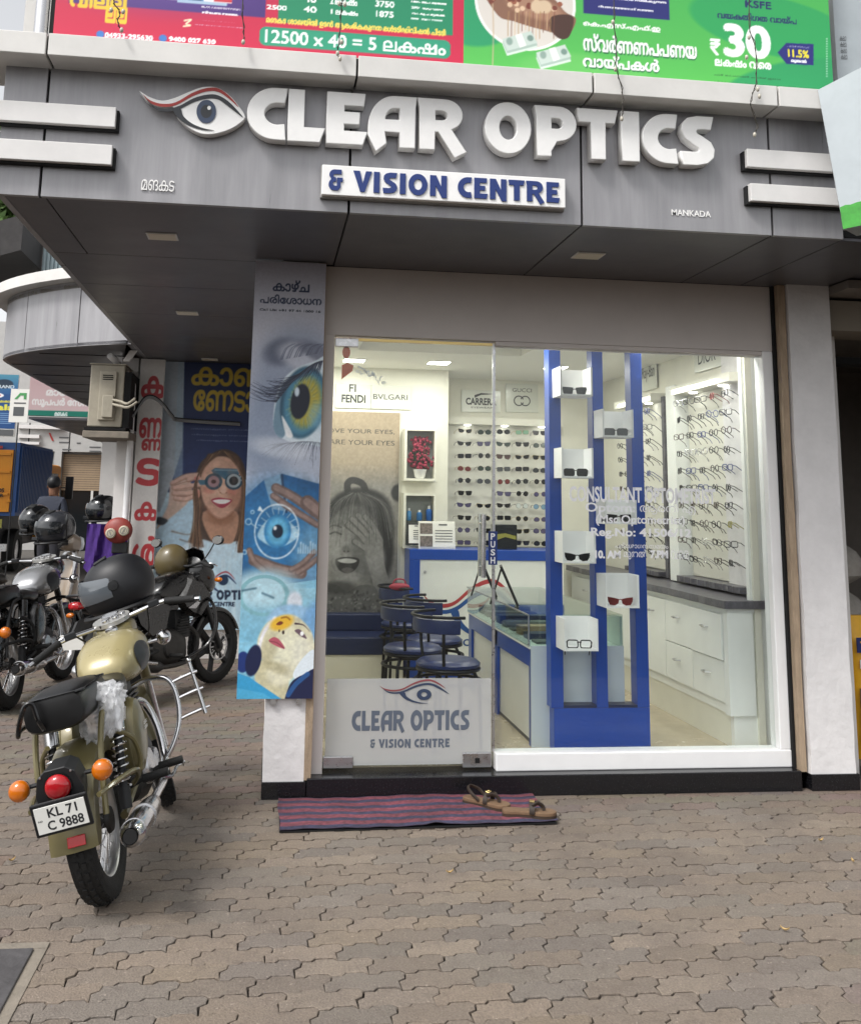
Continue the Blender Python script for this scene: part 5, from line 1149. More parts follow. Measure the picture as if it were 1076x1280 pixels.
# ---- billboards above the canopy
BY = -.9; BZ = 4.45
def red_board():
    x0 = -2.30; W, H = 1.916, BZ - 3.565; c = Canvas(W, H, 215, 'c8274a'); f = mapper(x0, BZ, BY); s = lambda u: u / 1247 * 4.9
    def box_(u0, v0, u1, v1, col): c.poly([f(u0, v0), f(u1, v0 + (u1 - u0) * .072), f(u1, v1 + (u1 - u0) * .072), f(u0, v1)], col)
    c.rect(.06, 0, .96, H - .17, '4a2f78'); c.rect(.06, 0, .96, .2, '3d2868'); c.ell(.45, .45, .5, .25, '6a4a98', .9, 0, .6)
    c.rect(.34, .0, .74, .60, '7fb0d0', .6); c.rect(.55, .2, .78, .66, '3f7fb4'); c.rect(.40, .28, .54, .62, 'd8dce0'); c.rect(.62, .36, .66, .66, '24507a'); c.rect(.70, .36, .735, .66, '24507a'); c.rect(.50, .2, .53, .66, 'e6e6ea')
    for k in range(40): c.ell(.34 + c.rng.uniform(0, .2), .63 + c.rng.uniform(-.02, .02), .014, .010, ['5a9a5c', '3d7a48', '86b878'][k % 3], .3)
    c.rect(.33, .645, .60, .66, 'c8ccd6'); c.rect(.55, .655, .78, .672, 'a9c2da')
    c.text('വീട്', .12, .20, .36, .44, 'e8c63c', .05); c.text('വില്ല', *f(90, -14), *f(157, 12), 'e8c63c', .05); c.text('ല്ല', *f(134, 8), *f(158, 28), 'e8c63c', .06)
    c.rect(*f(255, -6), *f(290, 4), 'e8e6ea'); c.rect(*f(268, -6), *f(290, 3), 'cc3a48')
    c.text('18-55 വയസ്സ് വരെ', *f(252, 7), *f(300, 12), 'f0eef4', .01); c.text('സ്വപ്നം സഫലം', *f(253, 13), *f(297, 19), 'f0eef4', .02)
    c.text('നിങ്ങൾക്കും വാങ്ങാം', *f(254, 24), *f(296, 28), 'd8d0e4', 0); c.text('ഞങ്ങളുടെ ശാഖ സന്ദർശിക്കൂ', *f(244, 29), *f(304, 35), 'd8d0e4', 0); c.stroke([f(231, 25), f(239, 24), f(233, 29), f(238, 31), f(230, 32)], .008, 'f0e6c0')
    for u, v in ((126, 42), (204, 47)): c.ell(*f(u, v), s(4.6), s(4.6), '3f78c0')
    c.text('04933-295630', *f(132, 40), *f(191, 50), 'ffffff', .015); c.text('9400 027 630', *f(212, 45), *f(269, 54.5), 'ffffff', .015)
    c.rect(1.02, 0, 1.86, H - .152, '1f8a62')
    for y in (.08, .2, .32, .44): c.text('10000     40     4 ലക്ഷം   15000', 1.08, y, 1.82, y + .05, 'eef6f2', .01)
    for u0, v0, u1, v1, t in ((334, 5, 358, 12.5, '2500'), (380, -9, 395, 3, '40'), (380, 7, 395, 15.5, '40'), (413, -5, 446, 7, '2 ലക്ഷം'), (414, 11, 447, 19, '1 ലക്ഷം'), (469, 0, 492, 9, '3750'), (470, 13, 491, 21.5, '1875'), (514, 0, 557, 6, '150/- രൂപ മുതൽ'), (514, 7.5, 553, 13, '200/- രൂപ വരെ'), (514, 15, 555, 20.5, '75/- രൂപ മുതൽ'), (514, 21.5, 552, 26.5, '100/- രൂപ വരെ')): c.text(t, *f(u0, v0), *f(u1, v1), 'f4faf6', .015)
    c.text('മങ്കട ശാഖയിൽ ഉടൻ ആരംഭിക്കുന്ന മൾട്ടിഡിവിഷൻ ചിട്ടി', f(333, 20)[0], f(333, 19)[1], f(556, 30)[0], f(333, 29)[1], 'f0d860', .015)
    r0, r1 = f(325, 32), f(562, 72); yb = f(325, 55.5)[1]
    for (dx0, dx1, dy0, dy1) in ((.03, -.03, 0, 0), (0, 0, .02, -.02)): c.rect(r0[0] + dx0, r0[1] + dy0, r1[0] - .0 + dx1, yb + dy1, '2f9a78')
    for cx, cy in ((r0[0] + .03, r0[1] + .03), (r1[0] - .03, r0[1] + .03), (r0[0] + .03, yb - .03), (r1[0] - .03, yb - .03)): c.ell(cx, cy, .03, .03, '2f9a78')
    c.text('12500 x 40 = 5 ലക്ഷം', f(332, 36)[0], f(332, 36)[1], f(556, 66)[0], f(332, 52)[1], 'f4f6f4', .01)
    return c
rb = thing('billboard', 'crimson chit fund billboard with purple and green panels above the canopy', 'billboard', (-2.30, BY, 3.565)); bx('board', 0, 1.912, .0, .05, 0, BZ - 3.565, 'paper', rb); print_on('print', red_board(), 'print_satin', rb, wallm(0, -.002, 0))
def green_board():
    x0 = -.384; W, H = 1.905, BZ - 3.575; c = Canvas(W, H, 215, '4db356'); f = mapper(x0, BZ, BY); s = lambda u: u / 1247 * 4.9
    c.grad(0, 0, W, H, '3fae58', '58bb55'); c.ell(.05, .62, .22, .16, '279a66', .15); c.ell(1.6, .55, .45, .16, '2fa45c', .1, 8); c.ell(1.75, .92, .5, .2, '2c9c5e', .1, -12); c.ell(.62, .9, .35, .12, '66c060', .3, 5)
    cx, cy = f(657, 2); R = s(65)
    c.ell(cx, cy, R, R, 'f4f2ee', .01); c.ell(cx, cy, R * .94, R * .94, 'dcd6ce', .02)
    c.spline([f(604, -20), f(622, 18), f(642, 26), f(664, 33), f(690, 40), f(708, 46), f(720, 24), f(706, 14), f(690, -4), f(660, -20)], '8a6450'); c.ell(*f(670, 10), s(36), s(14), 'a98068', .5, 12); c.spline([f(690, 20), f(716, 20), f(712, 44), f(700, 48), f(688, 36)], '4a3028')
    for k in range(34): u = 612 + c.rng.uniform(0, 90); c.ell(*f(u, c.rng.uniform(-14, 14)), s(3.4), s(3.4), ['7a3e30', 'c89a72', 'e0c0a0', '9a5a44'][k % 4], .3)
    for u in (672, 681): c.ell(*f(u, 8), s(9), s(9), 'd8bfa0', .4)
    for k in range(14): u = 636 + k * 4.4; c.stroke([f(u, 14), f(u - 1, 34), f(u - 1, 44 + 8 * math.sin(k))], .004, ['b08a5a', '7a4a38', 'd8b890'][k % 3], .8)
    c.stroke([f(616, 4), f(617, 40), f(616, 80)], .006, 'c8b090', .8)
    for (u, v) in ((650, 50), (692, 67)):
        for d in (6, 3, 0): c.poly([f(u - 22, v + d - 2), f(u + 14, v + d - 12), f(u + 22, v + d + 3), f(u - 16, v + d + 13)], ['c8d6ce', 'a9bfb4', 'd9e6dc'][d // 3])
        c.poly([f(u - 6, v - 7), f(u + 2, v - 9), f(u + 8, v + 6), f(u, v + 9)], 'f6f6f2', .9); c.ell(*f(u - 13, v + 1), s(4), s(5), '8fa69c', .5); c.ell(*f(u + 13, v - 3), s(4), s(4), '7a948a', .5)
    c.rect(f(729, 0)[0], f(729, -12)[1], f(836, 0)[0], f(729, 16)[1], '262a72'); c.text('പ്രതിദിന പലിശ നൽകുന്ന', *f(732, -7), *f(832, 5), 'f2f2f8', .01); c.text('ദിവസത്തേക്ക് മാത്രം', *f(748, 6), *f(816, 14), 'f2f2f8', .015)
    c.text('കെ.എസ്.എഫ്.ഇ', *f(729, 25), *f(825, 40), 'f6f8f4', .015)
    for d, col, o in ((1.2, '1f6a3c', .06), (0, 'fbfcfa', .03)):
        c.text('സ്വർണ്ണപ്പണയ', f(729 + d, 40)[0], f(729, 41 + d)[1], f(870, 60)[0], f(729, 62 + d)[1], col, o); c.text('വായ്പകൾ', f(729 + d, 67)[0], f(729, 67 + d)[1], f(823, 80)[0], f(729, 82 + d)[1], col, o)
    c.text('KSFE', *f(931, 0), *f(963, 11), '1d2b60', .03); c.text('വ്യക്തിഗത വായ്പ', *f(896, 13), *f(995, 30), '1d3560', .025)
    c.text('30', *f(905, 30), *f(961, 72), 'fbfcfa', .05); c.text('₹', *f(887, 48), *f(900, 68), 'fbfcfa', .02); c.text('ലക്ഷം വരെ', *f(893, 73), *f(963, 86), 'fbfcfa', .03)
    c.poly([f(971, 65), f(982, 53), f(1016, 54.5), f(1016, 81), f(982, 79)], '262a78'); c.text('11.5%', *f(984, 61), *f(1010, 72), 'f0e03c', .03); c.text('പലിശ നിരക്ക്', *f(983, 55.5), *f(1011, 60), 'f2f2f8', .0); c.text('മുതൽ', *f(988, 73), *f(1007, 79), 'f2f2f8', .01)
    c.text('പ്രീ ക്ലോഷർ ചാർജ് ഇല്ല', *f(892, 91), *f(975, 100), '1c4a2c', .0); c.text('72 മാസം വരെ തിരിച്ചടവ് കാലാവധി', *f(892, 101), *f(1018, 110), '1c4a2c', .0)
    for k in range(16): c.rect(*f(1031.5, 47 + k * 3.1), *f(1033.5, 49 + k * 3.1), 'e8f4e8', .6)
    for y in (.1, .25): c.text('കെ.എസ്.എഫ്.ഇ', .7, y, 1.5, y + .1, 'f6f8f4', .02)
    return c
gb = thing('billboard', 'bright green gold loan billboard with jewellery picture and a big 30 above the canopy', 'billboard', (-.384, BY, 3.575)); bx('board', 0.004, 1.905, .0, .05, 0, BZ - 3.575, 'paper', gb); print_on('print', green_board(), 'print_satin', gb, wallm(0, -.002, 0))
# steel pipe and dark curved cladding at the left end above the canopy
t = thing('steel_pipe', 'pale steel pipe standing at the left end of the crimson billboard', 'pipe', (-2.365, -.86, 3.462)); b = NB(); tube(b, [(0, 0, 0), (0, 0, 2.0)], .032, 16); obj('pipe', b, 'steel', t, smooth=True); b = NB(); tube(b, [(.045, .01, 0), (.045, .01, 2.0)], .012, 8); obj('conduit', b, 'black_plastic', t)
b = NB(); lathe(b, [(.045, 0), (.045, .012), (.033, .014)], 16); obj('flange', b, 'steel', t)
t = thing('wall_hood', 'dark rounded metal hood on a grey wall end above the canopy', 'hood', (-2.5, -.7, 3.462)); b = NB(); prism(b, [(-.02, 0)] + [(-.02 + .13 * (1 - math.cos(R_(a))) * .5 - .0, .02 + .19 * math.sin(R_(a)) * .9) for a in range(0, 91, 10)] + [(.115, 0)], 0, .25, 'xz'); obj('hood', b, mat('hood_dark', '4a4c56', .5), t); bx('wall_end', .0, .12, .05, .5, .0, 1.2, 'acp_light', t)
# hanging fairy light strings
mat('wire', '3a352e', .7); mat('bulb', 'b8b2a4', .3)
def fairy(lab, pts, bulbs):
    t = thing('fairy_light_string', lab, 'fairy lights', onY(*pts[0], -1.17)); o0 = Vector(t.location)
    P = [onY(u, v, -1.17 - .01 * (i % 2)) - o0 for i, (u, v) in enumerate(pts)]; b = NB(); tube(b, smoothpath(P, 5), .0022, 5); obj('wire', b, 'wire', t)
    b = NB(); P2 = [p + Vector((.006 * math.sin(i * 2.1), -.004, 0)) for i, p in enumerate(smoothpath(P, 4))]; tube(b, P2, .0018, 5); obj('wire', b, 'wire', t)
    for u, v in bulbs: p = onY(u, v, -1.185) - o0; b = NB(); ball(b, p, .0085, 8, 6, (1, 1, 1.5)); obj('bulb', b, 'bulb', t, smooth=True)
fairy('string of tiny lights hanging over the yellow lettering of the crimson billboard', [(147, -30), (142, 0), (150, 15), (147, 26), (152, 38)], [(152, 37), (139, 12), (154, 14)])
fairy('string of tiny lights hanging over the green sum panel of the crimson billboard', [(434, -30), (428, 0), (426, 20), (424, 50), (422, 66), (425, 74)], [(425, 73), (422, 66), (427, 52), (424, 4), (431, 5)])
fairy('single light dangling beside the purple panel edge', [(306, -20), (303, 10), (305, 40), (304, 52)], [(304, 52)])
fairy('string of tiny lights hanging in front of the white loan lettering', [(768, -30), (767, 20), (770, 60), (770, 84), (777, 110), (778, 130), (777, 150)], [(769, 86), (777, 148), (766, 27)])
fairy('string of tiny lights hanging in front of the big white 30', [(938, -30), (936, 30), (944, 60), (945, 100), (942, 112), (938, 130), (946, 155), (943, 168)], [(943, 168), (949, 120), (947, 111), (933, 71), (936, 46)])
# ---- the neighbour's white light box on the right
nb = thing('light_box_sign', 'white light box sign with a green grassy lower edge jutting out beside the canopy', 'sign', (1.322, -1.20, 2.756))
ux = Vector((.62, -.78, 0)).normalized()
def LBp(a, h, d=0): return ux * a + Vector((0, 0, h)) + Vector((-ux.y, ux.x, 0)) * d
mat('lightbox', 'b0b8bc', .35, var=.08, scale=5.); mat('lightbox_green', '3d9a35', .4, var=.25, scale=20)
b = NB(); vs = [LBp(0.02, 0, 0), LBp(1.0, .03, 0), LBp(1.0, .98, 0), LBp(-.06, .70, 0), LBp(.02, 0, .16), LBp(1.0, .03, .16), LBp(1.0, .98, .16), LBp(-.06, .70, .16)]; V8 = [b.verts.new(v) for v in vs]
for q in ((0, 1, 2, 3), (7, 6, 5, 4), (0, 4, 5, 1), (1, 5, 6, 2), (2, 6, 7, 3), (3, 7, 4, 0)): b.faces.new([V8[i] for i in q])
obj('box', b, 'lightbox', nb)
b = NB(); n = 40; vv = []; g = random.Random(3)
lo = [b.verts.new(LBp(.018 + k / n * .98, .0 + .03 * k / n, -.003)) for k in range(n + 1)]; hi_ = [b.verts.new(LBp(.010 + k / n * .985, .10 + .03 * k / n + g.uniform(0, .02), -.003)) for k in range(n + 1)]
for k in range(n): b.faces.new((lo[k], lo[k + 1], hi_[k + 1], hi_[k]))
obj('grass_print', b, 'lightbox_green', nb)
b = NB(); tube(b, [LBp(.02, 0, .02), LBp(-.06, .70, .02)], .008, 6); obj('edge_trim', b, 'steel', nb)
# tiled wall and white sign above
t = thing('upper_neighbour_wall', 'brown tiled upper wall edge and white panel beside the green billboard', 'wall', (1.535, -.62, 3.3)); mat('tile_brown', '6a5648', .6, var=.2, scale=10)
for k in range(14): bx('tile', 0, .075, -.1, .0, .2 + k * .075, .2 + k * .075 + .070, 'tile_brown', t)
bx('backing', .004, .07, -.09, .02, .2, 1.25, 'dark', t); bx('white_panel', .10, .9, -.14, -.08, .2, 1.3, 'lightbox', t)
for k in range(4): me = text_mesh('കലാ', 1, .02, fit=(.125, .16, .52 + k * .035, .545 + k * .035)); me.materials.append(MATS['ink_grey']); link('lettering', me, None, t, wallm(0, -.1425, 0))
# ---- dark shop on the right
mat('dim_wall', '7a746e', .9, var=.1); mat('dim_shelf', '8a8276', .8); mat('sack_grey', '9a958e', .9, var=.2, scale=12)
rs = thing('feed_shop', 'dark neighbouring shop interior with shelves to the right of the white pillar', 'shop', (0, 0, 0))
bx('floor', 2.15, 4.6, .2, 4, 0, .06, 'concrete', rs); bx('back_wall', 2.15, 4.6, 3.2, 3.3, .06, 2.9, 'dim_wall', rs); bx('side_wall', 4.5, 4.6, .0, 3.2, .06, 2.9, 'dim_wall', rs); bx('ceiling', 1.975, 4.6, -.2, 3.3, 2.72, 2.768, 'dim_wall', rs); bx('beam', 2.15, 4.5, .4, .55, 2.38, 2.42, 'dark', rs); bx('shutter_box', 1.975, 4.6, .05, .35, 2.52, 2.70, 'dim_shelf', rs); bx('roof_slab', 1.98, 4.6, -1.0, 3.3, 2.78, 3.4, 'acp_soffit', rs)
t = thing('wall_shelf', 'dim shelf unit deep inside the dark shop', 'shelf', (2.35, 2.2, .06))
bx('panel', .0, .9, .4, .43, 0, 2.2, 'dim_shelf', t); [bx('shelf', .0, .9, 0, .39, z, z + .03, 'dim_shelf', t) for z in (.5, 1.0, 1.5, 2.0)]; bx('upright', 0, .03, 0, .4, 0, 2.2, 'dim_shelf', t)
def sack(name, lab, loc, sx, sy, sz, m, rz=0, group=None):
    b = NB(); rg = []; g = random.Random(hash(lab) % 99)
    for k in range(11):
        z = k / 10; w = math.sin(PI * min(.97, max(.03, z))) ** .28; rg.append([Vector((sx * w * math.copysign(abs(math.cos(a)) ** .6, math.cos(a)) * (1 + g.uniform(-.03, .03)), sy * w * math.copysign(abs(math.sin(a)) ** .6, math.sin(a)) * (1 + g.uniform(-.05, .05)), sz * z)) for a in [2 * PI * j / 18 for j in range(18)]])
    loft(b, rg); o = obj(name, b, m, None, smooth=True); o.location = loc; o.rotation_euler = (0, 0, rz); return tag(o, lab, 'sack', group)
for k, w_ in enumerate(('lowest', 'second from the bottom', 'third from the bottom', 'topmost')): sack('grey_sack', f'grey feed sack, {w_} of the stack in the dark shop', (2.45, 1.25, .06 + .30 * k + .0), .30, .34, .31, 'sack_grey', 0, 'stack of grey sacks in the dark shop')
yb = thing('pet_food_bag', 'tall yellow pet food bag with a blue label standing outside the dark shop', 'bag', (2.385, .45, .0)); mat('bag_yellow', 'e0a818', .4, var=.12, scale=6.); mat('bag_blue', '1b2a66', .4); mat('bag_brown', '7a5a3c', .6, var=.5, scale=18)
b = NB(); rg = []
for k in range(15):
    z = .06 + k / 14 * .80; w = .9 + .1 * math.sin(PI * k / 14) if k < 13 else .9; d = (.11 if k < 12 else .11 - .03 * (k - 11)); rg.append([Vector((.19 * w * math.copysign(abs(math.cos(a)) ** .5, math.cos(a)) + .004 * math.sin(k * 2 + a * 3), d * math.copysign(abs(math.sin(a)) ** .7, math.sin(a)), z)) for a in [2 * PI * j / 24 for j in range(24)]])
loft(b, rg); obj('bag_body', b, 'bag_yellow', yb, smooth=True)
bx('blue_label', -.168, .10, -.125, -.118, .66, .745, 'bag_blue', yb); me = text_mesh('TRA', 1, .04, fit=(-.15, .08, .68, .725)); me.materials.append(MATS['bag_yellow']); link('lettering', me, None, yb, wallm(0, -.127, 0))
bx('white_patch', -.155, -.12, -.125, -.1195, .57, .62, 'paper', yb); bx('dog_picture', -.165, .12, -.1235, -.1185, .12, .46, 'bag_brown', yb)
# ================================================================== MOTORCYCLES AND WHAT LIES ON THEM
mat('rubber', '131313', .75, var=.25, scale=30., bump=.3, bscale=120); mat('olive', '6b6342', .38, .15, var=.07, scale=5., coat=.3); mat('olive_skylit', '9c9169', .3, .15, var=.07, scale=6., coat=.3, rvar=.08)  # tank olive made paler to carry the sky's reflection in its colour
mat('seat_vinyl', '0f0f10', .36, var=.2, scale=14., bump=.06, bscale=400); mat('cast', '3a3938', .55, .6, var=.25, scale=25.); mat('black_paint', '0b0b0c', .26, coat=.35, rvar=.1, scale=12); mat('black_matt', '17181a', .55, var=.1)
mat('lens_amber', 'd9730f', .15, trans=.25, coat=.6); mat('lens_tail', 'b0101c', .12, trans=.15, coat=.7); mat('plate_white', 'e9e9e4', .5); mat('rim_steel', (.5, .5, .5), .35, 1.); mat('knee_pad', '17191f', .5)
def arcpath(cx, cz, r, a0, a1, n): return [(cx + r * math.cos(R_(a0 + (a1 - a0) * k / n)), cz + r * math.sin(R_(a0 + (a1 - a0) * k / n))) for k in range(n + 1)]
def wheel(par, cx, R, w, style, M=None, cz=None):
    t = thing('wheel', None, None); t.parent = par; cz = R if cz is None else cz; c = (cx, 0, cz)
    ri = R - w * .78
    prof = [(ri - .008, -w * .36), (ri + .008, -w * .44), (R - w * .34, -w * .5), (R - w * .12, -w * .42), (R - .006, -w * .22), (R, 0), (R - .006, w * .22), (R - w * .12, w * .42), (R - w * .34, w * .5), (ri + .008, w * .44), (ri - .008, w * .36)]
    b = NB(); lathe(b, prof, 44, 'y', c, True); ty = obj('tyre', b, 'rubber', t, smooth=True)
    b = NB()
    for k in range(44):                                   # tread blocks
        a = 2 * PI * k / 44
        for s in (-1, 1):
            for (y0, y1, r) in ((.05, .2, R + .0015), (.24, .4, R - w * .09)):
                a1 = a + (.03 if s > 0 else .07); q = []
                for da in (0, .085):
                    for y in (y0, y1):
                        for rr in (r - .012, r + .002): q.append((cx + rr * math.cos(a1 + da), s * y * w, cz + rr * math.sin(a1 + da)))
                vs = [b.verts.new(p) for p in q]
                for f in ((0, 1, 3, 2), (4, 6, 7, 5), (0, 4, 5, 1), (2, 3, 7, 6), (1, 5, 7, 3)): b.faces.new([vs[i] for i in f])
    tr = obj('tread', b, 'rubber', t); tr['kind'] = 'stuff'
    b = NB(); lathe(b, [(ri + .004, -w * .40), (ri - .010, -w * .36), (ri - .022, -w * .2), (ri - .022, w * .2), (ri - .010, w * .36), (ri + .004, w * .40), (ri - .004, w * .2), (ri - .006, -w * .2)], 44, 'y', c, True); obj('rim', b, 'rim_steel' if style == 'spoke' else 'black_matt', t, smooth=True)
    b = NB(); lathe(b, [(.001, -.07), (.05, -.07), (.058, -.055), (.03, -.05), (.03, .05), (.07, .055), (.07, .07), (.001, .075)], 24, 'y', c); obj('hub', b, 'cast', t, smooth=True)
    if style == 'spoke':
        b = NB()
        for k in range(36):
            a = 2 * PI * k / 36; s = 1 if k % 2 else -1; a2 = a + (.28 if (k // 2) % 2 else -.28)
            tube(b, [(cx + .045 * math.cos(a2), s * .045, cz + .045 * math.sin(a2)), (cx + (ri - .018) * math.cos(a), s * .006, cz + (ri - .018) * math.sin(a))], .0024, 5)
        obj('spokes', b, 'steel', t)['kind'] = 'stuff'
    else:
        for k in range(6):
            a = 2 * PI * k / 6 + .3; b = NB(); d = Vector((math.cos(a), 0, math.sin(a))); p = Vector(c); n_ = Vector((-d.z, 0, d.x))
            rg = [[p + d * r + n_ * (sx * hw) + Vector((0, sy * .018, 0)) for sx, sy in ((-1, -1), (1, -1), (1, 1), (-1, 1))] for r, hw in ((.04, .022), (.12, .013), (ri - .015, .016))]
            loft(b, rg); obj('spoke', b, 'black_matt', t)
        b = NB(); lathe(b, [(.105, -.062), (.118, -.062), (.118, -.057), (.105, -.057)], 36, 'y', c, True)
        for k in range(12): a = 2 * PI * k / 12; box(b, -.004, .004, -.061, -.058, .06, .107, Matrix.Translation(c) @ Matrix.Rotation(a, 4, 'Y'))
        obj('brake_disc', b, 'steel', t)
    if M is not None:
        for ch in t.children: ch.data.transform(M)
    return t
def fender(par, cx, cz, R, hw, a0, a1, m, M=None, drop=.05, name='fender'):
    b = NB(); rg = []; n = 26
    for k in range(n + 1):
        a = R_(a0 + (a1 - a0) * k / n); e = min(1., min(k, n - k) / 2.5 + .55)
        out = [(-hw, -drop * e), (-hw * .97, -.014), (-hw * .72, -.002), (0, .004), (hw * .72, -.002), (hw * .97, -.014), (hw, -drop * e)]; inn = [(y * .955, r - .006) for y, r in out[::-1]]
        rg.append([Vector((cx + (R + r) * math.cos(a), y, cz + (R + r) * math.sin(a))) for y, r in out + inn])
    loft(b, rg); o = obj(name, b, m, par, smooth=50)
    if M is not None: o.data.transform(M)
    return o
def part(name, b, m, par, M=None, smooth=True, bevel=0.):
    o = obj(name, b, m, par, smooth=smooth, bevel=bevel)
    if M is not None: o.data.transform(M)
    return o
def blob(sections, n=20, pw=.8):
    # sections along x: (x, half width, z low, z high)  -> superellipse rings
    b = NB(); rg = []
    for x, hw, z0, z1 in sections:
        zc, hz = (z0 + z1) / 2, (z1 - z0) / 2
        rg.append([Vector((x, hw * math.copysign(abs(math.cos(a)) ** pw, math.cos(a)), zc + hz * math.copysign(abs(math.sin(a)) ** pw, math.sin(a)))) for a in [2 * PI * j / n for j in range(n)]])
    loft(b, rg); return b
def spring(b, p0, p1, r, turns, wire):
    p0, p1 = Vector(p0), Vector(p1); u, v = frame_of(p1 - p0); N = turns * 12
    tube(b, [p0 + (p1 - p0) * (k / N) + (u * math.cos(2 * PI * k / 12) + v * math.sin(2 * PI * k / 12)) * r for k in range(N + 1)], wire, 6); return b
def classic_bike(name, label, P, fine=True):
    t = thing(name, label, 'motorcycle', group=None); WB, R = 1.30, .315
    body, light, tubes, chrome = P['body'], P['tank'], P['tubes'], P['chrome']
    AX = Matrix.Translation((1.03, 0, .9)); ax = Vector((-.40, 0, .92)).normalized(); STE = AX @ Matrix.Rotation(R_(P['steer']), 4, ax) @ AX.inverted()
    wheel(t, 0, R, .115, 'spoke'); wheel(t, WB, R, .095, 'spoke', STE)
    rf = fender(t, 0, R, .355, .098, 30, 181, body, None, .075, 'rear_fender'); fender(t, WB, R, .345, .07, 5, 165, body, STE, .045, 'front_fender')
    # tail: housing, lens, plate, reflector
    th = P['tail']
    tl = thing('tail_lamp', None, None); tl.parent = t
    TM = Matrix.Translation((-.335, 0, .59)) @ Matrix.Rotation(R_(-12), 4, 'Y')     # local: -x is rearwards
    b = NB(); pr = [(-.088, -.085), (-.095, -.02), (-.075, .05), (-.04, .075), (.04, .075), (.075, .05), (.095, -.02), (.088, -.085)]
    rg = [[TM @ Vector((x, y * s, z * s + dz)) for y, z in pr] for x, s, dz in ((.06, .82, .0), (-.055, .98, 0), (-.07, 1., 0), (-.074, .97, 0))]; loft(b, rg); part('housing', b, 'black_matt', tl, None, False)
    b = NB(); lathe(b, [(.052, .0), (.05, -.012), (.042, -.027), (.025, -.036), (.001, -.038)], 24, 'x', (-.074, 0, .005)); part('lens', b, 'lens_tail', tl, TM)
    b = NB(); lathe(b, [(.056, .001), (.056, -.006), (.050, -.006)], 24, 'x', (-.0745, 0, .005)); part('bezel', b, 'black_paint', tl, TM)
    for y in (-.06, .06): b = NB(); ball(b, (-.076, y, .055), .005, 6, 4); part('screw', b, 'steel', tl, TM)
    np_ = thing('number_plate', None, None); np_.parent = t
    PM = Matrix.Translation((-.424, 0, .475)) @ Matrix.Rotation(R_(-14), 4, 'Y')
    b = NB(); box(b, -.006, .008, -.112, .112, -.068, .068); part('plate_frame', b, 'black_plastic', np_, PM, False, .006)
    b = NB(); box(b, -.0095, -.0062, -.098, .098, -.053, .053); part('plate', b, 'plate_white', np_, PM, False)
    back = Matrix(((0, 0, -1, 0), (-1, 0, 0, 0), (0, 1, 0, 0), (0, 0, 0, 1)))      # text x -> right as seen from behind
    if P.get('number'):
        for txt, z0, z1, x0, x1 in P['number']:
            me = text_mesh(txt, 1, .02, fit=(x0, x1, z0, z1)); me.materials.append(MATS['ink']); me.transform(PM @ Matrix.Translation((-.0102, 0, 0)) @ back); link('characters', me, None, np_)
    b = NB(); box(b, -.004, .004, -.036, .036, -.02, .02); part('reflector', b, 'lens_tail', t, Matrix.Translation((-.366, -.02, .352)) @ Matrix.Rotation(R_(10), 4, 'Y'), False, .003)
    for s in (-1, 1):
        il = thing('indicator', None, None); il.parent = t; c = Vector((-.36, s * .165, .59))
        b = NB(); tube(b, [(-.33, s * .09, .59), c + Vector((.02, 0, 0))], .009, 8); part('stalk', b, 'black_matt', il)
        b = NB(); lathe(b, [(.012, .04), (.034, .03), (.042, .008), (.042, 0)], 18, 'x', c); part('shell', b, chrome, il)
        b = NB(); lathe(b, [(.041, .002), (.041, -.012), (.033, -.028), (.016, -.036), (.001, -.037)], 18, 'x', c); part('lens', b, 'lens_amber', il)
    # seat
    st_ = thing('seat', None, None); st_.parent = t
    part('rider_seat', blob([(.13, .05, .77, .80), (.15, .125, .765, .855), (.25, .15, .75, .862), (.38, .148, .74, .842), (.52, .115, .745, .845), (.62, .08, .77, .865), (.66, .03, .80, .85)], 22, .7), 'seat_vinyl', st_)
    part('pillion_seat', blob([(-.315, .07, .80, .885), (-.31, .118, .775, .91), (-.29, .126, .765, .92), (-.1, .13, .765, .925), (.08, .128, .765, .915), (.14, .11, .78, .89), (.15, .06, .8, .86)], 24, .58), 'seat_vinyl', st_)
    b = NB()
    for z in (.905,): tube(b, [(-.27, -.128, z), (-.31, -.10, z), (-.313, .10, z), (-.27, .128, z), (.05, .131, z), (.05, -.131, z)], .005, 5, False, True)
    part('piping', b, 'black_paint', st_)
    b = NB(); tube(b, smoothpath([(-.05, .15, .80), (-.26, .155, .80), (-.345, .14, .79), (-.365, .12, .84), (-.365, .09, .90), (-.36, .06, .90), (-.355, .05, .84), (-.33, .04, .79)], 5), .010, 8); part('grab_rail', b, 'black_paint', t)
    # tubes, shocks, toolboxes
    for s in (-1, 1):
        b = NB(); tube(b, smoothpath([(.04, s * .135, .80), (-.10, s * .14, .78), (-.19, s * .135, .68), (-.235, s * .13, .56), (-.27, s * .125, .40)], 5), .013, 8); part('fender_stay', b, tubes, t)
        b = NB(); tube(b, smoothpath([(-.36, s * .135, .50), (-.15, s * .185, .50), (.02, s * .205, .48), (.10, s * .19, .44), (.15, s * .15, .40)], 5), .0115, 8); part('side_guard', b, tubes, t)
        b = NB(); tube(b, smoothpath([(.02, s * .15, .66), (.08, s * .2, .60), (.11, s * .21, .50), (.10, s * .19, .44)], 5), .0115, 8); part('side_guard', b, tubes, t)
        sh = thing('shock_absorber', None, None); sh.parent = t; p0, p1 = Vector((.09, s * .145, .78)), Vector((-.01, s * .14, .34)); d = p1 - p0
        b = NB(); tube(b, [p0, p0 + d * .30], .034, 16); part('top_cover', b, chrome, sh)
        b = NB(); spring(b, p0 + d * .28, p0 + d * .80, .031, 8, .0055); part('coil', b, 'chrome', sh)
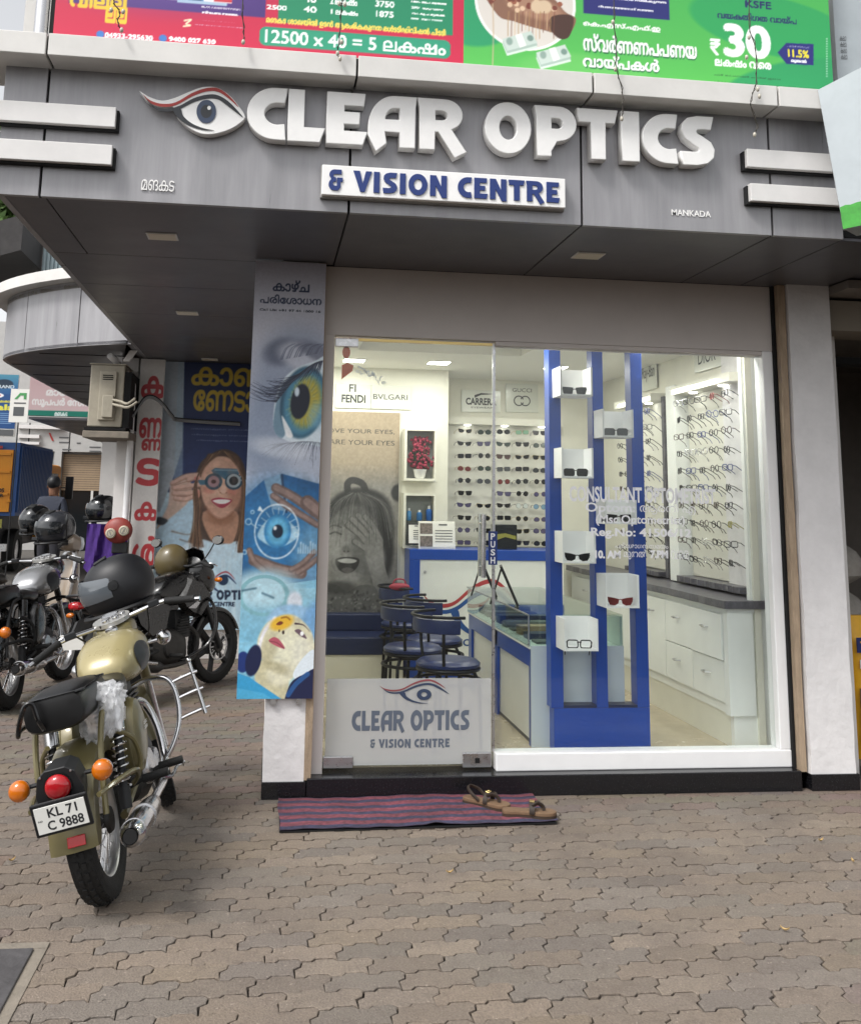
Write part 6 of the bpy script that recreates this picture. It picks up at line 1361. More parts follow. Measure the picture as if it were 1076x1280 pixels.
        b = NB(); tube(b, [p0 + d * .3, p0 + d * .82], .018, 10); tube(b, [p0 + d * .8, p1], .028, 12); part('damper', b, 'black_matt', sh)
        tb = thing('tool_box', None, None); tb.parent = t
        sec = []
        b = NB(); rg = []
        for yy, sc in ((.085, .82), (.10, .97), (.15, 1.), (.178, .92), (.19, .7), (.193, .3)):
            rg.append([Vector((.335 + sc * (.135 * math.cos(a) + .03 * math.sin(a)), s * yy, .575 + sc * (.165 * math.sin(a) * (1 - .18 * math.cos(a))))) for a in [2 * PI * j / 30 for j in range(30)]])
        loft(b, rg); part('cover', b, body, tb)
        b = NB(); tube(b, [(.335 + .985 * (.135 * math.cos(a) + .03 * math.sin(a)), s * .152, .575 + .985 * (.165 * math.sin(a) * (1 - .18 * math.cos(a)))) for a in [2 * PI * j / 30 for j in range(30)]], .004, 5, False, True); part('rim_line', b, body, tb)
        bd_ = Matrix(((1, 0, 0, .0), (0, 0, s, s * .1945), (0, 1, 0, .0), (0, 0, 0, 1)))
        if fine and s < 0:
            for kk, tt in enumerate(('CLASSIC', '350')):
                me = text_mesh(tt, 1, .03, fit=(.36, .43, .60 - .022 * kk, .615 - .022 * kk)); me.materials.append(MATS['plate_white']); me.transform(Matrix(((1, 0, 0, 0), (0, 0, -1, -.196), (0, 1, 0, 0), (0, 0, 0, 1)))); link('badge', me, None, tb)
        b = NB(); tube(b, [(.02, s * .12, .31), (.36, s * .11, .36)], .018, 8); part('swingarm', b, tubes if P['olive'] else 'black_matt', t)
    # frame, engine
    b = NB(); tube(b, smoothpath([(1.0, 0, .90), (.93, 0, .66), (.86, 0, .40), (.80, 0, .28), (.6, 0, .24), (.4, 0, .26)], 4), .021, 8); tube(b, [(1.0, 0, .88), (.6, 0, .80), (.2, 0, .76), (-.1, 0, .76)], .02, 8); tube(b, [(.42, 0, .76), (.38, 0, .3)], .02, 8); part('frame', b, 'black_matt', t)
    en = thing('engine', None, None); en.parent = t
    part('crankcase', blob([(.40, .08, .30, .50), (.44, .12, .25, .54), (.60, .135, .22, .55), (.76, .13, .23, .52), (.84, .09, .28, .46), (.86, .04, .32, .40)], 20, .6), 'cast', en)
    for s in (-1, 1): b = NB(); lathe(b, [(.001, s * .155), (.075, s * .152), (.085, s * .14), (.085, s * .10)], 24, 'y', (.56, 0, .38)); lathe(b, [(.001, s * .15), (.06, s * .147), (.068, s * .135), (.068, s * .10)], 24, 'y', (.72, 0, .36)); part('cover', b, 'steel' if s < 0 else 'cast', en)
    b = NB()
    for k in range(9):
        z = .53 + k * .022; box(b, .60 + k * .004, .80 + k * .004, -.092, .092, z, z + .008)
    part('fin', b, 'black_matt', en, None, False); b = NB(); box(b, .63, .79, -.07, .07, .5, .76); part('cylinder', b, 'cast', en, None, False)
    b = NB(); tube(b, smoothpath([(.50, -.06, .62), (.44, -.07, .60), (.38, -.06, .60)], 4), .03, 10); part('carburettor', b, 'cast', en)
    # exhaust
    ex = thing('exhaust', None, None); ex.parent = t
    b = NB(); tube(b, smoothpath([(.80, -.05, .66), (.90, -.09, .62), (.92, -.13, .50), (.86, -.155, .34), (.70, -.165, .27), (.45, -.175, .265), (.30, -.18, .265)], 5), .021, 12); part('header_pipe', b, 'chrome', ex)
    s0, s1 = Vector((.34, -.185, .262)), Vector((-.40, -.235, .325)); dd = (s1 - s0); b = NB(); tube(b, [s0, s0 + dd * .08, s0 + dd * .25, s0 + dd * .6, s0 + dd * .88, s0 + dd * .97, s1], [.024, .036, .047, .051, .052, .045, .032], 22, False); part('silencer', b, 'chrome', ex)
    b = NB(); tube(b, [s1 - dd * .04, s1 + dd * .012], .027, 18); part('outlet', b, 'dark', ex); b = NB(); lathe(b, [(.033, 0), (.028, .0)], 18, 'x'); b.free()
    b = NB(); tube(b, [s0 + dd * .47, s0 + dd * .50], .0545, 20); part('clamp_band', b, 'steel', ex); b = NB(); tube(b, [s0 + dd * .88, s0 + dd * .895], .0535, 20); part('ring', b, 'chrome', ex)
    # pegs, pedal, stand
    for s in (-1, 1):
        for (x, z, y1) in ((.56, .36, .30), (.19, .40, .30)):
            fpg = thing('foot_peg', None, None); fpg.parent = t; b = NB(); tube(b, [(x, s * .12, z - .02), (x, s * .19, z)], .010, 8); part('bracket', b, 'black_matt', fpg); b = NB(); tube(b, [(x, s * .185, z), (x, s * y1, z + .005)], .019, 10); part('rubber', b, 'rubber', fpg)
    b = NB(); tube(b, smoothpath([(.60, -.16, .32), (.70, -.20, .27), (.80, -.22, .29), (.82, -.26, .30)], 4), .009, 8); part('brake_pedal', b, 'chrome', t)
    b = NB(); tube(b, [(.52, .14, .24), (.60, .30, .012)], .011, 8); part('side_stand', b, 'black_matt', t)
    # crash guard with side ladder
    cg = thing('crash_guard', None, None); cg.parent = t
    for s in (-1, 1):
        b = NB(); tube(b, smoothpath([(.94, s * .02, .70), (.96, s * .12, .725), (.95, s * .225, .70), (.93, s * .26, .60), (.90, s * .245, .46), (.86, s * .16, .33), (.84, s * .02, .28)], 6), .0135, 10); part('hoop', b, chrome if P['ladder'] else 'black_paint', cg)
        if P['ladder'] and s < 0:
            for z, x in ((.69, .95), (.60, .935), (.50, .915)): b = NB(); tube(b, smoothpath([(x, s * .252, z - .01), (x + .005, s * .30, z), (x + .01, s * .375, z + .012)], 3), .0095, 8); part('rung', b, chrome, cg)
            b = NB(); tube(b, [(.965, s * .35, .76), (.93, s * .39, .485)], .0105, 10); ball(b, (.965, s * .35, .765), .0145, 8, 6); part('outer_bar', b, chrome, cg)
            for z, y in ((.70, .36), (.61, .375), (.51, .39)): b = NB(); tube(b, [(.95, s * y, z), (.955, s * (y + .025), z + .002)], .008, 8); part('stub', b, chrome, cg)
    # tank
    tk = thing('fuel_tank', None, None); tk.parent = t
    TS = [(.535, .03, .82, .86), (.55, .095, .795, .895), (.60, .13, .775, .945), (.70, .16, .76, .995), (.83, .172, .755, 1.02), (.96, .163, .765, 1.01), (1.04, .13, .79, .97), (1.09, .075, .82, .925), (1.10, .02, .86, .89)]
    part('shell', blob(TS, 28, .75), light, tk)
    for s in (-1, 1):
        b = NB(); c0 = []
        for a in [2 * PI * j / 26 for j in range(26)]:
            x = .78 + .125 * math.cos(a); z = .872 + .075 * math.sin(a) - .02 * math.cos(a)
            k = max(i for i in range(len(TS)) if TS[i][0] <= x); f = (x - TS[k][0]) / (TS[k + 1][0] - TS[k][0]); hw, z0, z1 = [TS[k][q] * (1 - f) + TS[k + 1][q] * f for q in (1, 2, 3)]
            zz = (z - (z0 + z1) / 2) / ((z1 - z0) / 2); y = hw * (max(0, 1 - abs(zz) ** (2 / .75))) ** (.75 / 2); c0.append((x, y, z))
        vo = [b.verts.new((x, s * (y + .004), z)) for x, y, z in c0]; vc = b.verts.new((.80, s * .180, .875)); vi = [b.verts.new((.80 + (x - .80) * .55, s * (y * .35 + .178 * .65 + .0045), .875 + (z - .875) * .55)) for x, y, z in c0]
        for i in range(26): j = (i + 1) % 26; b.faces.new((vo[i], vo[j], vi[j], vi[i])); b.faces.new((vi[i], vi[j], vc))
        part('knee_pad', b, 'knee_pad', tk)
        if fine:
            me = text_mesh('ROYAL', 1, .03, fit=(.925, 1.005, .905, .925)); me.materials.append(MATS['plate_white']); me.transform(Matrix(((s * -1., 0, 0, .0), (0, 0, 0, s * .173), (0, 1, 0, 0), (0, 0, 0, 1))) if s > 0 else Matrix(((1, 0, 0, 0), (0, 0, 0, -.173), (0, 1, 0, 0), (0, 0, 0, 1)))); 
            if s < 0: link('badge', me, None, tk)
    b = NB(); lathe(b, [(.034, 0), (.034, .014), (.026, .02), (.001, .021)], 20, 'z', (.90, .0, 1.014)); part('filler_cap', b, 'chrome', tk)
    if fine:
        for kk, tt in enumerate(('ROYAL', 'ENFIELD')):
            me = text_mesh(tt, 1, .03, fit=(-.04, .04 if kk else .022, .012 - .020 * kk, .026 - .020 * kk)); me.materials.append(MATS['plate_white'])
            me.transform(Matrix.Translation((-.215, 0, .612)) @ Matrix.Rotation(R_(42), 4, 'Y') @ Matrix.Translation((-.012, 0, 0)) @ back); link('fender_badge', me, None, t)
    # front end, steered
    fe = thing('front_fork', None, None); fe.parent = t
    for s in (-1, 1):
        b = NB(); tube(b, [(1.0, s * .085, .97), (1.12, s * .085, .70)], .027, 12); part('fork_cover', b, body, fe, STE); b = NB(); tube(b, [(1.12, s * .085, .70), (1.30, s * .075, .30)], [.02, .022], 12); part('fork_leg', b, 'steel', fe, STE)
    nc = thing('headlamp_nacelle', None, None); nc.parent = t
    part('shell', blob([(.93, .03, .97, 1.0), (.95, .085, .955, 1.035), (1.02, .115, .93, 1.07), (1.10, .118, .90, 1.075), (1.17, .10, .90, 1.06), (1.20, .095, .905, 1.05)], 22, .85), body, nc, STE)
    b = NB(); lathe(b, [(.098, 0), (.10, .02), (.088, .03)], 24, 'x', (1.195, 0, .978)); part('rim', b, 'chrome', nc, STE); b = NB(); lathe(b, [(.088, .024), (.06, .04), (.001, .046)], 24, 'x', (1.195, 0, .978)); part('headlamp_lens', b, mat('lamp_glass', 'c9d2d6', .08, coat=.8), nc, STE)
    TOP = STE @ Matrix.Translation((1.03, 0, 1.066)) @ Matrix.Rotation(R_(-10), 4, 'Y')
    b = NB(); prism(b, [(p[0], p[1]) for p in arc(0, 0, .105, .10, 0, 360, 28)[:-1]], -.012, .010, 'xy'); part('gauge_panel', b, mat('gauge_silver', 'b9b8b4', .3, .5), nc, TOP)
    for (x, y, r) in ((.03, 0, .05), (-.055, .035, .022), (-.06, -.02, .018), (-.03, -.06, .016)): b = NB(); lathe(b, [(r, .0), (r, .018), (r * .85, .02), (r * .85, .016), (.001, .016)], 20, 'z', (x, y, .006)); part('gauge', b, 'chrome', nc, TOP); b = NB(); lathe(b, [(r * .84, .0165), (.001, .0175)], 18, 'z', (x, y, .006)); part('dial', b, mat('dial_face', '8d8f92', .25), nc, TOP)
    hb = thing('handlebar', None, None); hb.parent = t
    b = NB(); tube(b, smoothpath([(.86, -.42, 1.02), (.93, -.29, 1.06), (1.0, -.12, 1.055), (1.02, 0, 1.045), (1.0, .12, 1.055), (.93, .29, 1.06), (.86, .42, 1.02)], 6), .0125, 10); part('bar', b, 'chrome', hb, STE)
    for s in (-1, 1):
        b = NB(); p0, p1 = Vector((.935, s * .285, 1.06)), Vector((.855, s * .428, 1.017)); tube(b, [p0, p0 + (p1 - p0) * .1, p1 - (p1 - p0) * .05, p1], [.018, .019, .019, .021], 12); part('grip', b, 'rubber', hb, STE)
        b = NB(); tube(b, [p1, p1 + (p1 - p0).normalized() * .03], .012, 8); part('bar_end', b, 'steel', hb, STE); b = NB(); tube(b, smoothpath([(.965, s * .235, 1.075), (1.0, s * .27, 1.07), (.96, s * .37, 1.045)], 4), .006, 6); part('lever', b, 'steel', hb, STE)
        b = NB(); box(b, -.02, .02, -.03, .03, -.018, .018, Matrix.Translation((.95, s * .225, 1.07))); part('switch_box', b, 'black_plastic', hb, STE, False, .006)
        b = NB(); tube(b, [(1.10, s * .1, .88), (1.10, s * .20, .87)], .010, 8); part('stalk', b, 'chrome', hb, STE); b = NB(); lathe(b, [(.001, -.042), (.02, -.038), (.036, -.02), (.041, 0), (.041, .014), (.03, .03), (.001, .036)], 18, 'x', (1.10, s * .235, .87)); part('front_indicator', b, 'chrome', hb, STE)
    b = NB()
    for k in range(4): tube(b, smoothpath([(.95, .2 - .13 * k, 1.06), (1.02, .14 - .1 * k, .99 - .02 * k), (1.0, .05 - .04 * k, .93)], 4), .005, 5)
    part('cables', b, 'black_plastic', hb, STE); hb.children[-1]['kind'] = 'stuff'
    return t
def place(t, x, y, heading, lean, s=1.):
    t.location = (x, y, 0); t.rotation_euler = (R_(-lean), 0, R_(heading)); t.scale = (s, s, s)
re1 = classic_bike('motorcycle', 'olive classic motorcycle with white number plate parked in front of the other bikes', dict(body='olive', tank='olive_skylit', tubes='olive', chrome='chrome', steer=18, tail=1, olive=True, ladder=True, number=(('KL 71', .006, .044, -.048, .066), ('C 9888', -.045, -.006, -.058, .082), ('IND', -.004, .003, -.09, -.072))))
place(re1, -1.765, -1.20, 86, 14.5, .88)
# ---- black commuter motorcycle
def commuter_bike(name, label, paint='black_paint', steer=0.):
    t = thing(name, label, 'motorcycle'); WB, R = 1.25, .30
    AX = Matrix.Translation((.97, 0, .85)); ax = Vector((-.45, 0, .89)).normalized(); STE = AX @ Matrix.Rotation(R_(steer), 4, ax) @ AX.inverted()
    wheel(t, 0, R, .10, 'alloy'); wheel(t, WB, R, .085, 'alloy', STE)
    fender(t, 0, R, .335, .065, 40, 190, 'black_matt', None, .03, 'rear_fender'); fender(t, WB, R, .325, .055, 20, 150, paint, STE, .03, 'front_fender')
    part('seat', blob([(-.28, .05, .80, .84), (-.24, .10, .775, .865), (-.05, .125, .76, .865), (.12, .13, .745, .835), (.30, .125, .72, .80), (.46, .09, .73, .80), (.50, .03, .75, .78)], 20, .7), 'seat_vinyl', t)
    tl = part('tail_cowl', blob([(-.42, .02, .76, .79), (-.38, .055, .735, .80), (-.25, .09, .70, .79), (.0, .115, .66, .77), (.15, .11, .62, .74), (.22, .05, .64, .70)], 20, .8), paint, t)
    part('tail_lens', blob([(-.435, .015, .755, .79), (-.415, .05, .742, .80), (-.36, .062, .735, .795), (-.33, .05, .74, .79)], 14, .8), 'lens_tail', tl)
    b = NB(); tube(b, smoothpath([(-.05, -.13, .79), (-.26, -.14, .81), (-.40, -.07, .84), (-.40, .07, .84), (-.26, .14, .81), (-.05, .13, .79)], 5), .011, 8); part('grab_rail', b, 'black_matt', t)
    tk = thing('fuel_tank', None, None); tk.parent = t
    part('shell', blob([(.44, .03, .76, .80), (.47, .085, .74, .84), (.56, .13, .71, .91), (.70, .155, .68, .95), (.82, .15, .69, .955), (.90, .12, .74, .93), (.96, .05, .80, .89)], 24, .75), paint, tk)
    for s in (-1, 1):
        b = NB(); P_ = [(.60, .72), (.74, .90), (.90, .86), (1.02, .74), (.98, .66), (.86, .56), (.74, .60), (.64, .66)]
        rg = [[Vector((x0 * 1. if k == 0 else .82 + (x0 - .82) * .86, s * yy, .73 + (z0 - .73) * (1 if k == 0 else .86))) for x0, z0 in P_] for k, yy in ((0, .13), (1, .185))]; loft(b, rg); part('shroud', b, paint, tk, None, 30)
        b = NB(); prism(b, [(.68, .655), (.80, .70), (.84, .685), (.78, .645)], s * .186, s * .189, 'xz'); part('badge', b, 'steel', tk)
        b = NB(); rg = [[Vector((x, s * yy, z)) for x, z in ((.10, .70), (.40, .74), (.52, .68), (.46, .52), (.30, .48), (.16, .58))] for yy in (.09, .135)]; loft(b, rg); part('side_panel', b, paint, t, None, 30)
        b = NB(); tube(b, [(.10, s * .13, .72), (-.01, s * .12, .33)], .016, 8); spring(b, (.09, s * .13, .68), (.01, s * .125, .42), .026, 8, .006); part('shock_absorber', b, 'black_matt', t)
        b = NB(); tube(b, [(.0, s * .10, .30), (.40, s * .09, .36)], .018, 8); part('swingarm', b, 'black_matt', t)
        b = NB(); tube(b, smoothpath([(.92, s * .03, .68), (.95, s * .14, .72), (.93, s * .25, .66), (.91, s * .28, .50), (.86, s * .24, .36), (.72, s * .14, .27), (.62, s * .05, .25)], 6), .013, 8); part('crash_guard', b, 'black_paint', t)
        for (x, z) in ((.50, .31), (.14, .40)): b = NB(); tube(b, [(x, s * .08, z), (x, s * .27, z)], .016, 8); part('foot_peg', b, 'rubber', t)
        b = NB(); tube(b, [(.95, s * .085, .90), (1.25, s * .075, .29)], [.02, .024], 10); part('fork_leg', b, 'black_matt', t, STE)
    part('crankcase', blob([(.36, .08, .28, .48), (.42, .12, .24, .52), (.60, .13, .22, .52), (.74, .11, .24, .46), (.80, .05, .30, .40)], 18, .6), 'cast', t)
    b = NB(); [box(b, .64 + k * .012, .80 + k * .012, -.085, .085, .44 + k * .02, .448 + k * .02) for k in range(10)]; box(b, .67, .86, -.06, .06, .42, .64); part('cylinder', b, 'black_matt', t, None, False)
    b = NB(); lathe(b, [(.001, -.145), (.08, -.14), (.088, -.12)], 22, 'y', (.52, 0, .37)); part('engine_cover', b, 'cast', t)
    b = NB(); tube(b, smoothpath([(.82, -.05, .52), (.92, -.08, .42), (.84, -.11, .27), (.6, -.13, .23), (.35, -.15, .24)], 5), .018, 10); part('header_pipe', b, 'cast', t)
    b = NB(); tube(b, [(.38, -.15, .24), (.30, -.16, .25), (-.20, -.19, .34), (-.30, -.195, .355)], [.022, .045, .05, .036], 16); part('silencer', b, 'black_matt', t); b = NB(); tube(b, [(.24, -.212, .28), (-.15, -.242, .35)], .012, 6); part('heat_shield', b, 'steel', t)
    b = NB(); tube(b, [(.95, 0, .86), (.84, 0, .5), (.76, 0, .26), (.4, 0, .25)], .02, 8); tube(b, [(.95, 0, .84), (.4, 0, .72), (-.2, 0, .72)], .02, 8); part('frame', b, 'black_matt', t)
    hl = thing('headlamp_cowl', None, None); hl.parent = t
    part('cowl', blob([(.95, .05, .86, .98), (1.0, .11, .80, 1.06), (1.08, .125, .76, 1.05), (1.16, .105, .74, .97), (1.22, .06, .76, .88), (1.24, .02, .79, .84)], 20, .85), paint, hl, STE)
    part('headlamp', blob([(1.10, .09, .78, .95), (1.19, .085, .775, .93), (1.235, .06, .785, .89), (1.25, .02, .81, .86)], 18, .9), 'lamp_glass', hl, STE)
    b = NB(); rg = [[Vector((1.0 + .05 * k, y * (1 - .22 * k), 1.04 + .10 - .05 * k - abs(y) * .3)) for y in (-.11, -.06, 0, .06, .11)] + [Vector((.99 + .05 * k, y * (1 - .22 * k), 1.035 + .10 - .05 * k - abs(y) * .3)) for y in (.11, .06, 0, -.06, -.11)] for k in range(4)]; loft(b, rg); part('visor', b, 'black_paint', hl, STE)
    b = NB(); tube(b, smoothpath([(.80, -.36, .98), (.88, -.2, 1.01), (.93, 0, .985), (.88, .2, 1.01), (.80, .36, .98)], 6), .011, 8); part('handlebar', b, 'black_matt', t, STE)
    for s in (-1, 1):
        b = NB(); tube(b, [(.86, s * .25, 1.0), (.795, s * .375, .978)], .018, 10); part('grip', b, 'rubber', t, STE); b = NB(); tube(b, smoothpath([(.89, s * .22, 1.005), (.92, s * .27, 1.0), (.88, s * .36, .98)], 4), .006, 6); part('lever', b, 'steel', t, STE)
        mr = thing('mirror', None, None); mr.parent = t; b = NB(); tube(b, smoothpath([(.90, s * .18, 1.01), (.93, s * .24, 1.10), (.92, s * .30, 1.17)], 4), .006, 6); part('stem', b, 'black_matt', mr, STE)
        b = NB(); ball(b, (.92, s * .34, 1.19), .05, 14, 8, (.3, 1.25, .8)); part('shell', b, 'black_plastic', mr, STE); b = NB(); lathe(b, [(.001, 0), (.045, 0)], 18, 'x'); b.free(); b = NB(); prism(b, [(p[0] * 1.2 + s * .34, p[1] + 1.19) for p in arc(0, 0, .042, .032, 0, 360, 18)[:-1]], .903, .905, 'yz'); part('glass', b, 'mirror', mr, STE)
        b = NB(); ball(b, (1.10, s * .19, .86), .03, 10, 6, (.8, 1.4, .7)); part('indicator', b, 'lens_amber', t, STE); b = NB(); ball(b, (-.30, s * .14, .70), .028, 10, 6, (.8, 1.3, .7)); part('indicator', b, 'lens_amber', t)
    b = NB(); box(b, -.008, 0, -.1, .1, -.055, .055); o = part('number_plate', b, 'plate_white', t, Matrix.Translation((-.42, 0, .52)) @ Matrix.Rotation(R_(-20), 4, 'Y'), False); b = NB(); tube(b, [(-.2, 0, .66), (-.36, 0, .62), (-.41, 0, .54)], .02, 6, sq=2.5); part('plate_bracket', b, 'black_matt', t)
    b = NB(); tube(b, [(.45, .12, .24), (.52, .27, .012)], .010, 8); part('side_stand', b, 'black_matt', t)
    return t
cb = commuter_bike('motorcycle', 'black commuter motorcycle with alloy wheels standing before the woman banner', 'black_paint', -4)
F1 = onZ(268, 853); hd = 57
place(cb, F1.x - 1.19 * math.cos(R_(hd)), F1.y - 1.19 * math.sin(R_(hd)), hd, 6, .95)
lb_ = classic_bike('motorcycle', 'dark silver tank motorcycle parked at the left edge with its rear wheel towards the street', dict(body='black_paint', tank=None, tubes='black_matt', chrome='black_paint', steer=-8, tail=1, olive=False, ladder=False, number=(('KL 53', .006, .044, -.05, .06), ('R 2417', -.045, -.006, -.06, .08)), **{}) | {'tank': 'tank_silver'}, False) if mat('tank_silver', '8f9092', .25, .5, coat=.5, var=.1, scale=3.) else None
place(lb_, -2.98, 2.25, 83, 9, .92)
mb = commuter_bike('motorcycle', 'dark maroon motorcycle with helmets at the far left behind the silver tank bike', mat('maroon', '2c1216', .2, coat=.6), 10)
place(mb, -4.35, 3.35, 62, 7, 1.0)
# ---- scooter
def scooter():
    t = thing('scooter', 'beige step-through scooter with helmets and a purple cloth on its handlebar', 'scooter'); R = .22; WB = 1.22
    mat('beige_paint', '8e8070', .3, coat=.5, var=.04); AX = Matrix.Translation((1.05, 0, .8)); STE = AX @ Matrix.Rotation(R_(-22), 4, Vector((-.35, 0, .93))) @ AX.inverted()
    wheel(t, 0, R, .09, 'alloy'); wheel(t, WB, R, .09, 'alloy', STE)
    part('rear_body', blob([(-.42, .05, .58, .66), (-.38, .11, .48, .70), (-.15, .155, .38, .72), (.15, .16, .36, .70), (.38, .13, .38, .66), (.46, .08, .40, .60)], 22, .75), 'beige_paint', t)
    part('seat', blob([(-.36, .07, .71, .77), (-.32, .12, .70, .80), (.0, .135, .69, .81), (.25, .13, .67, .775), (.42, .09, .66, .75), (.47, .03, .68, .72)], 20, .7), 'seat_vinyl', t)
    b = NB(); box(b, .40, .92, -.15, .15, .27, .33); part('floor_board', b, 'black_matt', t, None, False, .02)
    part('leg_shield', blob([(.86, .16, .28, .36), (.90, .19, .30, .55), (.96, .20, .34, .80), (1.02, .17, .42, .92), (1.07, .10, .50, .95), (1.09, .04, .56, .93)], 22, .7), 'beige_paint', t)
    b = NB(); rg = [[Vector((x, y * w, z)) for y in (-1, 1)] + [Vector((x + .02, y * w, z)) for y in (1, -1)] for x, w, z in ((.88, .10, .34), (.92, .19, .5), (.95, .21, .66), (.99, .19, .82), (1.02, .10, .92))]; loft(b, rg); part('shield_edge', b, 'steel', t, None, False)
    fender(t, WB, R, .25, .075, 0, 175, 'beige_paint', STE, .05, 'front_fender')
    hd_ = thing('handlebar', None, None); hd_.parent = t
    part('cowl', blob([(.92, .06, .95, 1.02), (.96, .14, .93, 1.06), (1.03, .15, .92, 1.09), (1.09, .09, .93, 1.05), (1.12, .04, .95, 1.02)], 20, .8), 'beige_paint', hd_, STE); b = NB(); lathe(b, [(.065, 0), (.05, .03), (.001, .04)], 20, 'x', (1.10, 0, .985)); part('headlamp', b, 'lamp_glass', hd_, STE)
    for s in (-1, 1):
        b = NB(); tube(b, [(.98, s * .13, 1.0), (.93, s * .24, 1.01), (.90, s * .36, 1.0)], .016, 10); part('grip', b, 'rubber', hd_, STE); b = NB(); tube(b, smoothpath([(.97, s * .18, 1.03), (.96, s * .26, 1.12), (.95, s * .30, 1.19)], 4), .006, 6); part('mirror_stem', b, 'black_matt', hd_, STE); b = NB(); ball(b, (.95, s * .33, 1.22), .055, 14, 8, (.25, 1.2, .85)); part('mirror_shell', b, 'black_plastic', hd_, STE)
        b = NB(); tube(b, [(1.05, s * .06, .60), (1.22, s * .06, .22)], .018, 8); part('fork_leg', b, 'black_matt', t, STE)
    part('engine_case', blob([(-.12, .06, .16, .28), (-.05, .09, .13, .34), (.25, .09, .14, .34), (.34, .05, .18, .28)], 16, .7), 'cast', t); b = NB(); tube(b, [(.2, -.12, .2), (-.25, -.14, .26)], .045, 14); part('silencer', b, 'black_matt', t); part('tail_lens', blob([(-.44, .04, .60, .66), (-.42, .08, .585, .675), (-.38, .10, .58, .68)], 14, .8), 'lens_tail', t)
    b = NB(); tube(b, smoothpath([(-.1, -.15, .74), (-.38, -.12, .79), (-.46, 0, .80), (-.38, .12, .79), (-.1, .15, .74)], 5), .012, 8); part('grab_rail', b, 'steel', t); b = NB(); tube(b, [(.2, .12, .15), (.15, .2, .012)], .01, 6); tube(b, [(.2, -.12, .15), (.15, -.2, .012)], .01, 6); part('centre_stand', b, 'black_matt', t)
    return t
sc = scooter(); place(sc, -3.85, 3.70, 36, 5, 1.05)
# ---- helmets
def helmet(name, lab, loc, rot, shell, s=1., visor='visor_dark', deco=None):
    t = thing(name, lab, 'helmet', loc, rot); t.scale = (s, s, s)
    # local: +x is the face direction, rests on its lower rim at z = 0
    b = NB(); n, m_ = 32, 18; rg = []
    for i in range(m_ + 1):
        ph = PI * (i / m_) * .80; z = .125 * math.cos(ph) + .12; r = math.sin(ph) ** .82 if i else .001
        ring = []
        for j in range(n):
            a = 2 * PI * j / n; ca = math.cos(a); ex = .150 * r; ey = .122 * r; x = ex * math.cos(a); y = ey * math.sin(a)
            if ca > 0 and i > m_ * .55: x += .035 * ca * (i / m_ - .55) * 2.2 * r; 
            if ca < -.3 and i > m_ * .6: x -= .012 * (i / m_ - .6) * 2
            ring.append(Vector((x, y, z)))
        rg.append(ring)
    loft(b, rg); part('shell', b, shell, t)
    b = NB(); rows = []
    for i in range(9):
        zz = .185 - .105 * i / 8; row = []
        for j in range(21):
            a = R_(-78 + 156 * j / 20); k = 1 - ((zz - .12) / .125) ** 2; r = math.sqrt(max(.05, k)) ** .82; e = .006 + (.016 * math.cos(a) * (1 - i / 8 * .2))
            row.append(Vector(((.150 * r + e) * math.cos(a), (.122 * r + .005) * math.sin(a), zz - .018 * (1 - math.cos(a)) * (1 if i < 4 else -.6))))
        rows.append(row)
    G_ = [[b.verts.new(p) for p in r] for r in rows]
    for i in range(8):
        for j in range(20): b.faces.new((G_[i][j], G_[i][j + 1], G_[i + 1][j + 1], G_[i + 1][j]))
    part('visor', b, visor, t)
    for s_ in (-1, 1): b = NB(); lathe(b, [(.022, 0), (.02, .008), (.001, .010)] if s_ > 0 else [(.022, 0), (.02, -.008), (.001, -.010)], 16, 'y', (.02, s_ * .124, .135)); part('visor_pivot', b, 'black_matt', t)
    b = NB(); box(b, -.03, .03, -.03, .03, 0, .012, Matrix.Translation((.045, 0, .236)) @ Matrix.Rotation(R_(16), 4, 'Y')); part('top_vent', b, 'black_matt', t, None, False, .005)
    b = NB(); rr = [(.168 * math.cos(a) if math.cos(a) > 0 else .118 * math.cos(a), .10 * math.sin(a), .022) for a in [2 * PI * k / 28 for k in range(28)]]; tube(b, rr, .010, 6, False, True); part('rim_trim', b, 'black_matt', t)
    b = NB(); box(b, -.004, .004, -.035, .035, -.012, .012, Matrix.Translation((.180, 0, .060)) @ Matrix.Rotation(R_(-10), 4, 'Y')); part('chin_vent', b, 'black_plastic', t, None, False, .003)
    if deco:
        for k in range(4):
            b = NB(); P_ = [(R_(40 + 25 * k + d), z) for d, z in ((0, .10 + .03 * k), (26, .15 + .02 * k), (40, .17 + .01 * k), (24, .135 + .02 * k))]; vs = []
            for sgn in (-1,):
                vs = [b.verts.new(((.150 * math.sqrt(max(.05, 1 - ((z - .12) / .125) ** 2)) ** .82 + .004) * math.cos(a), sgn * (.122 * math.sqrt(max(.05, 1 - ((z - .12) / .125) ** 2)) ** .82 + .004) * math.sin(a), z)) for a, z in P_]; b.faces.new(vs)
            part('flash', b, deco, t)
    return t
mat('visor_dark', '24272a', .08, coat=.8); mat('visor_clear', '565c62', .04, coat=.8); mat('helmet_matt', '15161a', .5); mat('helmet_gloss', '0f1012', .15, coat=.6); mat('helmet_grey', '33353a', .25, coat=.5); mat('helmet_olive', '5d5236', .4, coat=.3)
hp = onY(156, 727, .12)
helmet('full_face_helmet', 'large matt black full-face helmet hanging on the far handlebar of the olive motorcycle', (hp.x + .02, .12, hp.z - .15), (R_(0), R_(20), R_(188)), 'helmet_matt', 1.2, 'visor_clear')
q = onY(46, 650, 4.7); helmet('full_face_helmet', 'plain black helmet at the back of the helmets on the far left bike', (q.x, 4.7, q.z - .13), (0, R_(8), R_(250)), 'helmet_gloss', 1.12)
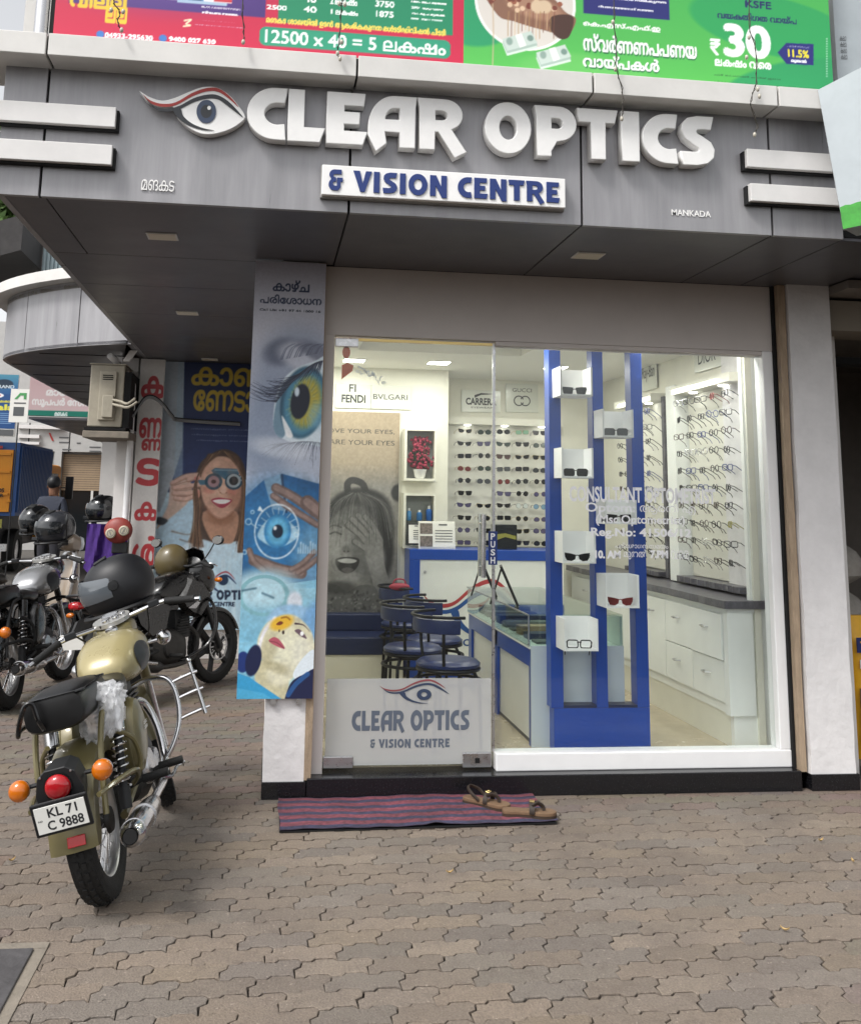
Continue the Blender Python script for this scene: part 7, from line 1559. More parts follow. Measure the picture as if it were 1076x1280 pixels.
q = onY(72, 659, 4.3); helmet('full_face_helmet', 'black helmet with red flashes on the far left bike', (q.x, 4.3, q.z - .15), (0, R_(6), R_(225)), 'helmet_grey', 1.22, 'visor_dark', 'frame_red')
q = onY(131, 636, 4.6); helmet('full_face_helmet', 'glossy black helmet hung on the scooter mirror', (q.x, 4.6, q.z - .13), (0, R_(4), R_(215)), 'helmet_gloss', 1.05)
q = onY(148, 637, 4.85); helmet('full_face_helmet', 'black helmet half hidden behind the one on the scooter mirror', (q.x, 4.85, q.z - .13), (0, R_(4), R_(20)), 'helmet_gloss', 1.0)
# half helmet over the headlamp of the black bike
hq = onY(215, 703, 3.15); t = thing('half_helmet', 'olive half-shell helmet hanging on the handlebar of the black motorcycle', 'helmet', hq, (R_(15), R_(-14), R_(10))); b = NB(); ball(b, (0, 0, 0), .142, 28, 18, (1., .92, 1.05)); part('shell', b, 'helmet_olive', t); b = NB(); lathe(b, [(.128, -.072), (.138, -.060), (.139, -.05), (.133, -.05)], 28, 'z'); part('edge_trim', b, 'black_matt', t); b = NB(); tube(b, smoothpath([(.08, -.09, -.06), (.05, -.06, -.16), (0, 0, -.2), (.02, .06, -.15)], 4), .008, 6); part('chin_strap', b, 'black_matt', t)
# ---- purple cloth and the red twin-dial box on the scooter
cq = onY(135, 655, 4.05); cl_ = thing('purple_cloth', 'purple cloth draped over the scooter handlebar', 'cloth', (cq.x, 4.05, cq.z)); mat('cloth_purple', '5f3f95', .85, var=.15, scale=20.)
b = NB(); nx, ny = 22, 16; gr = []
for j in range(ny):
    row = []
    for i in range(nx):
        u, v = i / (nx - 1), j / (ny - 1); x = (u - .5) * (.36 + .02 * v) ; z = -.42 * v - .04 * math.sin(u * 3) * v + (.03 if v > .6 and u < .35 else 0) - (.03 * math.sin(u * 9) * v); y = .025 * math.sin(u * 16 + v * 2) * (.3 + v) + .012 * math.sin(u * 31 + v * 5)
        row.append(b.verts.new((x, y, z)))
    gr.append(row)
for j in range(ny - 1):
    for i in range(nx - 1): b.faces.new((gr[j][i], gr[j][i + 1], gr[j + 1][i + 1], gr[j + 1][i]))
bmesh.ops.solidify(b, geom=b.faces[:], thickness=.006); part('fabric', b, 'cloth_purple', cl_)
rq = onY(148, 663, 3.95); rb_ = thing('red_dial_box', 'rust red rounded unit with two round cream dials hanging beside the purple cloth', 'dial unit', (rq.x, 3.95, rq.z)); mat('rust_red', '8a3b34', .5, var=.15, scale=15); mat('cream_dial', 'b5ad98', .5); mat('cable_grey', '7d7d7d', .6)
b = NB(); ball(b, (0, 0, 0), .125, 24, 14, (1., .5, .92)); part('body', b, 'rust_red', rb_)
for s in (-1, 1):
    b = NB(); lathe(b, [(.044, -.045), (.044, -.075), (.036, -.082), (.001, -.082)], 22, 'y', (s * .056, 0, -.012 + s * .012)); part('dial', b, 'cream_dial', rb_); b = NB(); lathe(b, [(.030, -.0825), (.027, -.0835), (.024, -.0825)], 18, 'y', (s * .056, 0, -.012 + s * .012), True); box(b, -.003, .003, -.086, -.082, -.02, .02, Matrix.Translation((s * .056, 0, -.012 + s * .012)) @ Matrix.Rotation(R_(25 * s), 4, 'Y')); part('dial_mark', b, 'cable_grey', rb_)
b = NB(); box(b, -.05, .09, -.01, .03, -.2, -.1); part('mount', b, 'black_matt', rb_, None, False, .01)
# ---- crumpled plastic bag on the olive bike
bq = onY(131, 880, -1.24); pb = thing('plastic_bag', 'crumpled clear white plastic bag hanging from the seat of the olive motorcycle', 'plastic bag', (bq.x, -1.24, bq.z))
m = bpy.data.materials.new('plastic_film'); m.use_nodes = True; n = m.node_tree; n.nodes.clear(); out = n.nodes.new('ShaderNodeOutputMaterial'); mx = n.nodes.new('ShaderNodeMixShader'); tr = n.nodes.new('ShaderNodeBsdfTransparent'); pbs = n.nodes.new('ShaderNodeBsdfPrincipled'); pbs.inputs['Base Color'].default_value = (.82, .83, .85, 1); pbs.inputs['Roughness'].default_value = .12; mx.inputs[0].default_value = .34
n.links.new(tr.outputs[0], mx.inputs[1]); n.links.new(pbs.outputs[0], mx.inputs[2]); n.links.new(mx.outputs[0], out.inputs[0]); MATS['plastic_film'] = m
from mathutils import noise as mnoise
for (c_, r_, sc_, sd) in (((.0, 0, .03), .058, (1.2, .9, .75), 1), ((-.03, -.02, -.07), .048, (1.0, .7, 1.3), 5), ((.03, -.03, -.02), .052, (.8, .8, 1.5), 9)):
    b = NB(); bmesh.ops.create_icosphere(b, subdivisions=4, radius=r_)
    for v in b.verts:
        p = v.co.normalized(); d = 1 + .8 * (abs(mnoise.noise(p * 2.2 + Vector((sd, 0, 0)))) - .15) + .3 * (abs(mnoise.noise(p * 5. + Vector((0, sd, 0)))) - .2) + .05 * abs(mnoise.noise(p * 11.)); v.co = Vector((v.co.x * sc_[0], v.co.y * sc_[1], v.co.z * sc_[2])) * d + Vector(c_)
    part('crumple', b, 'plastic_film', pb, None, 70)
# ================================================================== MAT, SANDALS
def mat_print():
    c = Canvas(1.30, .49, 150, '6e3a44')
    for k in range(5): c.rect(0, .055 + k * .095, 1.3, .055 + k * .095 + .042, '35354c')
    c.rect(0, 0, 1.3, .012, '2a2338'); c.rect(0, .478, 1.3, .49, '2a2338'); c.noise(.18, 2); c.noise(.12, 14); return c
md = thing('door_mat', 'red and navy striped woven mat lying in front of the door step', 'door mat', (-1.125, -.50, .004)); me = mat_print().mesh('weave')
co = np.empty(len(me.vertices) * 3); me.vertices.foreach_get('co', co); co = co.reshape(-1, 3); u, v = co[:, 0] / 1.3, co[:, 1] / .49
co[:, 2] = .011 + .004 * np.sin(u * 9 + v * 3) * v + .0015 * np.sin(co[:, 0] * 900) + .003 * np.exp(-((u - .55) ** 2) / .001 - (v ** 2) / .02) * 4; co[:, 0] += .005 * np.sin(v * 7) + u * (1 - v) * .01; co[:, 1] += .004 * np.sin(u * 13) + .045 * u * (1 - v) + .01 * v * u
me.vertices.foreach_set('co', co.ravel()); me.update(); attr_mat('woven', rough=.95, bump=.5, bscale=300.); link('weave', me, 'woven', md)
b = NB(); prism(b, [(.0, .0), (1.3, .042), (1.298, .49), (0.004, .485)], .0, .004, 'xy'); obj('backing', b, 'black_matt', md)
def sandal(lab, u, v, rz, flip=1):
    c = onZ(u, v, .02); t = thing('sandal', lab, 'sandal', (c.x, c.y, .013), (0, 0, R_(rz)), group='pair of sandals on the door mat'); mat('cork', '6f5741', .8, var=.15, scale=30); mat('sole_dark', '3a2c22', .8); mat('strap_brown', '2c2119', .6)
    P_ = [(-.125, 0), (-.118, -.025), (-.09, -.036), (-.03, -.034), (.03, -.040 * 1), (.08, -.047), (.115, -.038), (.135, -.012), (.132, .015), (.11, .036), (.07, .044), (.02, .034), (-.04, .029), (-.09, .034), (-.118, .024)]
    pp = [(x, y * flip) for x, y in [(q.x, q.y) for q in smoothpath([(a, b_, 0) for a, b_ in P_ + P_[:1]], 3)[:-1]]]
    b = NB(); prism(b, pp, 0, .012, 'xy'); obj('sole', b, 'sole_dark', t); b = NB(); prism(b, [(x * .99, y * .985) for x, y in pp], .0121, .030, 'xy'); obj('footbed', b, 'cork', t, bevel=.004)
    for (x0, x1, h) in ((.03, .005, .062), (-.01, -.04, .05)):
        b = NB(); rg = [[Vector((x, y_, z_)) for x, y_, z_ in ((x0, yy, zz), (x1, yy, zz), (x1, yy * 1.03, zz + .003), (x0, yy * 1.03, zz + .003))] for yy, zz in ((-.042, .02), (-.036, .045), (-.018, h), (.0, h + .006), (.018, h), (.034, .045), (.039, .02))]
        if h > .055: loft(b, rg); obj('strap', b, 'strap_brown', t, smooth=True)
        else: b.free()
    b = NB(); tube(b, smoothpath([(.075, 0, .03), (.07, 0, .05), (.045, -.012, .064), (.02, -.03, .055)], 4), .006, 6, sq=1.6); tube(b, smoothpath([(.072, 0, .045), (.045, .014, .062), (.02, .032, .05)], 4), .006, 6, sq=1.6); obj('toe_strap', b, 'strap_brown', t, smooth=True)
    b = NB(); tube(b, [(.028, -.012, .070), (.028, .006, .072), (.008, .006, .072), (.008, -.012, .070)], .0022, 5, False, True); obj('buckle', b, 'brass', t)
    b = NB(); tube(b, smoothpath([(-.02, -.036 , .03), (-.06, -.04, .06), (-.09, -.02, .075), (-.095, .0, .078), (-.09, .02, .075), (-.06, .04, .06), (-.02, .036, .03)], 4), .005, 6, sq=1.7); 
    if flip > 0: obj('heel_strap', b, 'strap_brown', t, smooth=True)
    else: b.free()
sandal('brown strapped sandal nearer the step, pointing away from the door', 607, 1006, -42, 1); sandal('brown strapped sandal at the mat corner with a brass buckle', 660, 1019, -14, -1)

mat('leaf_dry', 'b59a6a', .8, var=.3, scale=60)
for lab, u, v, a in (('pale dry leaf on the paving near the right pillar', 1026, 1052, 20), ('curled brown leaf at the right edge of the paving', 1066, 1078, 80), ('tan dry leaf on the paving at lower right', 981, 1164, 140), ('dark dry leaf behind the olive motorcycle wheel', 15, 1077, 50), ('tiny pale leaf on the paving in front of the mat', 562, 1092, 10)):
    p = onZ(u, v, .004); b = NB(); rg = []
    for k in range(7): t_ = k / 6; w_ = .006 * math.sin(PI * min(.96, max(.06, t_))); rg.append([Vector((-.016 + .032 * t_, y, .003 + .009 * (t_ - .5) ** 2 * 4 + zz)) for y, zz in ((-w_, .006), (0, 0), (w_, .006), (0, .0012))])
    loft(b, rg); o = obj('fallen_leaf', b, 'leaf_dry', None, smooth=True); o.location = (p.x, p.y, .002); o.rotation_euler = (0, 0, R_(a)); tag(o, lab, 'leaf', 'dry leaves on the paving')
# ================================================================== NEIGHBOUR BUILDING AND STREET BEHIND
nbld = thing('neighbour_building', 'next shop unit with a rounded grey canopy and white corner column behind the motorcycles', 'building', (0, 0, 0))
bx('wall', -2.50, -1.21, 4.46, 13.0, 0, ZS, 'white_wall', nbld)
b = NB(); box(b, -2.66, -2.505, 4.3, 4.5, 0, ZS); obj('column', b, 'white_wall', nbld)
CV = [(-2.44, 3.36), (-2.7, 3.47), (-3.05, 3.70), (-3.39, 4.0), (-3.66, 4.33), (-3.83, 4.65), (-3.9, 5.0), (-3.92, 6.0), (-3.95, 8.0), (-3.96, 10.4), (-3.98, 13.)]
CVs = [(p.x, p.y) for p in smoothpath([(x, y, 0) for x, y in CV], 4)]
def ribbon(pts, z0, z1, off0, off1):
    b = NB(); rg = []
    for i, (x, y) in enumerate(pts):
        d = Vector((pts[min(i + 1, len(pts) - 1)][0] - pts[max(i - 1, 0)][0], pts[min(i + 1, len(pts) - 1)][1] - pts[max(i - 1, 0)][1])).normalized(); n_ = Vector((-d.y, d.x))
        rg.append([Vector((x + n_.x * -o, y + n_.y * -o, z)) for o, z in ((off0, z0), (off1, z0), (off1, z1), (off0, z1))])
    loft(b, rg); return b
seg = [0, 7, 14, 22, 30, len(CVs) - 1]
for a, c in zip(seg, seg[1:]): obj('fascia_panel', ribbon(CVs[a:c + 1][:-1] + [tuple(Vector(CVs[c - 1]).lerp(Vector(CVs[c]), .9))], ZS, 3.40, 0, .03), 'acp_grey', nbld, smooth=30)
obj('fascia_backing', ribbon(CVs, ZS + .01, 3.39, .032, .05), 'seam', nbld); obj('cap', ribbon(CVs, 3.36, 3.46, -.14, .2), 'acp_light', nbld, smooth=30)
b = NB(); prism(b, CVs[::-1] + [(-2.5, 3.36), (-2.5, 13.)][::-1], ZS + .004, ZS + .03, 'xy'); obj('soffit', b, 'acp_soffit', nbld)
for y in (4.2, 5.1, 6.0, 6.9, 7.8, 8.8, 9.8, 11.): bx('soffit_joint', -3.86 if y > 5 else -3.4, -2.52, y, y + .012, ZS - .001, ZS + .0035, 'seam', nbld)
b = NB(); prism(b, CVs[::-1] + [(-2.4, 3.5), (-2.4, 13.)][::-1], 3.30, 3.34, 'xy'); obj('canopy_roof', b, 'concrete', nbld)
# air conditioner
acu = thing('air_conditioner', 'weathered cream air conditioner unit on a white bracket by the corner column', 'air conditioner', (-2.86, 3.78, 2.08)); mat('ac_cream', 'a29b8b', .6, var=.12, scale=8., bump=.1)
bx('case', 0, .30, .05, .72, 0, .56, 'ac_cream', acu, .012); bx('side_panel', .09, .235, .018, .049, .06, .50, 'ac_cream', acu, .006); bx('terminal_cover', .13, .225, -.02, .0175, .08, .28, 'ac_cream', acu, .008)
for k in range(3): bx('handle_slot', .115, .205, .013, .0178, .42 + k * .018, .428 + k * .018, 'dark', acu)
bx('side_gap', .302, .36, .06, .70, .0, .5, 'dark', acu); bx('top_plate', -.01, .31, .04, .73, .56, .57, 'ac_cream', acu)
b = NB(); tube(b, smoothpath([(.22, -.01, .24), (.30, -.06, .22), (.36, -.1, .20), (.42, -.08, .25)], 5), .012, 8); tube(b, smoothpath([(.22, -.01, .20), (.30, -.06, .18), (.37, -.1, .17), (.44, -.08, .22)], 5), .012, 8); obj('refrigerant_pipe', b, 'ac_cream', acu, smooth=True)
br = thing('ac_bracket', 'white concrete ledge carrying the air conditioner', 'bracket', (-2.88, 3.75, 1.97)); bx('ledge', 0, .40, 0, .75, .01, .07, 'concrete', br, .006); b = NB(); prism(b, [(.30, .7), (.36, .7), (.42, .80), (.36, .80)], .02, .06, 'xz'); obj('strut', b, 'white_wall', br)
bx('drip_tray', .0, .36, .06, .7, .08, .105, 'dark', br)
mat('cable_grey', '7d7d7d', .6)
t = thing('cable_bundle', 'grey cable bundle sagging from the air conditioner across the letter board', 'cable', onY(168, 522, 4.0)); o0 = Vector(t.location)
for k, dz in enumerate((0, .012, .024)):
    b = NB(); tube(b, smoothpath([onY(u, v, y) - o0 + Vector((0, 0, dz)) for u, v, y in ((166, 521, 3.9), (180, 500, 4.0), (192, 498, 4.05), (204, 507, 4.1), (216, 522, 4.15), (226, 526, 4.3), (300, 531, 4.38))], 6), .011 if k == 0 else .007, 7); obj('cable', b, 'cable_grey' if k < 2 else 'black_plastic', t, smooth=True)
t = thing('drain_pipe', 'white plastic drain pipe slanting under the soffit by the letter board', 'pipe', (-2.6, 4.0, 2.74)); b = NB(); tube(b, smoothpath([(-.10, -.2, -.02), (-.02, -.05, -.10), (.06, .08, -.22), (.08, .15, -.5), (.08, .18, -2.6)], 5), .028, 12); obj('pipe', b, 'pvc_white', t, smooth=True)
# roof shed and sheeting above the neighbour's canopy, tree and far signs
mat('roof_dark', '3c3a3a', .85, var=.25, scale=8., stretch=(1, 12, 1)); mat('sheet_pale', 'aebfc4', .5, .3)
t = thing('roof_shed', 'dark sheet roof and pale corrugated sheeting above the rounded canopy', 'shed', (-5.2, 5.6, 3.46))
b = NB(); prism(b, [(-.6, .40), (1.2, 1.02), (1.2, .62), (-.6, .0)], 0, 1.5, 'xz'); obj('roof', b, 'roof_dark', t)
for k in range(14): bx('sheet_rib', 1.24 + k * .045, 1.265 + k * .045, .9, .96, .0, .95 + (.03 if k % 2 else 0), 'sheet_pale', t)
bx('sheet', 1.22, 1.86, .93, .98, 0, .94, 'sheet_pale', t); bx('upper_room', 1.87, 4.0, .95, 7, -.1, 1.1, 'white_wall', t)
for y in (.2, 1.3): b = NB(); tube(b, [(.3, y, .35), (1.5, y, -.02)], .03, 8); obj('brace', b, 'steel', t)
trg = random.Random(2)
tr_ = thing('roadside_tree', 'leafy green tree behind the dark shed roof at the left edge', 'tree', (-7.4, 12., 0)); mat('bark', '4a3d30', .9, var=.3); mat('tree_leaf', '4f6b33', .6, var=.45, scale=3.)
b = NB(); tube(b, smoothpath([(0, 0, 0), (.1, 0, 2), (0, .1, 4), (.2, 0, 5.5)], 4), [.22] * 13, 8); tube(b, [(0, .1, 3.6), (1.2, .2, 5.2), (1.7, .2, 6.2)], [.1, .07, .03], 6); tube(b, [(0, .1, 4), (-1.2, -.2, 5.4)], [.1, .05], 6); obj('trunk', b, 'bark', tr_)
V, F = [], []
for k in range(9000):
    c0 = trg.choice([(0, 0, 6.2, 1.6), (1.3, .2, 5.9, 1.2), (-1.2, -.2, 6.0, 1.2), (.5, .3, 7.4, 1.2), (1.9, 0, 6.6, .8)]); d = Vector((trg.gauss(0, 1), trg.gauss(0, 1), trg.gauss(0, 1))).normalized() * c0[3] * trg.uniform(.5, 1.); p = Vector(c0[:3]) + d
    u_ = Vector((trg.gauss(0, 1), trg.gauss(0, 1), trg.gauss(0, 1))).normalized() * trg.uniform(.06, .12); w_ = u_.cross(Vector((trg.gauss(0, 1), trg.gauss(0, 1), trg.gauss(0, 1)))).normalized() * .045; i = len(V); V += [p - u_, p + w_, p + u_, p - w_]; F.append((i, i + 1, i + 2, i + 3))
me = bpy.data.meshes.new('crown'); me.from_pydata(V, [], F); o = link('crown', me, 'tree_leaf', tr_)
# next building down the street: pink fascia sign over a further canopy
fb = thing('far_shop_row', 'further row of shops with a dark soffit beyond the rounded canopy', 'building', (0, 0, 0))
bx('soffit', -5.4, -2.6, 12.62, 27, 2.74, 2.78, 'acp_soffit', fb); bx('roof', -5.4, -2.6, 12.7, 27, 3.2, 3.3, 'concrete', fb); bx('wall', -4.2, -2.6, 13.05, 27, 0, 2.735, 'white_wall', fb); bx('upper_wall', -5.3, -2.6, 12.8, 27, 3.31, 5.2, mat('pink_wall', 'b59a92', .8), fb)
def pink_print():
    W, H = 2.0, .82; c = Canvas(W, H, 110, 'd9b9bb'); f = mapper(-5.42, 3.62, 12.6); c.grad(0, 0, W, H, 'd8b4b6', 'dcc2c2')
    zz = f(30, 512)[1]; c.rect(0, zz, W, H, '12806c'); c.text('മാവേലി', f(59, 484)[0], f(59, 484)[1], f(108, 493)[0], f(59, 494)[1], 'f4f0ee', .05); c.text('സൂപ്പർ സ്റ്റോർ', f(41, 497)[0], f(41, 496)[1], f(128, 507)[0], f(41, 508)[1], 'f4f0ee', .05); c.text('മങ്കട', f(69, 514)[0], f(69, 515)[1], f(84, 520)[0], f(69, 520)[1], 'e6f4f0', .04); return c
pk = thing('pink_sign', 'pink shop sign with white Malayalam lettering and a green lower strip down the street', 'sign', (-5.42, 12.6, 2.80)); bx('box', 0, 2.0, .002, .15, 0, .82, 'lightbox', pk); print_on('print', pink_print(), 'print_satin', pk, wallm(0, -.004, 0))
def blue_print():
    c = Canvas(.9, 1.4, 90, '1c4a82'); c.grad(0, 0, .9, .5, '4a8aa0', '22548a'); c.ell(.55, .25, .22, .12, '1c3044', .2); c.text('GRAND', .3, .28, .8, .36, 'c8d4dc', .02); c.ell(.35, .55, .22, .07, 'e8e4e4', .1); c.text('Open', .25, .51, .48, .58, 'c03a48', .02); c.text('വിപുലമായ', .2, .66, .85, .74, 'd8c83a', .04); c.text('Fala', .25, .78, .85, .92, 'e0d84a', .05)
    for k in range(6): c.rect(.1, 1.0 + k * .05, .8, 1.015 + k * .05, '8fb0d4')
    return c
q = onY(24, 468, 11.); bp = thing('blue_poster', 'blue event poster hanging at the far left edge', 'poster', (q.x - .55, 11., q.z - .86)); bp.scale = (.61, 1, .61); bx('board', 0, .9, .003, .05, -.2, 1.4, 'paper', bp); print_on('print', blue_print(), 'print_satin', bp, wallm(0, 0, 0)); bx('lower_panel', .0, .88, -.003, .0, -.18, -.02, 'ink_grey', bp); b = NB(); tube(b, [(.45, .06, -.2), (.45, .06, (-q.z + .86) / .61)], .02, 8); obj('post', b, 'steel', bp)
q = onY(12, 490, 10.8); wp = thing('white_poster', 'white poster with a green logo and a code panel beside the blue poster', 'poster', (q.x + .02, 10.8, onY(28, 528, 10.8).z)); bx('board', 0, .28, 0, .02, 0, .52, 'paper', wp)
b = NB(); prism(b, [(.06, .36), (.14, .46), (.24, .46), (.24, .36), (.2, .36), (.2, .42), (.15, .42), (.10, .36)], -.004, -.001, 'xz'); obj('green_logo', b, mat('logo_green', '4f9a5c', .6), wp); bx('code_panel', .06, .22, -.003, -.001, .10, .24, 'ink_grey', wp); bx('text_line', .06, .24, -.003, -.001, .29, .31, 'ink_grey', wp); b = NB(); tube(b, [(.14, .03, 0), (.14, .03, -wp.location.z)], .010, 8); obj('post', b, 'black_matt', wp)
# far facade with shutter
ff = thing('far_shutter_shop', 'pale far shop front with white fascia panels and a half-open rolling shutter', 'building', (0, 22., 0)); mat('fascia_pale', 'b4b4b2', .6, var=.06); mat('shutter_tan', 'a08b72', .55, var=.08)
def fy(u, v): p = onY(u, v, 22.); return p.x, p.z
xa, z_t = fy(22, 528); xb, z_b = fy(148, 566)
bx('wall', xa - 3, xb + 3, .25, .6, 0, 6, 'fascia_pale', ff); bx('fascia', xa, xb + 2, .0, .2, z_b, z_t, 'fascia_pale', ff)
for u in (36, 87, 138): x, _ = fy(u, 540); bx('joint', x, x + .03, -.004, -.001, z_b, z_t, 'seam', ff)
for v0, v1, u1 in ((531, 537, 80), (543, 548, 50), (552, 556, 50)): x0, z1 = fy(24, v0); x1, z0 = fy(u1, v1); bx('projecting_bar', x0, x1, -.12, -.005, z0, z1, 'acp_bar', ff)
x0, z1 = fy(61, 541); x1, z0 = fy(66, 551); b = NB(); prism(b, [(x0, z1), (x0 + .04, z1), (x1 + .03, z0), (x1 - .02, z0)], -.02, -.001, 'xz'); obj('red_mark', b, 'sign_red', ff)
for u, v, w_ in ((74, 546, 12), (74, 552, 12), (78, 561, 11), (96, 553, 5), (112, 558, 14), (112, 563, 14)): x0, z1 = fy(u, v); x1, _ = fy(u + w_, v); bx('lettering_strip', x0, x1, -.01, -.001, z1 - .03, z1, 'ink_grey', ff)
x0, z1 = fy(78, 567); x1, z0 = fy(146, 614)
for k in range(16): bx('shutter_slat', x0, x1, .18, .24, z0 + (z1 - z0) * k / 16, z0 + (z1 - z0) * (k + .86) / 16, 'shutter_tan', ff)
bx('shutter_backing', x0, x1, .235, .248, z0, z1, 'dark', ff); bx('door_dark', x0, x1, .2, .249, 0, z0, 'tv_dark', ff); x0, _ = fy(68, 570); x1, _ = fy(77, 570); bx('pier', x0, x1, .0, .24, 0, z_b, 'fascia_pale', ff)
x0, _ = fy(112, 620); bx('door_post', x0, x0 + .06, .16, .199, 0, z0, 'acp_light', ff); x0, z1 = fy(131, 618); bx('notice', x0, x0 + .18, .17, .199, z1 - .2, z1, 'paper', ff)
# truck with orange doors and blue corrugated box
tk_ = thing('box_truck', 'truck with orange rear doors and a blue corrugated cargo box on the street', 'truck', (0, 14., 0)); mat('truck_orange', 'd58a17', .45, var=.06); mat('truck_blue', '1e4a86', .45, var=.08)
xr_, zt = onY(25, 553, 14.).x, onY(25, 553, 14.).z; zb = onY(12, 645, 14.).z; xl = xr_ - 1.9
bx('cargo_frame', xl, xr_, .05, 2.9, zb, zt, 'truck_blue', tk_)
for k in range(22): bx('side_rib', xr_ + .001, xr_ + .03, .12 + k * .126, .19 + k * .126, zb + .06, zt - .06, 'truck_blue', tk_)
for dx0, dx1 in ((xl + .08, xl + .94), (xl + .96, xr_ - .10)):
    d = bx('rear_door', dx0, dx1, .0, .049, zb + .07, zt - .14, 'truck_orange', tk_, .006)
    for z in (.28, .58, .82): bx('rib', dx0 + .03, dx1 - .03, -.03, -.001, zb + (zt - zb) * z, zb + (zt - zb) * z + .04, 'truck_orange', d)
    bx('hinge', dx1 - .06, dx1 + .02, -.035, -.001, zb + .25, zb + .30, 'truck_orange', d)
me = text_mesh('GOODS', 1, .04, fit=(xr_ - .55, xr_ - .2, zb + .42, zb + .5)); me.materials.append(MATS['ink']); link('lettering', me, None, tk_, wallm(0, -.034, 0)); me = text_mesh('CARRIER', 1, .04, fit=(xr_ - .62, xr_ - .2, zb + .34, zb + .40)); me.materials.append(MATS['ink']); link('lettering', me, None, tk_, wallm(0, -.034, 0))
bx('red_strip', xl + .3, xr_ - .3, -.006, -.001, zt - .12, zt - .07, 'sign_red', tk_); bx('chassis', xl + .3, xr_ - .3, .2, 4.4, .45, zb - .01, 'black_matt', tk_); bx('bumper', xl + .1, xr_ - .1, .0, .08, .42, .55, 'steel', tk_); bx('tail_plate', xr_ - .55, xr_ - .2, -.01, .0, zb - .22, zb - .06, 'tv_yel', tk_)
for y in (.9, 3.6):
    for x in (xl + .2, xr_ - .2): b = NB(); lathe(b, [(.2, -.1), (.38, -.1), (.4, -.05), (.4, .05), (.38, .1), (.2, .1)], 24, 'x', (x, y, .4), True); o = obj('wheel', b, 'rubber', tk_, smooth=True); b = NB(); lathe(b, [(.001, -.06), (.2, -.08), (.2, .08), (.001, .06)], 20, 'x', (x, y, .4)); obj('rim', b, 'steel', o, smooth=True)
part('cab', blob([(0, .01, 0, .01)] * 2, 4), 'truck_blue', tk_) if False else bx('cab', xl + .1, xr_ - .08, 3.0, 4.4, .5, 2.1, 'truck_orange', tk_, .08); bx('cab_window', xr_ - .082, xr_ - .07, 3.3, 4.0, 1.35, 1.9, 'tv_dark', tk_); b = NB(); tube(b, [(xr_ - .08, 4.1, 1.6), (xr_ + .16, 4.15, 1.6)], .015, 6); box(b, xr_ + .08, xr_ + .24, 4.12, 4.18, 1.35, 1.85); obj('mirror', b, 'black_plastic', tk_)
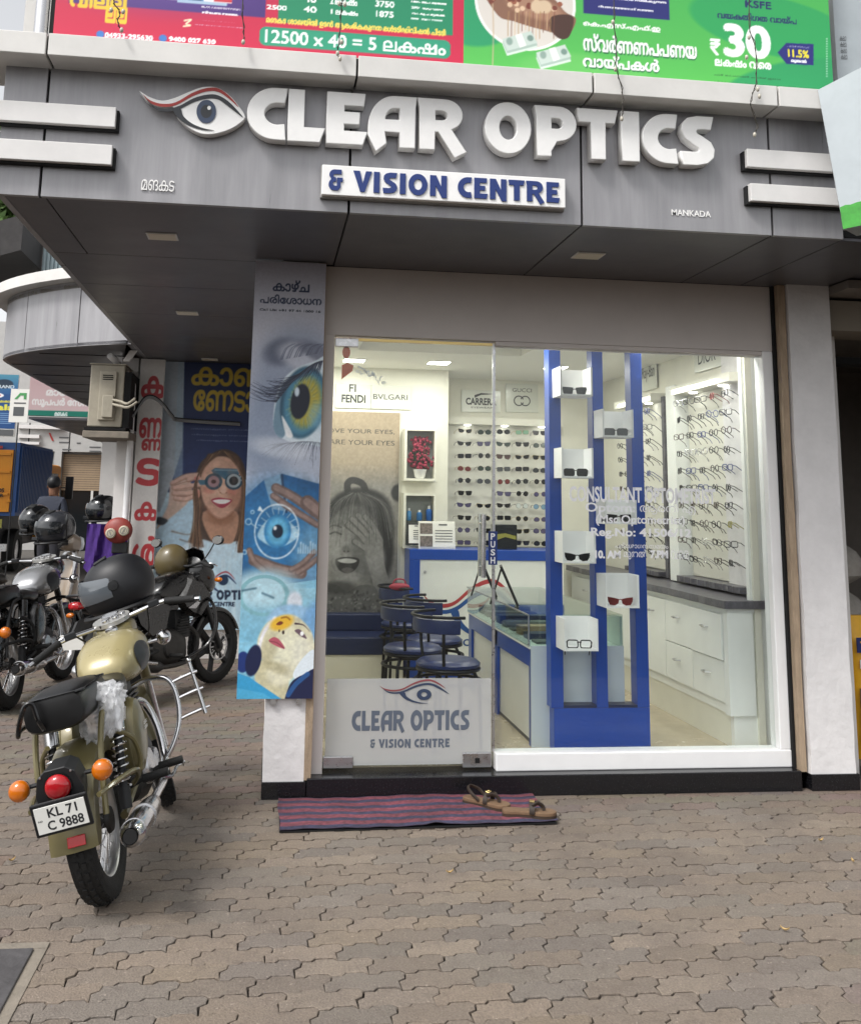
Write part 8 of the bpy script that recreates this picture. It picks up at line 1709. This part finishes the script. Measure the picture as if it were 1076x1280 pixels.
# person in dark shirt by the truck, seen from behind
def person():
    p0 = onY(66, 612, 9.6); t = thing('person', 'person in a dark shirt standing with back turned beside the truck', 'person', (p0.x, 9.6, 0), (0, 0, R_(75))); k = p0.z / 1.56
    J = {'pel': (0, 0, .95, .13), 'wa': (0, 0, 1.08, .125), 'ch': (.01, 0, 1.28, .15), 'ne': (.02, 0, 1.46, .06), 'hd': (.04, 0, 1.56, .085), 'hd2': (.04, 0, 1.66, .085), 'top': (.03, 0, 1.72, .05)}
    for s, S in ((-1, 'r'), (1, 'l')): J.update({'sh' + S: (.0, s * .17, 1.40, .065), 'el' + S: (-.02, s * .23, 1.14, .048), 'wr' + S: (.10, s * .20, .92, .032), 'ha' + S: (.16, s * .19, .86, .04), 'hp' + S: (0, s * .09, .92, .10), 'kn' + S: (.02, s * .10, .50, .062), 'an' + S: (0, s * .10, .10, .045), 'to' + S: (.14, s * .11, .04, .04)})
    Ed = [('pel', 'wa'), ('wa', 'ch'), ('ch', 'ne'), ('ne', 'hd'), ('hd', 'hd2'), ('hd2', 'top')]
    for S in 'rl': Ed += [('ch', 'sh' + S), ('sh' + S, 'el' + S), ('el' + S, 'wr' + S), ('wr' + S, 'ha' + S), ('pel', 'hp' + S), ('hp' + S, 'kn' + S), ('kn' + S, 'an' + S), ('an' + S, 'to' + S)]
    K = list(J); me = bpy.data.meshes.new('body'); me.from_pydata([Vector(J[q][:3]) * k for q in K], [(K.index(a), K.index(c)) for a, c in Ed], []); o = link('body', me, None, t)
    md_ = o.modifiers.new('skin', 'SKIN'); o.modifiers.new('sub', 'SUBSURF').render_levels = 2
    for i, q in enumerate(K): me.skin_vertices[0].data[i].radius = (J[q][3] * k, J[q][3] * k * (1.1 if q in ('ch', 'wa', 'pel') else 1))
    me.skin_vertices[0].data[0].use_root = True
    mm = bpy.data.materials.new('person_tones'); mm.use_nodes = True; n = mm.node_tree; bs = n.nodes['Principled BSDF']; tc = n.nodes.new('ShaderNodeTexCoord'); sp_ = n.nodes.new('ShaderNodeSeparateXYZ'); n.links.new(tc.outputs['Object'], sp_.inputs[0]); cr = n.nodes.new('ShaderNodeValToRGB'); mr = n.nodes.new('ShaderNodeMath'); mr.operation = 'DIVIDE'; mr.inputs[1].default_value = 1.8 * k; n.links.new(sp_.outputs[2], mr.inputs[0]); n.links.new(mr.outputs[0], cr.inputs[0]); cr.color_ramp.interpolation = 'CONSTANT'
    e = cr.color_ramp.elements; e[0].position = 0; e[0].color = (*hx('2a2a30'), 1); e[1].position = .52; e[1].color = (*hx('2c313f'), 1); x = e.new(.815); x.color = (*hx('7a5642'), 1)
    n.links.new(cr.outputs[0], bs.inputs['Base Color']); bs.inputs['Roughness'].default_value = .8; me.materials.append(mm)
    b = NB(); ball(b, Vector((.02, 0, 1.665)) * k, .105 * k, 16, 10, (1.05, .9, .95)); part('hair', b, 'helmet_matt', t)
    b = NB(); ball(b, Vector((.13, 0, 1.60)) * k, .018, 8, 6); part('nose', b, mat('skin', '7a5642', .6), t)
    for s in (-1, 1): b = NB(); ball(b, Vector((.03, s * .095, 1.60)) * k, .022, 8, 6, (.8, .4, 1.2)); part('ear', b, 'skin', t)
person()
for sc_ in list(bpy.data.scenes):
    if sc_.name == 'lettering_work': bpy.data.scenes.remove(sc_)
